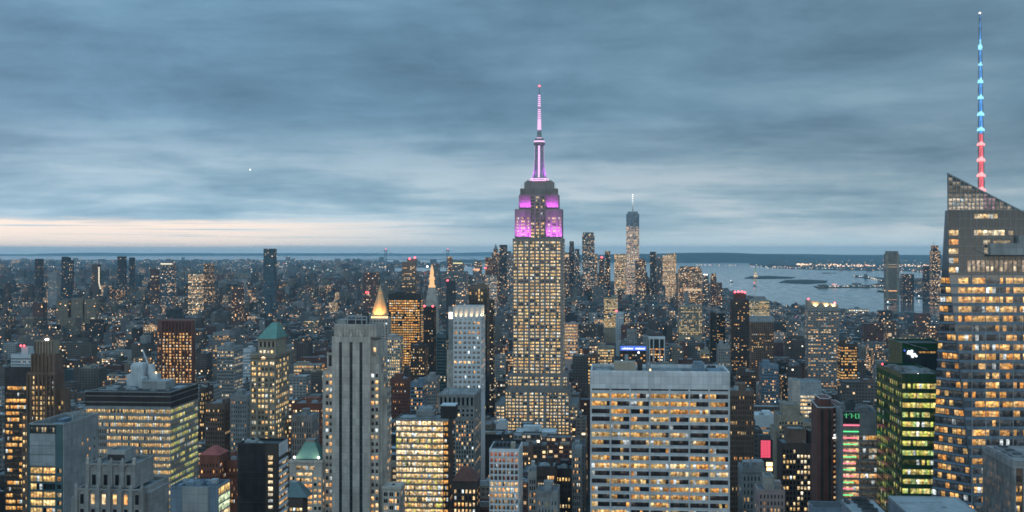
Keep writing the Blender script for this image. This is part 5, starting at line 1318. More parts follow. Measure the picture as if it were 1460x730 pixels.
def build_red_crown():
    b = B('granite_tower', 'dark red tower with ribbed blank crown and many lit floors, left of the green pyramid', 'skyscraper', 229, 277, 457, 1300, 34, yv=545, rot=GRID-.0)
    X, Z, r = b.X, b.Z, b.rnd; w = 'red_granite'
    lo = lambda z, e: [(X(230-e), 0, z), (X(274+e), 0, z), (X(276.5+e*.6), 5, z), (X(262), 34, z), (X(226), 34, z), (X(218-e*.6), 10, z)]
    b.mb('wall', w).loft([lo(0, 1), lo(b.Z(470), 0), lo(b.h, -1.5)])
    rb = b.mb('rib', w)
    for q in range(10): p = 230.5+q*4.9; rb.box(X(p)-.6, X(p)+.6, -1.2, .3, b.zmin(), Z(457.5))
    dk = b.mb('crown_shadow_slot', 'charcoal')
    for q in range(9): p = 233+q*4.9; dk.box(X(p)-.5, X(p)+.5, -.1, .2, Z(473), Z(460))
    for j in range(19):
        y = 475+j*4.25; fl = r.uniform(.45, .95)
        for q in range(9):
            p = 231.4+q*4.9; b.pane('F', 0, X(p), X(p+3.2), Z(y+2.7), Z(y), [fade(r.choice(WARM), r.uniform(.45, 1.15)) if r.random() < fl else fade((.06, .03, .02), .4) for _ in range(2)], .1)
        for q in range(2):
            a = Vector((X(229.5), .4, 0)); c = Vector((X(218.5), 10, 0)); a2 = a.lerp(c, .15+q*.45); c2 = a.lerp(c, .45+q*.45)
            b.wins.append([([(c2.x-.2, c2.y-.2, Z(y+2.7)), (a2.x-.2, a2.y-.2, Z(y+2.7)), (a2.x-.2, a2.y-.2, Z(y)), (c2.x-.2, c2.y-.2, Z(y))], fade(r.choice(WARM), .6) if r.random() < .45 else fade((.05, .03, .02), .3))])
    b.finish()
build_red_crown()
def build_gold():
    b = B('gold_roofed_tower', 'stone tower with floodlit golden pyramid roof behind the striped limestone tower', 'skyscraper', 527, 554, 452, 1900, 24, yv=480)
    X, Z, r = b.X, b.Z, b.rnd; cx, cy = X(540), 12
    b.shell(b.xl, b.xr, 0, 24, 0, b.h, wm='pale_stone')
    k = b.D/F; ro = lambda px: px*k/2
    pr = [(452, 26.5), (449.5, 26.5), (447, 24), (436, 17.5), (425, 10.8), (419, 7), (417.6, 7.4), (414, 5.4), (411, 2.4), (406, .4)]
    m = MB(); m.loft([[(cx+math.cos(t*.785+.39)*ro(p), cy+math.sin(t*.785+.39)*ro(p), Z(y)) for t in range(8)] for y, p in pr[1:]])
    gm, nt, bs = new_mat('floodlit_gilding')
    bs.inputs['Base Color'].default_value = (.62, .40, .20, 1); bs.inputs['Roughness'].default_value = .5
    m.build('pyramid_roof', 'floodlit_gilding', b.root)
    m = MB()
    for q in range(14): x = X(527.5+q*1.9); m.box(x, x+ro(1.6), -.9, -.4, Z(453.6), Z(450.6), bottom=True)
    m.build('floodlight_row', 'lamp_warm', b.root)
    for q in range(5): spot(b.root, (X(529+q*5.5), -7, Z(452)+1), (X(538+q), 8, Z(430)), 24000, (1, .50, .18), 80, 1.0)
    b.grid('F', 0, b.xl+1, b.xr-1, Z(485), Z(456), 6, 8, .5, .55, .25, YELLOW, 1.0, 1, .3, 'pale_stone')
    b.finish()
build_gold()
tower('slab_tower', 'black capped office slab full of amber floors behind the golden pyramid', 'skyscraper', 553, 600, 419, 2000, 30, 'charcoal', 14, 4.0, .8, .55, .85, GOLD, .95, yv=520, sub=2, blank=10, edge=1.5)
def build_clock():
    b = B('clock_tower', 'pale tower whose spire lantern glows gold beside a dark red slab', 'skyscraper', 606, 623, 436, 2100, 22, yv=500)
    X, Z = b.X, b.Z; k = b.D/F; cx, cy = X(614.5), 11
    b.shell(b.xl, b.xr, 0, 22, 0, b.h, wm='pale_stone')
    sq = lambda px, y: [(cx-px*k/2, cy-px*k/2, Z(y)), (cx+px*k/2, cy-px*k/2, Z(y)), (cx+px*k/2, cy+px*k/2, Z(y)), (cx-px*k/2, cy+px*k/2, Z(y))]
    m = MB(); m.loft([sq(16.5, 436), sq(15, 428), sq(9.5, 410)]); m.build('pyramid_roof', 'pale_stone', b.root)
    m = MB(); m.loft([sq(9, 410), sq(9, 407.5), sq(6.5, 406.5), sq(5.5, 399)]); m.loft([sq(7.5, 399), sq(7.5, 396), sq(4.5, 394.5), sq(4.5, 389)]); m.loft([sq(5, 389), sq(4.2, 386), sq(2.6, 382), sq(.4, 377)]); m.build('lit_lantern', 'lamp_gold', b.root)
    b.grid('F', 0, b.xl+1, b.xr-1, Z(505), Z(440), 5, 15, .4, .5, .08, YELLOW, .9, 1, .2, 'pale_stone')
    b.finish()
lamp('lamp_gold', (1.0, .50, .15), .92); build_clock()
tower('slab_tower', 'slim dark red slab below the glowing spire lantern', 'skyscraper', 604, 618, 438, 1650, 26, 'louver_brown', 5, 3.4, .4, .5, .05, WARM, .8, yv=530, crown=red_lamps((605, 436.5), (617, 436.5)), units=0)
tower('glass_tower', 'twin topped dark glass tower with red roof lamps beyond the black capped slab', 'skyscraper', 573, 592, 373, 3500, 30, 'dark_glass', 8, 4.2, .8, .5, .06, WARM, .9, yv=418, units=0, crown=both(lambda b: b.shell(b.X(580), b.X(593), 2, 26, b.h-2, b.Z(369), 'upper_tier', 'dark_glass', 'roof_dark'), red_lamps((584, 369), (591.5, 367.5))))
tower('glass_tower', 'dark louvred tower with faint lit strips between white crowned tower and tallest tower', 'skyscraper', 668, 694, 407, 1500, 30, 'dark_glass', 6, 4.0, .5, .8, .08, YELLOW, .8, yv=600, spans=False, relief=.8, units=1, rm='roof_dark')
tower('apartment_tower', 'slim tower with a single bright column of windows left of the tallest tower', 'apartment tower', 695.5, 703, 428, 1700, 24, 'dark_brick', 3, 3.4, .6, .55, .3, WHITE, 1.0, yv=600, units=0)
tower('apartment_tower', 'pale stone apartment block with yellow window stripes behind the striped limestone tower', 'apartment tower', 551.5, 571, 480, 1500, 22, 'pale_stone', 6, 3.5, .55, .6, .55, YELLOW, 1.0, yv=522)
tower('glass_block', 'teal glass mid rise left of the crown lit white tower', 'office building', 622, 636, 476, 1350, 24, 'teal_glass', 5, 3.6, .8, .6, .06, WHITE, .8, yv=560)
tower('brick_tower', 'dark brick block with olive top below the amber floored black slab', 'apartment tower', 585, 606, 492, 1500, 26, 'dark_brick', 7, 3.4, .5, .5, .3, WARM, .9, yv=545)
tower('brick_tower', 'maroon brick mid rise just right of the striped limestone tower', 'apartment tower', 556, 580, 540, 1150, 26, 'red_granite', 8, 3.3, .4, .5, .10, WARM, .8, yv=600)
tower('glass_tower', 'blue grey glass mid rise above the brightly lit glass block', 'office building', 585, 603, 545, 1100, 24, 'blue_steel', 6, 3.6, .8, .6, .12, WARM, .8, yv=595)
tower('brick_tower', 'grey brick mid rise with scattered lit windows left of the teal glass mid rise', 'apartment tower', 604, 622, 538, 1200, 24, 'grey_stone', 6, 3.4, .5, .5, .25, WARM, .9, yv=590)
tower('gridded_block', 'pale gridded office block lit in white bands between red tower and green pyramid', 'office building', 309, 334, 495, 1400, 34, 'grey_concrete', 11, 3.9, .6, .5, .45, WHITE, .9, yv=562, floorvar=.5)
tower('round_topped_block', 'grey block with amber lit arcade above the pale gridded block', 'office building', 303, 327, 474, 2000, 28, 'grey_stone', 8, 4.0, .5, .7, .3, GOLD, .9, yv=494, blank=5)
tower('pale_block', 'bluish white blank block left of the green pyramid tower', 'building', 346, 358, 497, 1600, 22, 'roof_white', 4, 4, .8, .3, .03, WHITE, .6, yv=520)
tower('white_stepped_block', 'white stepped block with red roof lamps at far left', 'office building', 15, 47, 505, 1500, 26, 'roof_white', 11, 3.8, .8, .4, .08, WHITE, .8, yv=522, crown=both(lambda b: b.shell(b.X(28), b.X(38), 4, 18, b.h-1, b.Z(495), 'upper_tier', 'roof_white', 'roof_gravel'), red_lamps((29, 493), (34, 493))), units=0)
tower('brick_tower', 'brown brick block with dark courtyard face between yellow banded block and green pyramid', 'apartment building', 292, 321, 575, 900, 24, 'brown_brick', 8, 3.4, .45, .5, .08, WARM, .9, yv=640, group=None)
tower('grey_block', 'blue grey slab roofed block standing left of the green pyramid tower', 'apartment building', 328, 353, 563, 880, 24, 'grey_stone', 7, 3.4, .4, .5, .04, WARM, .8, yv=632)
tower('dark_brick_block', 'narrow dark block lit in yellow squares right behind the yellow banded block', 'building', 284, 292, 553, 1000, 22, 'dark_brick', 3, 3.6, .6, .6, .6, YELLOW, 1.0, yv=600)
tower('brick_block', 'brick block with a bright top floor between green pyramid and striped limestone tower', 'office building', 416, 457, 575, 860, 26, 'red_brick', 12, 3.8, .55, .5, .35, WARM, 1.0, yv=640, rm='roof_membrane')
tower('colonnade_block', 'low grey colonnaded block in front of the brick block with bright top floor', 'building', 415, 445, 592, 800, 20, 'grey_stone', 8, 4.0, .35, .7, .06, WARM, .9, yv=632, spans=False)
tower('lit_block', 'low building glowing warm on its top floor between green pyramid and striped tower', 'building', 418, 457, 520, 1700, 26, 'tan_stone', 10, 5.5, .85, .6, .9, WARM, .8, yv=530, blank=.5)
def red_roof(b): m = MB(); m.frus((b.xl-.4, b.xr+.4, -.4, b.dep+.4), (b.xl+5, b.xr-5, 5, b.dep-5), b.h-.02, b.Z(639)); m.build('hip_roof', 'roof_red', b.root)
tower('brick_house', 'dark brick building under a red hipped roof left of the black windowless tower', 'building', 284, 313, 649, 680, 16, 'red_brick', 6, 3.6, .4, .5, .15, WARM, 1.0, yv=672, crown=red_roof, units=0)
tower('brick_house', 'low red roofed building squeezed beside the black windowless tower', 'building', 322, 337, 656, 690, 14, 'red_brick', 4, 3.6, .4, .5, .2, WARM, 1.0, yv=690, rm='roof_red')
def brown_roof(b): m = MB(); m.frus((b.xl-.3, b.xr+.3, -.3, b.dep+.3), (b.xl+4, b.xr-5, 5, b.dep-6), b.h-.02, b.Z(669)); m.build('hip_roof', 'red_granite', b.root)
tower('brick_block', 'brown block with hipped roof and lit attic between bright glass block and white gridded block', 'building', 645, 680, 686, 680, 16, 'dark_brick', 6, 3.7, .5, .55, .55, WARM, 1.1, yv=722, crown=brown_roof, units=0)
tower('brick_block', 'dark brick block with glowing floors right of the white gridded block', 'building', 765, 792, 665, 620, 18, 'dark_brick', 7, 3.6, .7, .5, .75, WARM, 1.1, yv=705, rm='roof_gravel')
tower('brick_block', 'black flat fronted block with few yellow windows left of the broad white slab', 'building', 791, 815, 668, 640, 16, 'charcoal', 5, 3.6, .5, .5, .35, YELLOW, 1.0, yv=730)
tower('brick_block', 'tall grey narrow block beside the left edge of the broad white slab', 'building', 815, 829, 640, 640, 18, 'grey_stone', 4, 3.4, .5, .5, .25, WARM, .9, yv=730)
tower('white_block', 'small white gridded block low between white gridded tower and dark brick block', 'building', 753, 765, 672, 660, 14, 'pale_stone', 3, 3.6, .6, .6, .05, WARM, .8, yv=705)
def gable(b):
    m = MB(); m.loft([[(b.X(775), -.5, b.Z(722)), (b.X(785), -.5, b.Z(722)), (b.X(785), .4, b.Z(722)), (b.X(775), .4, b.Z(722))], [(b.X(779.5), -.5, b.Z(712)), (b.X(780.5), -.5, b.Z(712)), (b.X(780.5), .4, b.Z(712)), (b.X(779.5), .4, b.Z(712))]]); m.build('gable', 'tan_stone', b.root)
tower('gabled_block', 'grey block with a small tan gable at the bottom edge left of the white slab', 'building', 765, 796, 700, 560, 16, 'grey_stone', 6, 3.6, .3, .5, .03, WARM, .9, yv=730, crown=gable)
tower('long_hall', 'long low pale roofed hall in front of the tallest tower', 'building', 735, 792, 616, 1050, 24, 'roof_white', 12, 5, .5, .4, .04, WARM, .9, yv=632, rm='roof_white')
tower('white_roof_block', 'white roofed plant building left of the tallest tower base', 'building', 700, 722, 604, 1180, 22, 'roof_white', 5, 5, .4, .3, .05, WARM, .9, yv=616, rm='roof_gravel')
tower('lit_brick_block', 'brick block with peach lit windows behind the white gridded block', 'building', 741, 757, 636, 880, 22, 'brown_brick', 5, 3.6, .6, .55, .8, WARM, 1.1, yv=665)
tower('apartment_tower', 'dark tapered apartment tower with red lamps on its crown right of centre', 'apartment tower', 1043, 1068, 428, 2100, 26, 'dark_brick', 9, 3.4, .6, .5, .16, WARM, .9, yv=540, crown=both(crown_box(1047, 1064, 418, 'dark_brick'), red_lamps((1048, 416.5), (1053, 416), (1058, 416), (1062, 417))), units=0)
tower('apartment_tower', 'brown tower with a blank pale grey top beside the red lamped tower', 'apartment tower', 1071, 1103, 451, 1950, 26, 'brown_brick', 11, 3.4, .5, .5, .10, WARM, .8, yv=520, blank=11, crown=lambda b: b.mb('blank_top', 'steel').box(b.xl-.1, b.xr+.1, -.15, 25, b.Z(459), b.h-.3), units=0, finish=False).finish()
def slant(b):
    m = MB(); q = lambda y: [(b.xl, 0, b.h-.5), (b.xr, 0, b.h-.5)]
    x0, x1 = b.X(1152), b.X(1195)
    m.loft([[(x0, 0.2, b.h-.5), (x1, .2, b.h-.5), (x1, 24, b.h-.5), (x0, 24, b.h-.5)], [(x0, .2, b.Z(428)), (x1, .2, b.Z(434.5)), (x1, 24, b.Z(434.5)), (x0, 24, b.Z(428))]]); m.build('slanted_crown', 'tan_render', b.root)
    for p in (1163, 1178, 1188): spot(b.root, (b.X(p), -2.5, b.Z(438)), (b.X(p), .5, b.Z(431)), 15000, (1, .66, .33), 100, .5)
    red_lamps((1153, 426.5), (1190, 432))(b)
tower('apartment_tower', 'broad apartment tower with slanted floodlit crown and balconies, right of the red lamped tower', 'apartment tower', 1152, 1196, 439, 1900, 26, 'grey_stone', 12, 3.3, .7, .5, .22, WARM, .95, yv=560, crown=slant, units=0, dark=1.5)
tower('lit_block', 'dark office block with warm lit floors right of the slanted crown tower', 'office building', 1199, 1222, 490, 1650, 26, 'dark_brick', 9, 3.8, .75, .5, .8, GOLD, 1.0, yv=526, blank=4, sub=1)
tower('apartment_tower', 'left of two dark slabs beyond the right end of the broad white slab', 'apartment tower', 1013, 1021, 446, 2200, 22, 'charcoal', 3, 3.4, .5, .5, .06, WARM, .8, yv=518, units=0)
tower('apartment_tower', 'right of two dark slabs beyond the right end of the broad white slab', 'apartment tower', 1022, 1034, 447, 2250, 24, 'dark_glass', 5, 3.4, .5, .5, .10, WARM, .8, yv=518, units=0)
tower('apartment_tower', 'pale grey rounded block between the dark slabs and the red lamped tower', 'apartment tower', 1024, 1041, 492, 1400, 20, 'grey_stone', 6, 3.4, .4, .5, .06, WARM, .8, yv=560)
tower('glass_block', 'dim bluish apartment block left of the pale banded block', 'apartment building', 1086, 1110, 520, 1350, 26, 'blue_steel', 8, 3.3, .5, .5, .25, WARM, 1.0, yv=590)
tower('brick_tower', 'dark mid rise with many lit windows under the blank topped brown tower', 'apartment building', 1052, 1078, 530, 1300, 24, 'dark_brick', 8, 3.3, .5, .5, .4, WARM, 1.0, yv=560)
tower('low_hall', 'white roofed low hall with a lit strip left of the tan stepped tower', 'building', 1072, 1104, 592, 1000, 24, 'roof_white', 12, 4, .9, .35, .6, GOLD, .7, yv=612, rm='roof_white', blank=9)
def columns(b):
    m = MB()
    for p in (925.5, 931, 939.5, 946.5): m.box(b.X(p), b.X(p+1.4), -1.6, .2, b.zmin(), b.h)
    m.box(b.xl-.3, b.xr+.3, -1.5, 2, b.Z(483.5), b.h+.2, bottom=True); m.build('colonnade', 'white_metal', b.root)
    m = MB(); m.box(b.xl-8, b.xl-.05, 0, 24, 0, b.Z(480)); m.build('side_wing', 'grey_stone', b.root)
tower('columned_block', 'white framed block with tall columns and lit floors beyond the broad white slab', 'office building', 925, 948, 480, 1800, 26, 'charcoal', 9, 4, .8, .55, .75, WARM, 1.0, yv=516, blank=17, crown=columns, units=0)
def blue_sign(b):
    m = MB(); m.box(b.X(884.5), b.X(921), -1.2, -.5, b.Z(499.6), b.Z(493.4), bottom=True); s = m.build('blue_sign', 'sign_blue', b.root)
    m = MB(); x = 887.0; r = random.Random(4)
    while x < 918.5:       # white lettering, too small to read
        w = r.uniform(.7, 1.5); hgt = r.uniform(1.2, 2.4)
        if not 901.5 < x < 904.5: m.box(b.X(x), b.X(x+w), -1.6, -1.25, b.Z(497.9), b.Z(497.9-hgt), bottom=True)
        x += w+r.uniform(.25, .6)
    m.build('sign_lettering', 'sign_white', s)
tower('sign_block', 'dark block bearing a bright blue sign strip beyond the broad white slab', 'building', 884, 921, 493, 1700, 22, 'dark_brick', 9, 3.8, .6, .5, .25, WARM, .9, yv=517, blank=8, crown=blue_sign, units=0, rm='roof_membrane')
tower('grey_block', 'blank grey shaft rising behind the blue sign strip', 'building', 894, 908, 470, 2000, 20, 'grey_stone', 4, 3.6, .3, .4, .0, WARM, .6, yv=492, units=0)
tower('gridded_block', 'block with a regular grid of peach lit windows just right of the tallest tower', 'office building', 804, 824, 461, 2100, 26, 'pink_stone', 7, 5.2, .7, .6, .92, WARM, .85, yv=486, blank=1.5)
tower('lit_block', 'flat topped block with bright yellow floors right of the tallest tower base', 'office building', 852, 876, 494, 1750, 24, 'tan_stone', 8, 3.8, .7, .55, .65, YELLOW, 1.0, yv=515)
tower('lit_block', 'low block lit yellow peeking over the broad white slab at left', 'office building', 838, 852, 505, 1500, 20, 'brown_brick', 5, 3.8, .7, .55, .6, YELLOW, 1.0, yv=520)
tower('lit_block', 'small warm lit building peeking over the right half of the broad white slab', 'building', 999, 1012, 500, 1700, 22, 'tan_stone', 4, 3.8, .8, .5, .7, GOLD, 1.0, yv=518)
tower('white_top_block', 'small bluish white block standing in the low city right of the tallest tower', 'building', 878, 889, 445, 2900, 24, 'roof_white', 3, 4, .6, .3, .02, WARM, .6, yv=458, units=0, crown=red_lamps((878.5, 443.5)))
tower('lit_block', 'glowing cream office block in the low city left of the bluish white block', 'office building', 861, 881, 424, 3300, 34, 'tan_stone', 10, 4.2, .75, .6, .85, YELLOW, .9, yv=438, units=1)
tower('lit_block', 'twin cream fronted lofts lit along every floor near the right shore', 'office building', 968, 1001, 436, 2900, 36, 'tan_stone', 14, 4.2, .6, .5, .55, YELLOW, .9, yv=450, units=2)
tower('terraced_block', 'terraced waterfront block lit on every level behind the red lamped tower', 'apartment building', 1068, 1097, 428, 3600, 40, 'tan_render', 14, 4.4, .85, .5, .8, YELLOW, .85, yv=441, crown=crown_box(1076, 1092, 423, 'grey_stone'), units=0)
tower('terminal', 'long low pier shed with a row of white lamps on the right shore', 'terminal', 1210, 1239, 441, 4750, 60, 'pale_stone', 9, 9, .6, .5, 1, WHITE, 1.6, yv=446, blank=.5, units=0)

lamp('lamp_orange', (1.0, .42, .18), 1.1); lamp('lamp_yellow', (.95, .85, .35), 1.0); lamp('lamp_pale', (1.0, .85, .6), 1.2)

# ---------------------------------------------------------------- downtown, brooklyn and the far shore
TONES = {'grey': (.20, .20, .21), 'dark': (.055, .06, .07), 'brown': (.15, .10, .085), 'blue': (.085, .13, .16), 'pale': (.34, .34, .34), 'tan': (.30, .24, .18), 'red': (.20, .085, .065), 'brick': (.16, .085, .07)}
def far(name, label, cat, px0, px1, yt, D, dep, tone, lit, cell=(5, 4.4), yv=None, tiers=(), top=None, roof='grey', group=None, parts=True):
    b = B(name, label, cat, px0, px1, yt, D, dep, yv or min(720, yt+60), group)
    t = (*TONES[tone], lit); rt = (*TONES[roof], 0); uo = (b.rnd.randint(0, 900), b.rnd.randint(0, 900))
    w, rf = MB(), MB()
    for i, (a, c, y) in enumerate([(px0, px1, yt)]+list(tiers)):
        x0, x1 = b.X(a), b.X(c); ins = i*dep*.08
        q = w.shell(x0, x1, ins, dep-ins, 0 if i == 0 else b.Z(yt)-1.5, b.Z(y), 1.0, .6, 0, t, (uo[0]+i*40, uo[1]), cell)
        rf.face([(q[0], q[2], q[4]), (q[1], q[2], q[4]), (q[1], q[3], q[4]), (q[0], q[3], q[4])], None, 0, rt)
    w.build('wall', 'city_wall', b.root, 'tone'); rf.build('roof', 'city_roof', b.root, 'tone')
    if top: top(b)
    return b
def spire(px, y0, y1, r, mat='pale_stone', name='spire'):
    def f(b): m = MB(); m.cone(b.X(px), b.dep/2, b.Z(y0), b.Z(y1), r, .3, 8); m.build(name, mat, b.root)
    return f
lamp('lamp_soft', (1.0, .62, .28), .62)
def band(p0, p1, ya, yb, mat='lamp_soft', name='lit_band'):
    def f(b): m = MB(); m.box(b.X(p0), b.X(p1), -1.2, -.1, b.Z(yb), b.Z(ya), bottom=True); m.build(name, mat, b.root)
    return f
def build_wtc():
    b = B('tall_glass_tower', 'tallest downtown tower, tapering glass with white beaded mast by the harbour', 'skyscraper', 893, 911.5, 304.5, 5900, 62, yv=420)
    X, Z, r = b.X, b.Z, b.rnd; hw = b.w/2; cy = 31
    def ring(z, t):       # square turning into a square rotated by 45 degrees
        a = hw; q = []
        for i in range(8):
            ang = math.pi/4*i-math.pi*3/4; corner = i % 2 == 0
            q.append((ang, corner))
        pts = []
        for ang, corner in q:
            rr = a*math.sqrt(2)*(1-t)+t*(a*.78 if corner else a) if corner else a*(1-t)+t*a
            pts.append((math.cos(ang)*rr, cy+math.sin(ang)*rr, z))
        return pts
    m = MB(); ang0 = ring(0, 0)
    rings = [ring(0, 0)]+[ring(b.h*q/14, q/14) for q in range(1, 15)]
    n = 8; c = 0
    for r0, r1 in zip(rings, rings[1:]):
        for i in range(n):
            lit = .8 if r1[0][2] < Z(322) else .03
            v0, v1 = r0[0][2]/4.2, r1[0][2]/4.2
            m.face([r0[i], r0[(i+1) % n], r1[(i+1) % n], r1[i]], [(40+i*9, v0), (47+i*9, v0), (47+i*9, v1), (40+i*9, v1)], 0, (.27, .32, .37, lit) if r0[0][2] < Z(322) or r1[0][2] > b.h-1 else (.10, .15, .20, lit))
    m.face(rings[-1], None, 0, (.1, .1, .1, 0)); m.build('wall', 'city_wall', b.root, 'tone')
    m = MB(); m.cone(0, cy, b.h, Z(301.5), hw*.78, hw*.8, 16); m.build('parapet_ring', 'steel', b.root)
    m = MB(); m.cone(0, cy, Z(301.5), Z(274), 2.6, .6, 8); ms = m.build('mast', 'steel', b.root)
    m = MB()
    for q in range(9): m.ball((0, cy, Z(277+q*2.7)), 2.6)
    m.build('mast_lamp', 'lamp_white', ms)
    m = MB(); m.box(X(893.5), X(911), cy-hw-2.2, cy-hw-1.2, Z(318), Z(311), bottom=True)
    b.finish()
build_wtc()
def wavy(b):
    m = MB(); m.box(b.X(831), b.X(846), 8, 36, b.h-1, b.Z(331)); m.build('crown', 'steel', b.root)
far('glass_tower', 'tall rippled steel tower right of the tallest tower, dotted with white lights', 'skyscraper', 830, 847.5, 335, 5600, 42, 'blue', .34, (4, 4), 402, [(831, 846.5, 332)], wavy)
far('office_tower', 'slimmer attached tower on the right side of the rippled steel tower', 'skyscraper', 847.8, 852, 362, 5650, 40, 'grey', .4, yv=402)
far('office_tower', 'slim dark tower with flat top between tallest tower and rippled steel tower', 'skyscraper', 811.5, 818.5, 352, 5900, 34, 'dark', .12, yv=395, tiers=[(812, 818, 344)])
far('office_tower', 'blue green tower with chamfered top left of the rippled steel tower', 'skyscraper', 818.8, 827, 362, 5800, 40, 'blue', .15, yv=400, tiers=[(819.5, 826, 355)])
far('office_tower', 'stone tower with a glowing band under its roof touching the tallest tower', 'skyscraper', 803.5, 811.2, 360, 5500, 38, 'brown', .25, yv=400, top=band(804, 811, 363, 366.5))
far('office_tower', 'slim dark tower standing alone between rippled steel tower and gold lit block', 'skyscraper', 862.5, 870, 358, 5800, 34, 'dark', .2, yv=402)
far('office_tower', 'brownish tower with pinkish lamp just left of the lone slim dark tower', 'skyscraper', 854, 861.5, 368, 5750, 34, 'brown', .15, yv=402, top=red_lamps((858, 366.8)))
far('office_tower', 'lit brown office tower at the left foot of the tapering glass tower', 'skyscraper', 876, 892.5, 362, 5700, 48, 'tan', .72, (4, 4), 408)
far('office_tower', 'brown block in front of the right foot of the tapering glass tower', 'skyscraper', 906, 921, 372, 5500, 46, 'brown', .3, yv=412, tiers=[(911, 918, 369)])
far('office_tower', 'slender black tower right of the tapering glass tower', 'skyscraper', 927, 935.8, 359, 6000, 34, 'dark', .12, yv=420)
far('office_tower', 'grey tower joined to the left of the golden lit slab', 'skyscraper', 936.3, 945, 367, 6100, 44, 'grey', .12, yv=402)
far('office_tower', 'golden slab glowing evenly beside the slender black tower', 'skyscraper', 945.3, 964, 364, 5950, 46, 'tan', .92, (3.2, 3.6), 400, [(951, 963.5, 361.5)])
far('office_tower', 'wide brown flat topped tower with lit base band right of the golden slab', 'skyscraper', 967.5, 1000.5, 384, 5200, 56, 'brown', .45, (3.6, 3.8), 416, [(970, 998, 380)], band(975, 1000, 412, 414.5))
far('office_tower', 'small block with white roof lamps between octagonal tower and shore towers', 'office building', 1002, 1010.5, 391, 5300, 34, 'blue', .2, yv=418, top=band(1003, 1009, 391, 392, 'lamp_white', 'roof_lamp'))
far('apartment_tower', 'left shore tower of brown brick with pointed top, farthest right downtown', 'apartment tower', 1013.5, 1021.5, 394, 5000, 30, 'brick', .2, yv=424, tiers=[(1014.5, 1020.5, 390)])
far('apartment_tower', 'lower brown brick shore tower against the harbour water', 'apartment tower', 1022, 1029.5, 403, 4950, 30, 'brick', .2, yv=426)
far('office_tower', 'reddish stepped tower at the left end of the cluster left of the tallest tower', 'skyscraper', 691.5, 701, 367, 5600, 40, 'red', .22, yv=402, top=red_lamps((692.5, 382)))
far('office_tower', 'old stepped tower with a pointed spire left of the tallest tower', 'skyscraper', 701.3, 711, 361, 5700, 36, 'brown', .2, yv=402, tiers=[(703.5, 709, 355)], top=spire(706.3, 355, 347, 9, 'grey_stone'))
far('office_tower', 'dark flat slab right of the pointed spire left of the tallest tower', 'skyscraper', 712, 722.5, 349, 5800, 36, 'dark', .1, yv=402)
far('office_tower', 'grey sloping topped tower touching the tallest tower on its left', 'skyscraper', 722.8, 731.5, 363, 5500, 36, 'grey', .2, yv=402, tiers=[(723, 728, 358)])
far('office_tower', 'orange crowned stone tower left of the reddish stepped tower', 'skyscraper', 674, 686, 385, 5000, 36, 'grey', .2, yv=405, tiers=[(676.5, 686.5, 372)], top=band(675, 684, 383, 385.5, 'lamp_orange', 'floodlit_crown'))
far('office_tower', 'dark domed tower with a yellow lit ring left of the orange crown', 'skyscraper', 645.5, 660, 375, 5200, 40, 'grey', .12, yv=392, tiers=[(647.5, 658, 371.5)], top=band(646, 659.5, 374.5, 376, 'lamp_yellow', 'lit_ring'))
far('office_tower', 'wide grey civic block below the yellow lit ring', 'office building', 632, 665, 387, 4800, 60, 'grey', .1, yv=405)
far('office_tower', 'pinkish slim tower left of the dark domed tower', 'skyscraper', 637.5, 644, 366, 5600, 30, 'red', .25, yv=388)
far('apartment_tower', 'plain grey slab right behind the golden spire lantern', 'apartment tower', 615, 626, 376, 4700, 30, 'grey', .05, yv=405, top=band(608, 610.5, 379, 381, 'lamp_white', 'roof_lamp'))
far('office_tower', 'black slab with red roof lamp left of the dark louvred tower', 'skyscraper', 636, 648, 401, 2700, 26, 'dark', .05, yv=432, top=red_lamps((638, 400)))
far('office_tower', 'grey block right of the black slab, with lit top windows', 'office building', 649, 667, 412, 2900, 36, 'grey', .3, yv=432)
far('office_tower', 'cream lit office tower below the orange crowned tower', 'office building', 692, 707, 393, 4200, 40, 'pale', .4, yv=425)
far('slab_tower', 'tall dark lone slab breaking the horizon at left', 'skyscraper', 375.5, 391, 354.5, 4500, 34, 'blue', .03, yv=412, tiers=[])
far('slab_tower', 'teal sliver tower standing below the lone horizon slab', 'apartment tower', 380, 385.5, 420, 3400, 22, 'blue', .05, yv=445)
far('apartment_tower', 'dark brown slab with a red lamp, between lone horizon slab and golden pyramid', 'apartment tower', 518, 538.5, 389, 4200, 34, 'brick', .12, yv=416, top=red_lamps((522, 417), (525, 417)))
far('apartment_tower', 'leftmost dark tower on the far left skyline', 'apartment tower', 49.5, 58, 369, 5600, 30, 'dark', .05, yv=392)
far('apartment_tower', 'broad dark tower pair second from left on the skyline', 'apartment tower', 87.5, 97, 367, 5600, 32, 'dark', .05, yv=400, tiers=[(88, 93.5, 366)])
far('apartment_tower', 'dark tower joined lower to the right of the broad dark pair', 'apartment tower', 97.2, 101.5, 371, 5600, 30, 'dark', .05, yv=398)
far('apartment_tower', 'dark flat topped tower standing over the left skyline near the middle of the bank', 'apartment tower', 167, 177, 365.5, 5800, 30, 'dark', .06, yv=385)
far('apartment_tower', 'slim dark tower right of the flat topped skyline tower', 'apartment tower', 184, 189.5, 367, 6000, 28, 'dark', .06, yv=385)
far('unfinished_tower', 'unfinished tower with a string of white hoist lights down its side', 'building under construction', 131, 140, 377, 5000, 30, 'brown', .06, yv=402, top=lambda b: (lambda m: ([m.box(b.X(140.5+(y > 402)*(y-402)*.25), b.X(142.2+(y > 402)*(y-402)*.25), -1, 0, b.Z(y+1.5), b.Z(y), bottom=True) for y in np.arange(381, 412, 2.1)], m.build('hoist_light', 'lamp_pale', b.root)))(MB()))
far('office_tower', 'office block with bright white roof edge on the left bank', 'office building', 229, 246, 376, 4700, 40, 'blue', .22, yv=400, top=band(229, 246, 375.5, 377, 'lamp_pale', 'lit_parapet'))
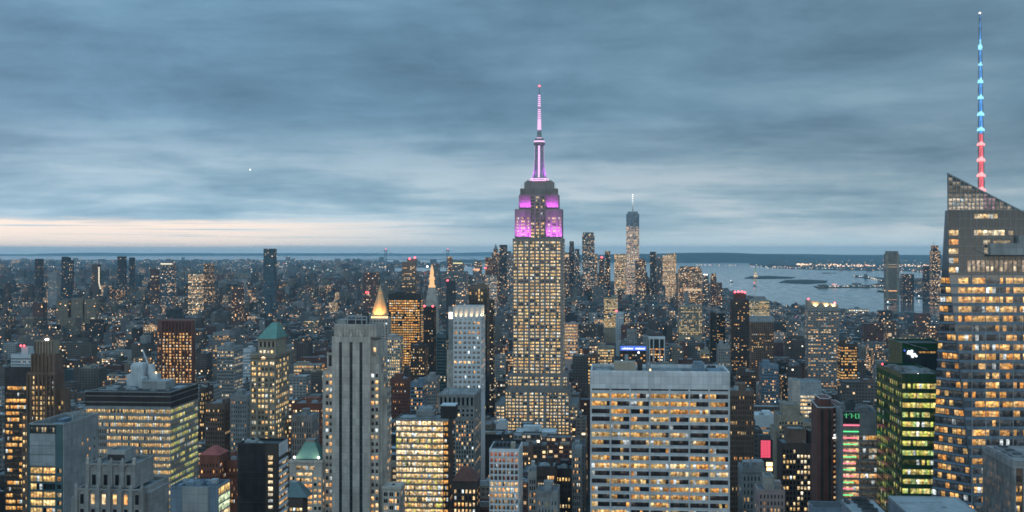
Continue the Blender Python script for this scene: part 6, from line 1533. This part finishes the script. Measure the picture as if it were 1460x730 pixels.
far('apartment_tower', 'dark slab left of the block with bright white roof edge', 'apartment tower', 214, 223, 384, 4800, 34, 'brick', .1, yv=402)
far('office_tower', 'low block with glowing windows right of the white roof edge block', 'office building', 268, 285, 391, 4400, 40, 'tan', .6, yv=408)
far('apartment_tower', 'brown tower dotted with warm lights right of the glowing low block', 'apartment tower', 290, 302, 376, 4900, 34, 'brown', .3, yv=400)
far('apartment_tower', 'dim brown tower behind the ribbed red tower, lit at its top', 'apartment tower', 330, 344, 410, 3600, 30, 'brick', .2, yv=432)
for i, (a, c, y, q) in enumerate(((80, 97, 428, 'leftmost tan slab of the row'), (101, 118, 425, 'second tan slab of the row'), (120, 136, 427, 'rightmost tan slab of the row'))):
    far('housing_slab', q+' of public housing on the left bank', 'apartment building', a, c, y, 3500, 24, 'tan', .03, yv=448, group='housing slabs in a row on the left bank')
far('apartment_tower', 'pale tower beside dark housing on the left bank', 'apartment tower', 68, 81, 388, 4700, 34, 'pale', .05, yv=402)
far('apartment_tower', 'brown housing slab left of the three tan slabs', 'apartment building', 46, 61, 432, 3400, 26, 'brick', .06, yv=452)
far('office_tower', 'banded round cornered tower alone across the water at right', 'skyscraper', 1263.5, 1282, 362, 6300, 50, 'tan', .12, (90, 4.2), 408, [(1265, 1281, 358)])
far('glass_tower', 'slim tower with white dotted side near the faceted skyscraper', 'skyscraper', 1328.5, 1341, 358, 5600, 36, 'dark', .35, yv=420, tiers=[(1330, 1338, 350)], top=spire(1333, 350, 340, 1.2, 'steel', 'aerial'))
far('apartment_tower', 'dark block left of the slim white dotted tower across the water', 'apartment tower', 1318, 1328, 379, 5900, 36, 'dark', .08, yv=410)
far('apartment_tower', 'low wedge of dark towers right of the banded round cornered tower', 'apartment tower', 1288, 1303, 391, 6000, 60, 'dark', .1, yv=410)
far('apartment_tower', 'brown block with lit windows at the right shore left of the faceted skyscraper', 'apartment tower', 1326, 1341, 465, 3200, 30, 'brick', .5, yv=490)
far('apartment_tower', 'tan shaft with one bright yellow storey behind the glaring white sign', 'apartment tower', 1264, 1278, 457, 2900, 26, 'brown', .15, yv=500, top=band(1266.5, 1271, 475, 479.5))
far('apartment_tower', 'dark rounded block against the water right of the pier shed', 'apartment tower', 1254, 1272, 443, 3500, 30, 'dark', .1, yv=455)
far('apartment_tower', 'pale glass block against the water left of the faceted skyscraper', 'apartment tower', 1294, 1306, 446, 3600, 30, 'blue', .08, yv=462)
far('apartment_tower', 'maroon block against the water nearest the faceted skyscraper', 'apartment tower', 1307, 1326, 447, 3500, 30, 'brick', .15, yv=468)

def bridge():
    o = empty('suspension_bridge', 'far suspension bridge with two slender towers on the horizon', 'bridge', ((594-CX)*17000/F, 17000, 0))
    D = 17000; k = D/F; zz = lambda y: CAMZ-(y-HY)*k
    xs = [(550-594)*k, (638.5-594)*k]
    for x in xs:
        m = MB()
        for a in (-13, 13): m.box(x+a-5, x+a+5, -6, 6, 0, zz(356))
        for y in (356, 362, 369): m.box(x-13, x+13, -5, 5, zz(y)-14, zz(y)-1, bottom=True)
        t = m.build('tower', 'blue_steel', o); m = MB(); m.ball((x, 0, zz(355.3)), 7); m.build('beacon', 'lamp_red', t)
    m = MB(); m.box(xs[0]-420, xs[1]+420, -8, 8, zz(369.5)-7, zz(369.5), bottom=True); m.build('deck', 'blue_steel', o)
    for yo in (-7, 7):
        m = MB(); pts = [(xs[0]-400, zz(369.5))]+[(xs[0]+(xs[1]-xs[0])*t, zz(356.5)-(zz(356.5)-zz(369))*(1-(2*t-1)**2)) for t in np.linspace(0, 1, 21)]+[(xs[1]+400, zz(369.5))]
        for p, q in zip(pts, pts[1:]): m.bar((p[0], yo, p[1]), (q[0], yo, q[1]), 1.6)
        m.build('cable', 'blue_steel', o)
bridge()
def statue():
    D = G(1077, 396.5)[1]; k = D/F; x = (1077-CX)*k; o = empty('statue', 'tiny robed statue with raised torch lit on a harbour island', 'statue', (x, D, 3.5))
    m = MB(); m.frus((-22, 22, -22, 22), (-16, 16, -16, 16), 0, 26); m.frus((-12, 12, -12, 12), (-9, 9, -9, 9), 26, 56); m.build('pedestal', 'tan_stone', o)
    m = MB(); pr = [(56, 9), (70, 8), (84, 6.5), (94, 7), (99, 4), (102, 2.4), (105, 3.2), (109, 3), (112, .6)]
    m.loft([[(math.cos(t*.785)*r, math.sin(t*.785)*r, z) for t in range(8)] for z, r in pr]); m.bar((5, 0, 94), (9, 0, 118), 2.0); m.build('figure', 'copper_green', o)
    m = MB(); m.cone(9, 0, 118, 126, 4.6, .6, 8); m.build('torch', 'lamp_pale', o)
    for dx in (-40, 40): spot(o, (dx, -55, 4), (0, 0, 70), 250000, (1, .85, .6), 90, 1)
statue()
def plane():
    D = 9000; k = D/F; o = empty('aircraft', 'tiny bright dot of an aircraft light against the clouds at left', 'aircraft', ((356.5-CX)*k, D, CAMZ-(242-HY)*k), math.radians(15))
    m = MB(); n = 8
    m.loft([[(math.cos(t*.785)*r, y, math.sin(t*.785)*r) for t in range(n)] for y, r in ((-8, .3), (-6.5, 1), (3, 1.1), (8, .35))]); m.build('fuselage', 'white_metal', o)
    m = MB(); m.face([(-8, -.5, 0), (8, -.5, 0), (8, 1, 0), (0, 1.8, 0), (-8, 1, 0)]); m.face([(-8, -.5, .25), (8, -.5, .25), (8, 1, .25), (0, 1.8, .25), (-8, 1, .25)]); m.build('wing', 'white_metal', o)
    m = MB(); m.box(-.12, .12, 6, 8, .3, 3); m.build('tail_fin', 'white_metal', o)
    m = MB(); m.ball((0, -10, -.2), 4.8); m.build('landing_light', 'lamp_white', o)
plane()
def boats():
    for i, (px, py, lab, lit) in enumerate(((1313, 425.5, 'white lit ferry close to the far right shore', 1), (1182, 389.5, 'long dark ship lying beyond the harbour islands', 0), (1043, 402.5, 'small boat with a white lamp on open harbour water at left', 1), (1268, 434.5, 'small ferry in mid river right of the pier shed', 1), (1076, 408, 'buoy like small boat with a red mast lamp above the red lamped tower', 2))):
        x, y = G(px, py); L_ = (60, 180, 30, 40, 25)[i]; o = empty('boat', lab, 'boat', (x, y, 0), 0.2, 'boats on the harbour')
        m = MB(); m.loft([[(-L_/2, -4, 0), (L_/2-3, -4, 0), (L_/2, 0, 0), (L_/2-3, 4, 0), (-L_/2, 4, 0)], [(-L_/2, -5, 4), (L_/2-1, -5, 4), (L_/2+4, 0, 4.6), (L_/2-1, 5, 4), (-L_/2, 5, 4)]]); m.build('hull', 'charcoal', o)
        m = MB(); m.box(-L_*.4, L_*.1, -3, 3, 4, 9); m.box(-L_*.3, -L_*.1, -2, 2, 9, 12); m.build('cabin', 'white_metal', o)
        if lit: m = MB(); m.ball((-L_*.2, 0, 14 if lit == 1 else 24), 3.2); m.build('mast_lamp', 'lamp_white' if lit == 1 else 'lamp_red', o)
boats()

# ---------------------------------------------------------------- the low city between: every block its own record
rg = random.Random(21)
def inside(p, poly):
    x, y = p; c = False; j = len(poly)-1
    for i in range(len(poly)):
        xi, yi = poly[i]; xj, yj = poly[j]
        if (yi > y) != (yj > y) and x < (xj-xi)*(y-yi)/(yj-yi)+xi: c = not c
        j = i
    return c
HX0 = np.array([h[0] for h in HEROES], float); HX1 = np.array([h[1] for h in HEROES], float); HYV = np.array([h[3] for h in HEROES], float); HD = np.array([h[4] for h in HEROES], float); HYT = np.array([h[2] for h in HEROES], float)
PL = np.array(PLAN)
def limit(u0, u1, v, h):
    """lower a filler block so that it hides no landmark the photo shows"""
    x, y = from_grid((u0+u1)/2, v); hw = (u1-u0)/2
    if y < 50: return 0
    p0, p1 = CX+(x-hw)*F/y, CX+(x+hw)*F/y
    k = (HD > y) & (HX0 < p1-.4) & (HX1 > p0+.4)
    if k.any(): h = min(h, CAMZ-(HYV[k].max()-HY)*y/F) if True else h
    return h
CT = [((.115, .085, .075), 'brown brick'), ((.15, .072, .06), 'red brick'), ((.17, .165, .165), 'grey stone'), ((.22, .185, .15), 'tan stone'), ((.05, .047, .047), 'dark'), ((.32, .31, .30), 'pale'), ((.075, .10, .115), 'bluish glass'), ((.13, .11, .10), 'grey brown')]
RT = [(.16, .175, .185), (.26, .28, .295), (.08, .085, .09), (.42, .45, .47), (.125, .132, .138), (.19, .20, .21)]
BL = []
def add(u, v, w, d, h, far_=False):
    if h < 6: return
    x, y = from_grid(u, v)
    if y < 300: return
    if len(PL) and ((PL[:, 0] < u+w/2) & (PL[:, 1] > u-w/2) & (PL[:, 2] < v+d) & (PL[:, 3] > v)).any(): return
    h2 = limit(u-w/2, u+w/2, v, h)
    if h2 < h: h = min(h, h2-rg.uniform(0, 4))
    if h < 7: return
    p_ = CX+x*F/y
    if p_ > 985 and 3300 < y < 9000: h = min(h, rg.uniform(10, 22) if p_ > 1090 or y > 5200 else rg.uniform(14, 34))
    t = rg.choices(range(8), (5, 3, 4, 3, 3, 2.2, 1.6, 4))[0]
    lit = rg.choice((.01, .015, .02, .03, .03, .05, .06, .09, .14, .26)) if rg.random() < .95 else .65
    if y > 6000 and rg.random() < .9: lit *= .35
    BL.append((u, v, w, d, h, t, lit, rg.randrange(len(RT)), rg.randint(0, 2000), rg.randint(0, 2000), rg.uniform(2.2, 4.6), rg.uniform(3.3, 4.2), rg.random()))
def hgt(v, u):
    r = rg.random()
    if v < 1050: return rg.uniform(70, 128)
    if v < 1500: return rg.uniform(38, 92) if r < .85 else rg.uniform(90, 125)
    if v < 2200: return rg.uniform(26, 64) if r < .85 else rg.uniform(60, 105)
    if v < 3400: return rg.uniform(16, 40) if r < .85 else rg.uniform(38, 82)
    if v < 5000: return rg.uniform(14, 34) if r < .88 else rg.uniform(32, 66)
    return rg.uniform(16, 40) if r < .8 else rg.uniform(40, 105)
v = 640.0
while v < 9000:
    step = 80 if v < 4200 else 92
    a0 = math.floor((-.60*v-150)/260)*260
    a = a0
    while a < .47*v+400:
        for row in range(2):
            vv = v+row*31+2; u = a+16
            while u < a+228:
                w = rg.choice((14, 17, 20, 24, 28, 36, 48)) if v < 4200 else rg.choice((15, 20, 25, 32, 44))
                w = min(w, a+232-u)
                if w < 8: break
                d = rg.uniform(22, 30); x, y = from_grid(u+w/2, vv)
                if abs(x) < .445*y+40 and inside((x, y+15), MANHATTAN) and rg.random() < .95:
                    add(u+w/2, vv+rg.uniform(0, 2), w-.5, d, hgt(v, u))
                u += w+(.4 if rg.random() < .85 else rg.uniform(4, 14))
        a += 260
    v += step
for _ in range(26000):      # Brooklyn and the bay's edge, thinning out into the haze
    q = rg.random(); y = 1/((1/6300)*(1-q)+(1/30000)*q)
    x = rg.uniform(-.46, .12)*y
    if not inside((x, y), BROOKLYN): continue
    u, vv = to_grid(x, y); s = 1+y/14000
    add(u, vv, rg.uniform(14, 52)*s, rg.uniform(14, 46)*s, (rg.uniform(7, 19) if rg.random() < .92 else rg.uniform(20, 62) if rg.random() < .85 else rg.uniform(60, 110)))
for poly, n, (ha, hb) in ((JC, 260, (8, 40)), (NJ, 900, (6, 24))):
    xs = [p[0] for p in poly]; ys = [p[1] for p in poly]
    for _ in range(n):
        y = 1/rg.uniform(1/max(ys), 1/min(ys)); x = rg.uniform(max(min(xs), .1*y), min(max(xs), .46*y)) if max(xs) > .1*y else 0
        if inside((x, y), poly):
            u, vv = to_grid(x, y); add(u, vv, rg.uniform(20, 70), rg.uniform(20, 60), rg.uniform(ha, hb))

# which of them show largest: a coarse painter's pass over the frame
def proj(b):
    u, v, w, d, h = b[:5]; x, y = from_grid(u, v); xb, yb = from_grid(u, v+d)
    return CX+(x-w/2)*F/y, CX+(x+w/2)*F/y, HY+(CAMZ-h)*F/y, HY+(CAMZ-h)*F/yb, HY+CAMZ*F/y, y
idb = np.full((730, 1460), -1, np.int32); items = []
for i, b in enumerate(BL):
    p = proj(b); items.append((p[5], p[0], p[1], min(p[2], p[3]), p[4], i))
for k, h in enumerate(HEROES): items.append((h[4], h[0], h[1], h[2], HY+CAMZ*F/h[4], -2-k))
items.sort(reverse=True)
for D, x0, x1, y0, y1, i in items:
    a, c, e, f = max(0, int(round(x0))), min(1460, int(round(x1))), max(0, int(round(y0))), min(730, int(round(y1)))
    if c > a and f > e: idb[e:f, a:c] = i
ids, cnt = np.unique(idb, return_counts=True)
area = {int(i): int(n) for i, n in zip(ids, cnt) if i >= 0}
order = sorted((i for i in area), key=lambda i: -area[i])
SOLO = order[:285]
VIS = set(area)
# ---- the individuals
LAND = [(o.get('label'), h) for o, h in zip([o for o in COL.objects if o.type == 'EMPTY' and o.get('category') not in ('bridge', 'statue', 'aircraft', 'boat')], HEROES)]
SHORT = {}
def short(lab):
    return lab
NAMED = [((731, 803, 340, 612), 'the tallest tower'), ((842, 1039, 529, 730), 'the broad white slab'), ((458, 555, 462, 730), 'the striped limestone tower'), ((120, 285, 558, 730), 'the yellow banded block'),
         ((40, 140, 604, 730), 'the slab with blank concrete flank'), ((357, 412, 463, 625), 'the green pyramid tower'), ((338, 411, 632, 730), 'the black windowless tower'), ((412, 460, 632, 730), 'the teal mansard'),
         ((564, 652, 596, 730), 'the brightly lit glass block'), ((697, 745, 640, 730), 'the white gridded block'), ((218, 280, 457, 545), 'the dark red tower'), ((525, 554, 408, 480), 'the golden pyramid'),
         ((553, 600, 419, 520), 'the amber floored black slab'), ((634, 690, 436, 560), 'the crown lit white tower'), ((1043, 1068, 418, 540), 'the red lamped tower'), ((1071, 1103, 451, 520), 'the blank topped brown tower'),
         ((1152, 1196, 428, 560), 'the slanted crown tower'), ((1040, 1075, 557, 730), 'the brown ribbed tower'), ((1130, 1171, 544, 600), 'the pale banded block'), ((1085, 1102, 627, 672), 'the magenta screen'),
         ((1104, 1150, 577, 640), 'the tan stepped tower'), ((1166, 1200, 570, 730), 'the red granite tower'), ((1202, 1251, 586, 730), 'the neon barred block'), ((1250, 1340, 533, 730), 'the green tower'),
         ((925, 948, 480, 516), 'the white columned block'), ((884, 921, 493, 500), 'the blue sign'), ((861, 881, 424, 438), 'the glowing cream block'), ((968, 1001, 380, 416), 'the wide brown flat topped tower'),
         ((893, 911, 300, 420), 'the tapering glass tower'), ((375, 391, 354, 412), 'the lone horizon slab'), ((38, 90, 480, 600), 'the brown setback tower'), ((15, 47, 495, 520), 'the white stepped block'),
         ((80, 136, 425, 448), 'the tan housing slabs'), ((309, 334, 495, 560), 'the pale gridded block'), ((606, 623, 380, 500), 'the golden spire lantern'), ((1199, 1222, 490, 526), 'the warm lit dark block'),
         ((1210, 1239, 441, 446), 'the white lamped pier shed'), ((1292, 1308, 498, 511), 'the glaring white sign'), ((804, 824, 461, 486), 'the peach gridded block'), ((1342, 1460, 247, 730), 'the faceted skyscraper'), ((878, 889, 445, 458), 'the bluish white block'), ((290, 302, 376, 400), 'the warm dotted brown tower'), ((229, 246, 376, 400), 'the white roof edge block')]
ORD = 'nearest,second,third,fourth,fifth,sixth,seventh,eighth,ninth,tenth,eleventh,twelfth,thirteenth,fourteenth,fifteenth,sixteenth,seventeenth,eighteenth,nineteenth,twentieth'.split(',')
cent = {}
ys_, xs_ = np.nonzero(idb >= 0); vals = idb[ys_, xs_]
o_ = np.argsort(vals, kind='stable'); vals, ys_, xs_ = vals[o_], ys_[o_], xs_[o_]
st_ = np.searchsorted(vals, SOLO, 'left'); en_ = np.searchsorted(vals, SOLO, 'right')
for i, a, c in zip(SOLO, st_, en_): cent[i] = (float(np.median(xs_[a:c])), float(np.median(ys_[a:c])))
slots = {}
for i in SOLO:
    x, y = cent[i]; best = None
    for r, nm in NAMED:
        dx = max(r[0]-x, 0, x-r[2] if False else x-r[1]); dy = max(r[2]-y, 0, y-r[3]); d = math.hypot(dx, dy*1.1)
        if best is None or d < best[0]:
            cx_, cy_ = (r[0]+r[1])/2, (r[2]+r[3])/2
            if dx >= dy*.8: side = 'left of' if x < cx_ else 'right of'
            else: side = 'above' if y < cy_ else 'below'
            best = (d, nm, side)
    slots.setdefault((best[1], best[2]), []).append((best[0], i))
LABEL = {}
for (nm, side), lst in slots.items():
    lst.sort()
    for n, (d, i) in enumerate(lst):
        b = BL[i]; w, h = b[2], b[4]; vw = min(h, 60)
        shape = 'slim' if w < 18 else 'broad' if w > 34 else 'mid sized'
        lt = 'dark windowed' if b[6] < .06 else 'dimly lit' if b[6] < .14 else 'well lit' if b[6] < .5 else 'brightly lit'
        LABEL[i] = f"{shape} {CT[b[5]][1]} block, {lt}, {ORD[min(n, 19)]} filler {side} {nm}".replace(' filler', ' block' if n else '').replace('nearest ', 'nearest ')
        LABEL[i] = f"{shape} {lt} {CT[b[5]][1]} block, {ORD[min(n, 19)]} {side} {nm}"
KINDS = {0: 'brick_building', 1: 'brick_building', 2: 'stone_building', 3: 'stone_building', 4: 'loft_building', 5: 'stone_building', 6: 'glass_building', 7: 'loft_building'}
for i in SOLO:
    u, v, w, d, h, t, lit, rt, uo, vo, cw, ch, rr = BL[i]
    x, y = from_grid(u, v); o = empty(KINDS[t], LABEL[i], 'building', (x, y, 3.0), GRID, 'blocks filling the low city')
    tone = (*CT[t][0], lit); rtone = (*RT[rt], 0); m = MB(); rf = MB(); R = random.Random(i)
    q = m.shell(-w/2, w/2, 0, d, 0, h-3, 1.1, .4, 0, tone, (uo, vo), (cw, ch))
    rf.face([(q[0], q[2], q[4]), (q[1], q[2], q[4]), (q[1], q[3], q[4]), (q[0], q[3], q[4])], None, 0, rtone)
    m.box(-w/2-.25, w/2+.25, -.25, .1, h-4.6, h-3.9, 0, tone, True)
    hh = h-3-1.1
    if rr < .35 and w > 15:      # set back upper storeys
        q = m.shell(-w*.32, w*.3, d*.25, d*.9, hh, hh+R.uniform(5, 12), 1, .4, 0, tone, (uo+50, vo), (cw, ch)); rf.face([(q[0], q[2], q[4]), (q[1], q[2], q[4]), (q[1], q[3], q[4]), (q[0], q[3], q[4])], None, 0, rtone)
    m.build('wall', 'city_wall', o, 'tone'); rf.build('roof', 'city_roof', o, 'tone')
    if y < 2600:
        b = MB(); a = w*R.uniform(.15, .3); bx = R.uniform(-w*.4, w*.4-a); b.box(bx, bx+a, d*.1, d*.24, hh, hh+R.uniform(2.4, 4.2)); b.build('bulkhead', R.choice(('grey_stone', 'brown_brick', 'tan_render', 'steel')), o)
        for k in range(R.randint(3, 7) if y < 1800 else R.randint(1, 3)):
            b = MB(); a = R.uniform(1.2, 3.2); bx = R.uniform(-w*.42, w*.42-a); by = R.uniform(.6, d*.1) if rr < .35 else R.uniform(d*.3, d*.8); b.box(bx, bx+a, by, by+a*.8, hh, hh+R.uniform(.8, 2)); b.build('roof_unit', R.choice(('steel', 'roof_dark', 'roof_white')), o)
        if R.random() < .5 and y < 1800: water_tank(o, R.uniform(-w*.35, w*.35), d*.93-2, hh, 1.7, 3.4)
# ---- all the rest, too many and too small to tell apart
def mass(name, idx):
    n = len(idx); V = np.zeros((n, 40, 3), np.float32); UV = np.zeros((n, 40, 2), np.float32); T = np.zeros((n, 40, 4), np.float32); MI = np.zeros((n, 10), np.int32)
    def put(k, j0, x0, x1, y0, y1, z0, z1, u, v, tone, rtone, uo, vo, nw, nd, nh, um):
        P = [(x0, y0), (x1, y0), (x1, y1), (x0, y1)]
        for s in range(4):
            a, b = P[s], P[(s+1) % 4]; j = j0+s*4
            V[k, j:j+4] = [(a[0], a[1], z0), (b[0], b[1], z0), (b[0], b[1], z1), (a[0], a[1], z1)]
            c = nw if s % 2 == 0 else nd; fl = math.floor(nh); UV[k, j:j+4] = [(uo, vo+fl-nh), (uo+c, vo+fl-nh), (uo+c, vo+fl), (uo, vo+fl)]
            T[k, j:j+4] = tone; MI[k, (j0//4)+s] = um
        j = j0+16; V[k, j:j+4] = [(x0, y0, z1), (x1, y0, z1), (x1, y1, z1), (x0, y1, z1)]; T[k, j:j+4] = rtone; MI[k, j0//4+4] = 1
    for k, i in enumerate(idx):
        u, v, w, d, h, t, lit, rt, uo, vo, cw, ch, rr = BL[i]
        put(k, 0, u-w/2, u+w/2, v, v+d, 2, h, u, v, (*CT[t][0], lit), (*RT[rt], 0), uo, vo, max(1, round(w/cw)), max(1, round(d/cw)), h/ch, 0)
        a = w*(.2+.25*rr); bx = u+(rr-.5)*(w-a)*.8; hb = 2.2+3*rr if v < 9000 else .4
        put(k, 20, bx-a/2, bx+a/2, v+d*.3, v+d*.7, h, h+hb, u, v, (*CT[(t+2) % 8][0], 0), (*RT[(rt+1) % 6], 0), 0, 0, 1, 1, .1, 1)
    V = V.reshape(-1, 3); c, s = math.cos(GRID), math.sin(GRID)
    X, Y = V[:, 0]*c-V[:, 1]*s, V[:, 0]*s+V[:, 1]*c; V[:, 0], V[:, 1] = X, Y
    me = bpy.data.meshes.new(name); nf = n*10
    me.vertices.add(len(V)); me.vertices.foreach_set('co', V.ravel())
    me.loops.add(len(V)); me.loops.foreach_set('vertex_index', np.arange(len(V), dtype=np.int32))
    me.polygons.add(nf); me.polygons.foreach_set('loop_start', np.arange(nf, dtype=np.int32)*4)
    me.materials.append(MATS['city_wall']); me.materials.append(MATS['city_roof']); me.polygons.foreach_set('material_index', MI.ravel())
    l = me.uv_layers.new(name='UVMap'); l.data.foreach_set('uv', UV.reshape(-1, 2).ravel())
    at = me.attributes.new('tone', 'FLOAT_COLOR', 'POINT'); at.data.foreach_set('color', T.ravel())
    me.update(calc_edges=True); me.validate()
    o = bpy.data.objects.new(name, me); COL.objects.link(o)
    return tag(o, 'countless small blocks of the low city running out to the water', 'city', None, 'stuff')
solo = set(SOLO)
mass('low_city', [i for i in range(len(BL)) if i not in solo])

# ---------------------------------------------------------------- the lights of the streets, roofs and shores
def city_lights():
    m = MB(); r = random.Random(5); n = 0
    PAL = [(1, .50, .18), (1, .58, .26), (1, .70, .40), (1, .85, .66), (.85, .95, 1), (1, .12, .10), (.75, 1, .65)]
    def put(x, y, z, rad, st, w=(6, 5, 5, 3, 1, .7, .5)):
        c = r.choices(PAL, w)[0]; m.ball((x, y, z), rad, 0, (c[0]*st, c[1]*st, c[2]*st, 1))
    for i in VIS:      # lamps at roof and street edges of blocks that show
        u, v, w, d, h = BL[i][:5]
        p = .42 if v < 5500 else .24
        if r.random() < p:
            x, y = from_grid(u+r.uniform(-.5, .5)*w, v-1.2); put(x, y, h-r.uniform(.5, min(16, h*.6)), .40+y/5400, r.choice((1.4, 2.2, 3.2, 5.0)))
    for _ in range(1400):      # Brooklyn and harbour side lamps
        q = r.random(); y = 1/((1/6500)*(1-q)+(1/29000)*q); x = r.uniform(-.45, .0)*y
        if inside((x, y), BROOKLYN): put(x, y, r.uniform(8, 22), .5+y/4200, r.choice((.8, 1.4, 2.4, 3.6, 5.5)), (6, 5, 6, 4, 1, 1.2, 1))
    def line(p0, p1, n, rad, st, w, z=8, jy=.4):
        for k in range(n):
            t = r.random(); px, py = p0[0]+(p1[0]-p0[0])*t, p0[1]+(p1[1]-p0[1])*t+r.uniform(-jy, jy); x, y = G(px, py)
            put(x, y, z, rad*y*r.uniform(.6, 1.3)/F, st*r.uniform(.5, 1.3), w)
    o_ = (8, 6, 4, 2, 0, .3, 0)
    line((1136, 378.5), (1345, 380.0), 190, 1.05, 1.8, o_, 8, 1.6); line((1136, 377.6), (1150, 378.2), 22, 1.4, 2.0, o_); line((1060, 380), (1130, 382), 26, .7, 1.2, (3, 3, 4, 4, 1, 2, 0), 8, 1)
    line((1090, 382), (1250, 384.5), 46, .6, 1.3, (3, 4, 6, 5, 2, .5, 1)); line((1250, 384), (1345, 389), 60, .7, 1.3, (4, 4, 5, 4, 1, .5, 0), 10, 2)
    line((1216, 394.2), (1236, 395.3), 14, .6, 1.5, (1, 1, 5, 6, 1, 0, 1), 5, .1); line((1236, 395.5), (1262, 402), 24, .6, 1.5, (1, 1, 6, 5, 1, 0, 1), 5, .3)
    line((1170, 409.6), (1262, 408.6), 60, .6, 1.4, (2, 2, 5, 5, 1, .3, 2), 6, .6); line((1184, 408.4), (1194, 408.4), 10, .9, 1.2, (1, 0, 0, 0, 0, 3, 0), 14, .2)
    line((1250, 415), (1345, 420), 60, .6, 1.4, (3, 4, 6, 5, 1, .3, 1), 8, 2.2); line((1265, 415.5), (1285, 416), 14, .9, 1.6, (1, 2, 8, 5, 0, 0, 1))
    line((990, 378), (1060, 379), 26, .55, 1.0, (3, 3, 3, 3, 1, 2, 0)); line((1040, 372), (1340, 371), 50, .5, .9, (3, 3, 3, 4, 2, 2, 0), 30, 3)
    line((470, 402), (517, 401), 60, .8, 1.7, (1, 1, 5, 6, 0, 0, 2), 14, 1.0); line((433, 405), (450, 401), 18, 1.0, 1.4, (10, 6, 1, 0, 0, 0, 0), 10, .5)
    line((392, 383), (470, 386), 60, .8, 1.4, (2, 3, 6, 4, 0, 0, 2), 14, 2.5); line((340, 382), (560, 382), 90, .6, 1.3, (3, 4, 5, 5, 1, .6, 1), 14, 4)
    line((540, 381), (560, 383), 16, .8, 1.4, (4, 4, 4, 2, 0, 0, 0), 14, 1.2); line((560, 381), (690, 381), 34, .5, 1.1, (3, 3, 4, 5, 1, 1, 1), 12, 2.5)
    line((650, 363.6), (690, 363.0), 10, .45, 1.0, (1, 1, 3, 4, 1, 0, 0), 40, .2); line((250, 364), (330, 364), 16, .5, .9, (2, 2, 3, 3, 0, 1, 0), 30, .4)
    line((150, 418), (350, 412), 90, .7, 1.5, (6, 6, 5, 3, 0, 1, 0), 14, 8); line((0, 430), (300, 432), 90, .6, 1.4, (7, 6, 4, 3, 0, 1, .5), 12, 14); line((0, 395), (380, 396), 120, .55, 1.3, (6, 5, 5, 4, 1, 1.5, .5), 14, 10)
    o = m.build('city_lights', 'lamp_glow', None, 'glow'); tag(o, 'scattered street, roof and shore lamps of the whole city', 'lights', None, 'stuff')
city_lights()

# ---------------------------------------------------------------- the air
def haze():
    m, nt, b = new_mat('haze_air'); nt.nodes.remove(b)
    pv = N(nt, 'ShaderNodeVolumePrincipled'); pv.inputs['Color'].default_value = (.52, .83, 1.0, 1); pv.inputs['Density'].default_value = HAZE; pv.inputs['Anisotropy'].default_value = 0.0
    out = [n for n in nt.nodes if n.type == 'OUTPUT_MATERIAL'][0]; L(nt, pv.outputs[0], out.inputs['Volume'])
    h = MB(); h.box(-39000, 39000, -5000, 76000, -1.5, 465, bottom=True); o = h.build('haze', 'haze_air'); tag(o, 'faint blue evening haze over the whole city', 'haze', None, 'stuff')
HAZE = 1.75e-5
haze()
print('objects', len(COL.objects), 'blocks', len(BL), 'visible', len(VIS), 'smallest solo', area[SOLO[-1]])
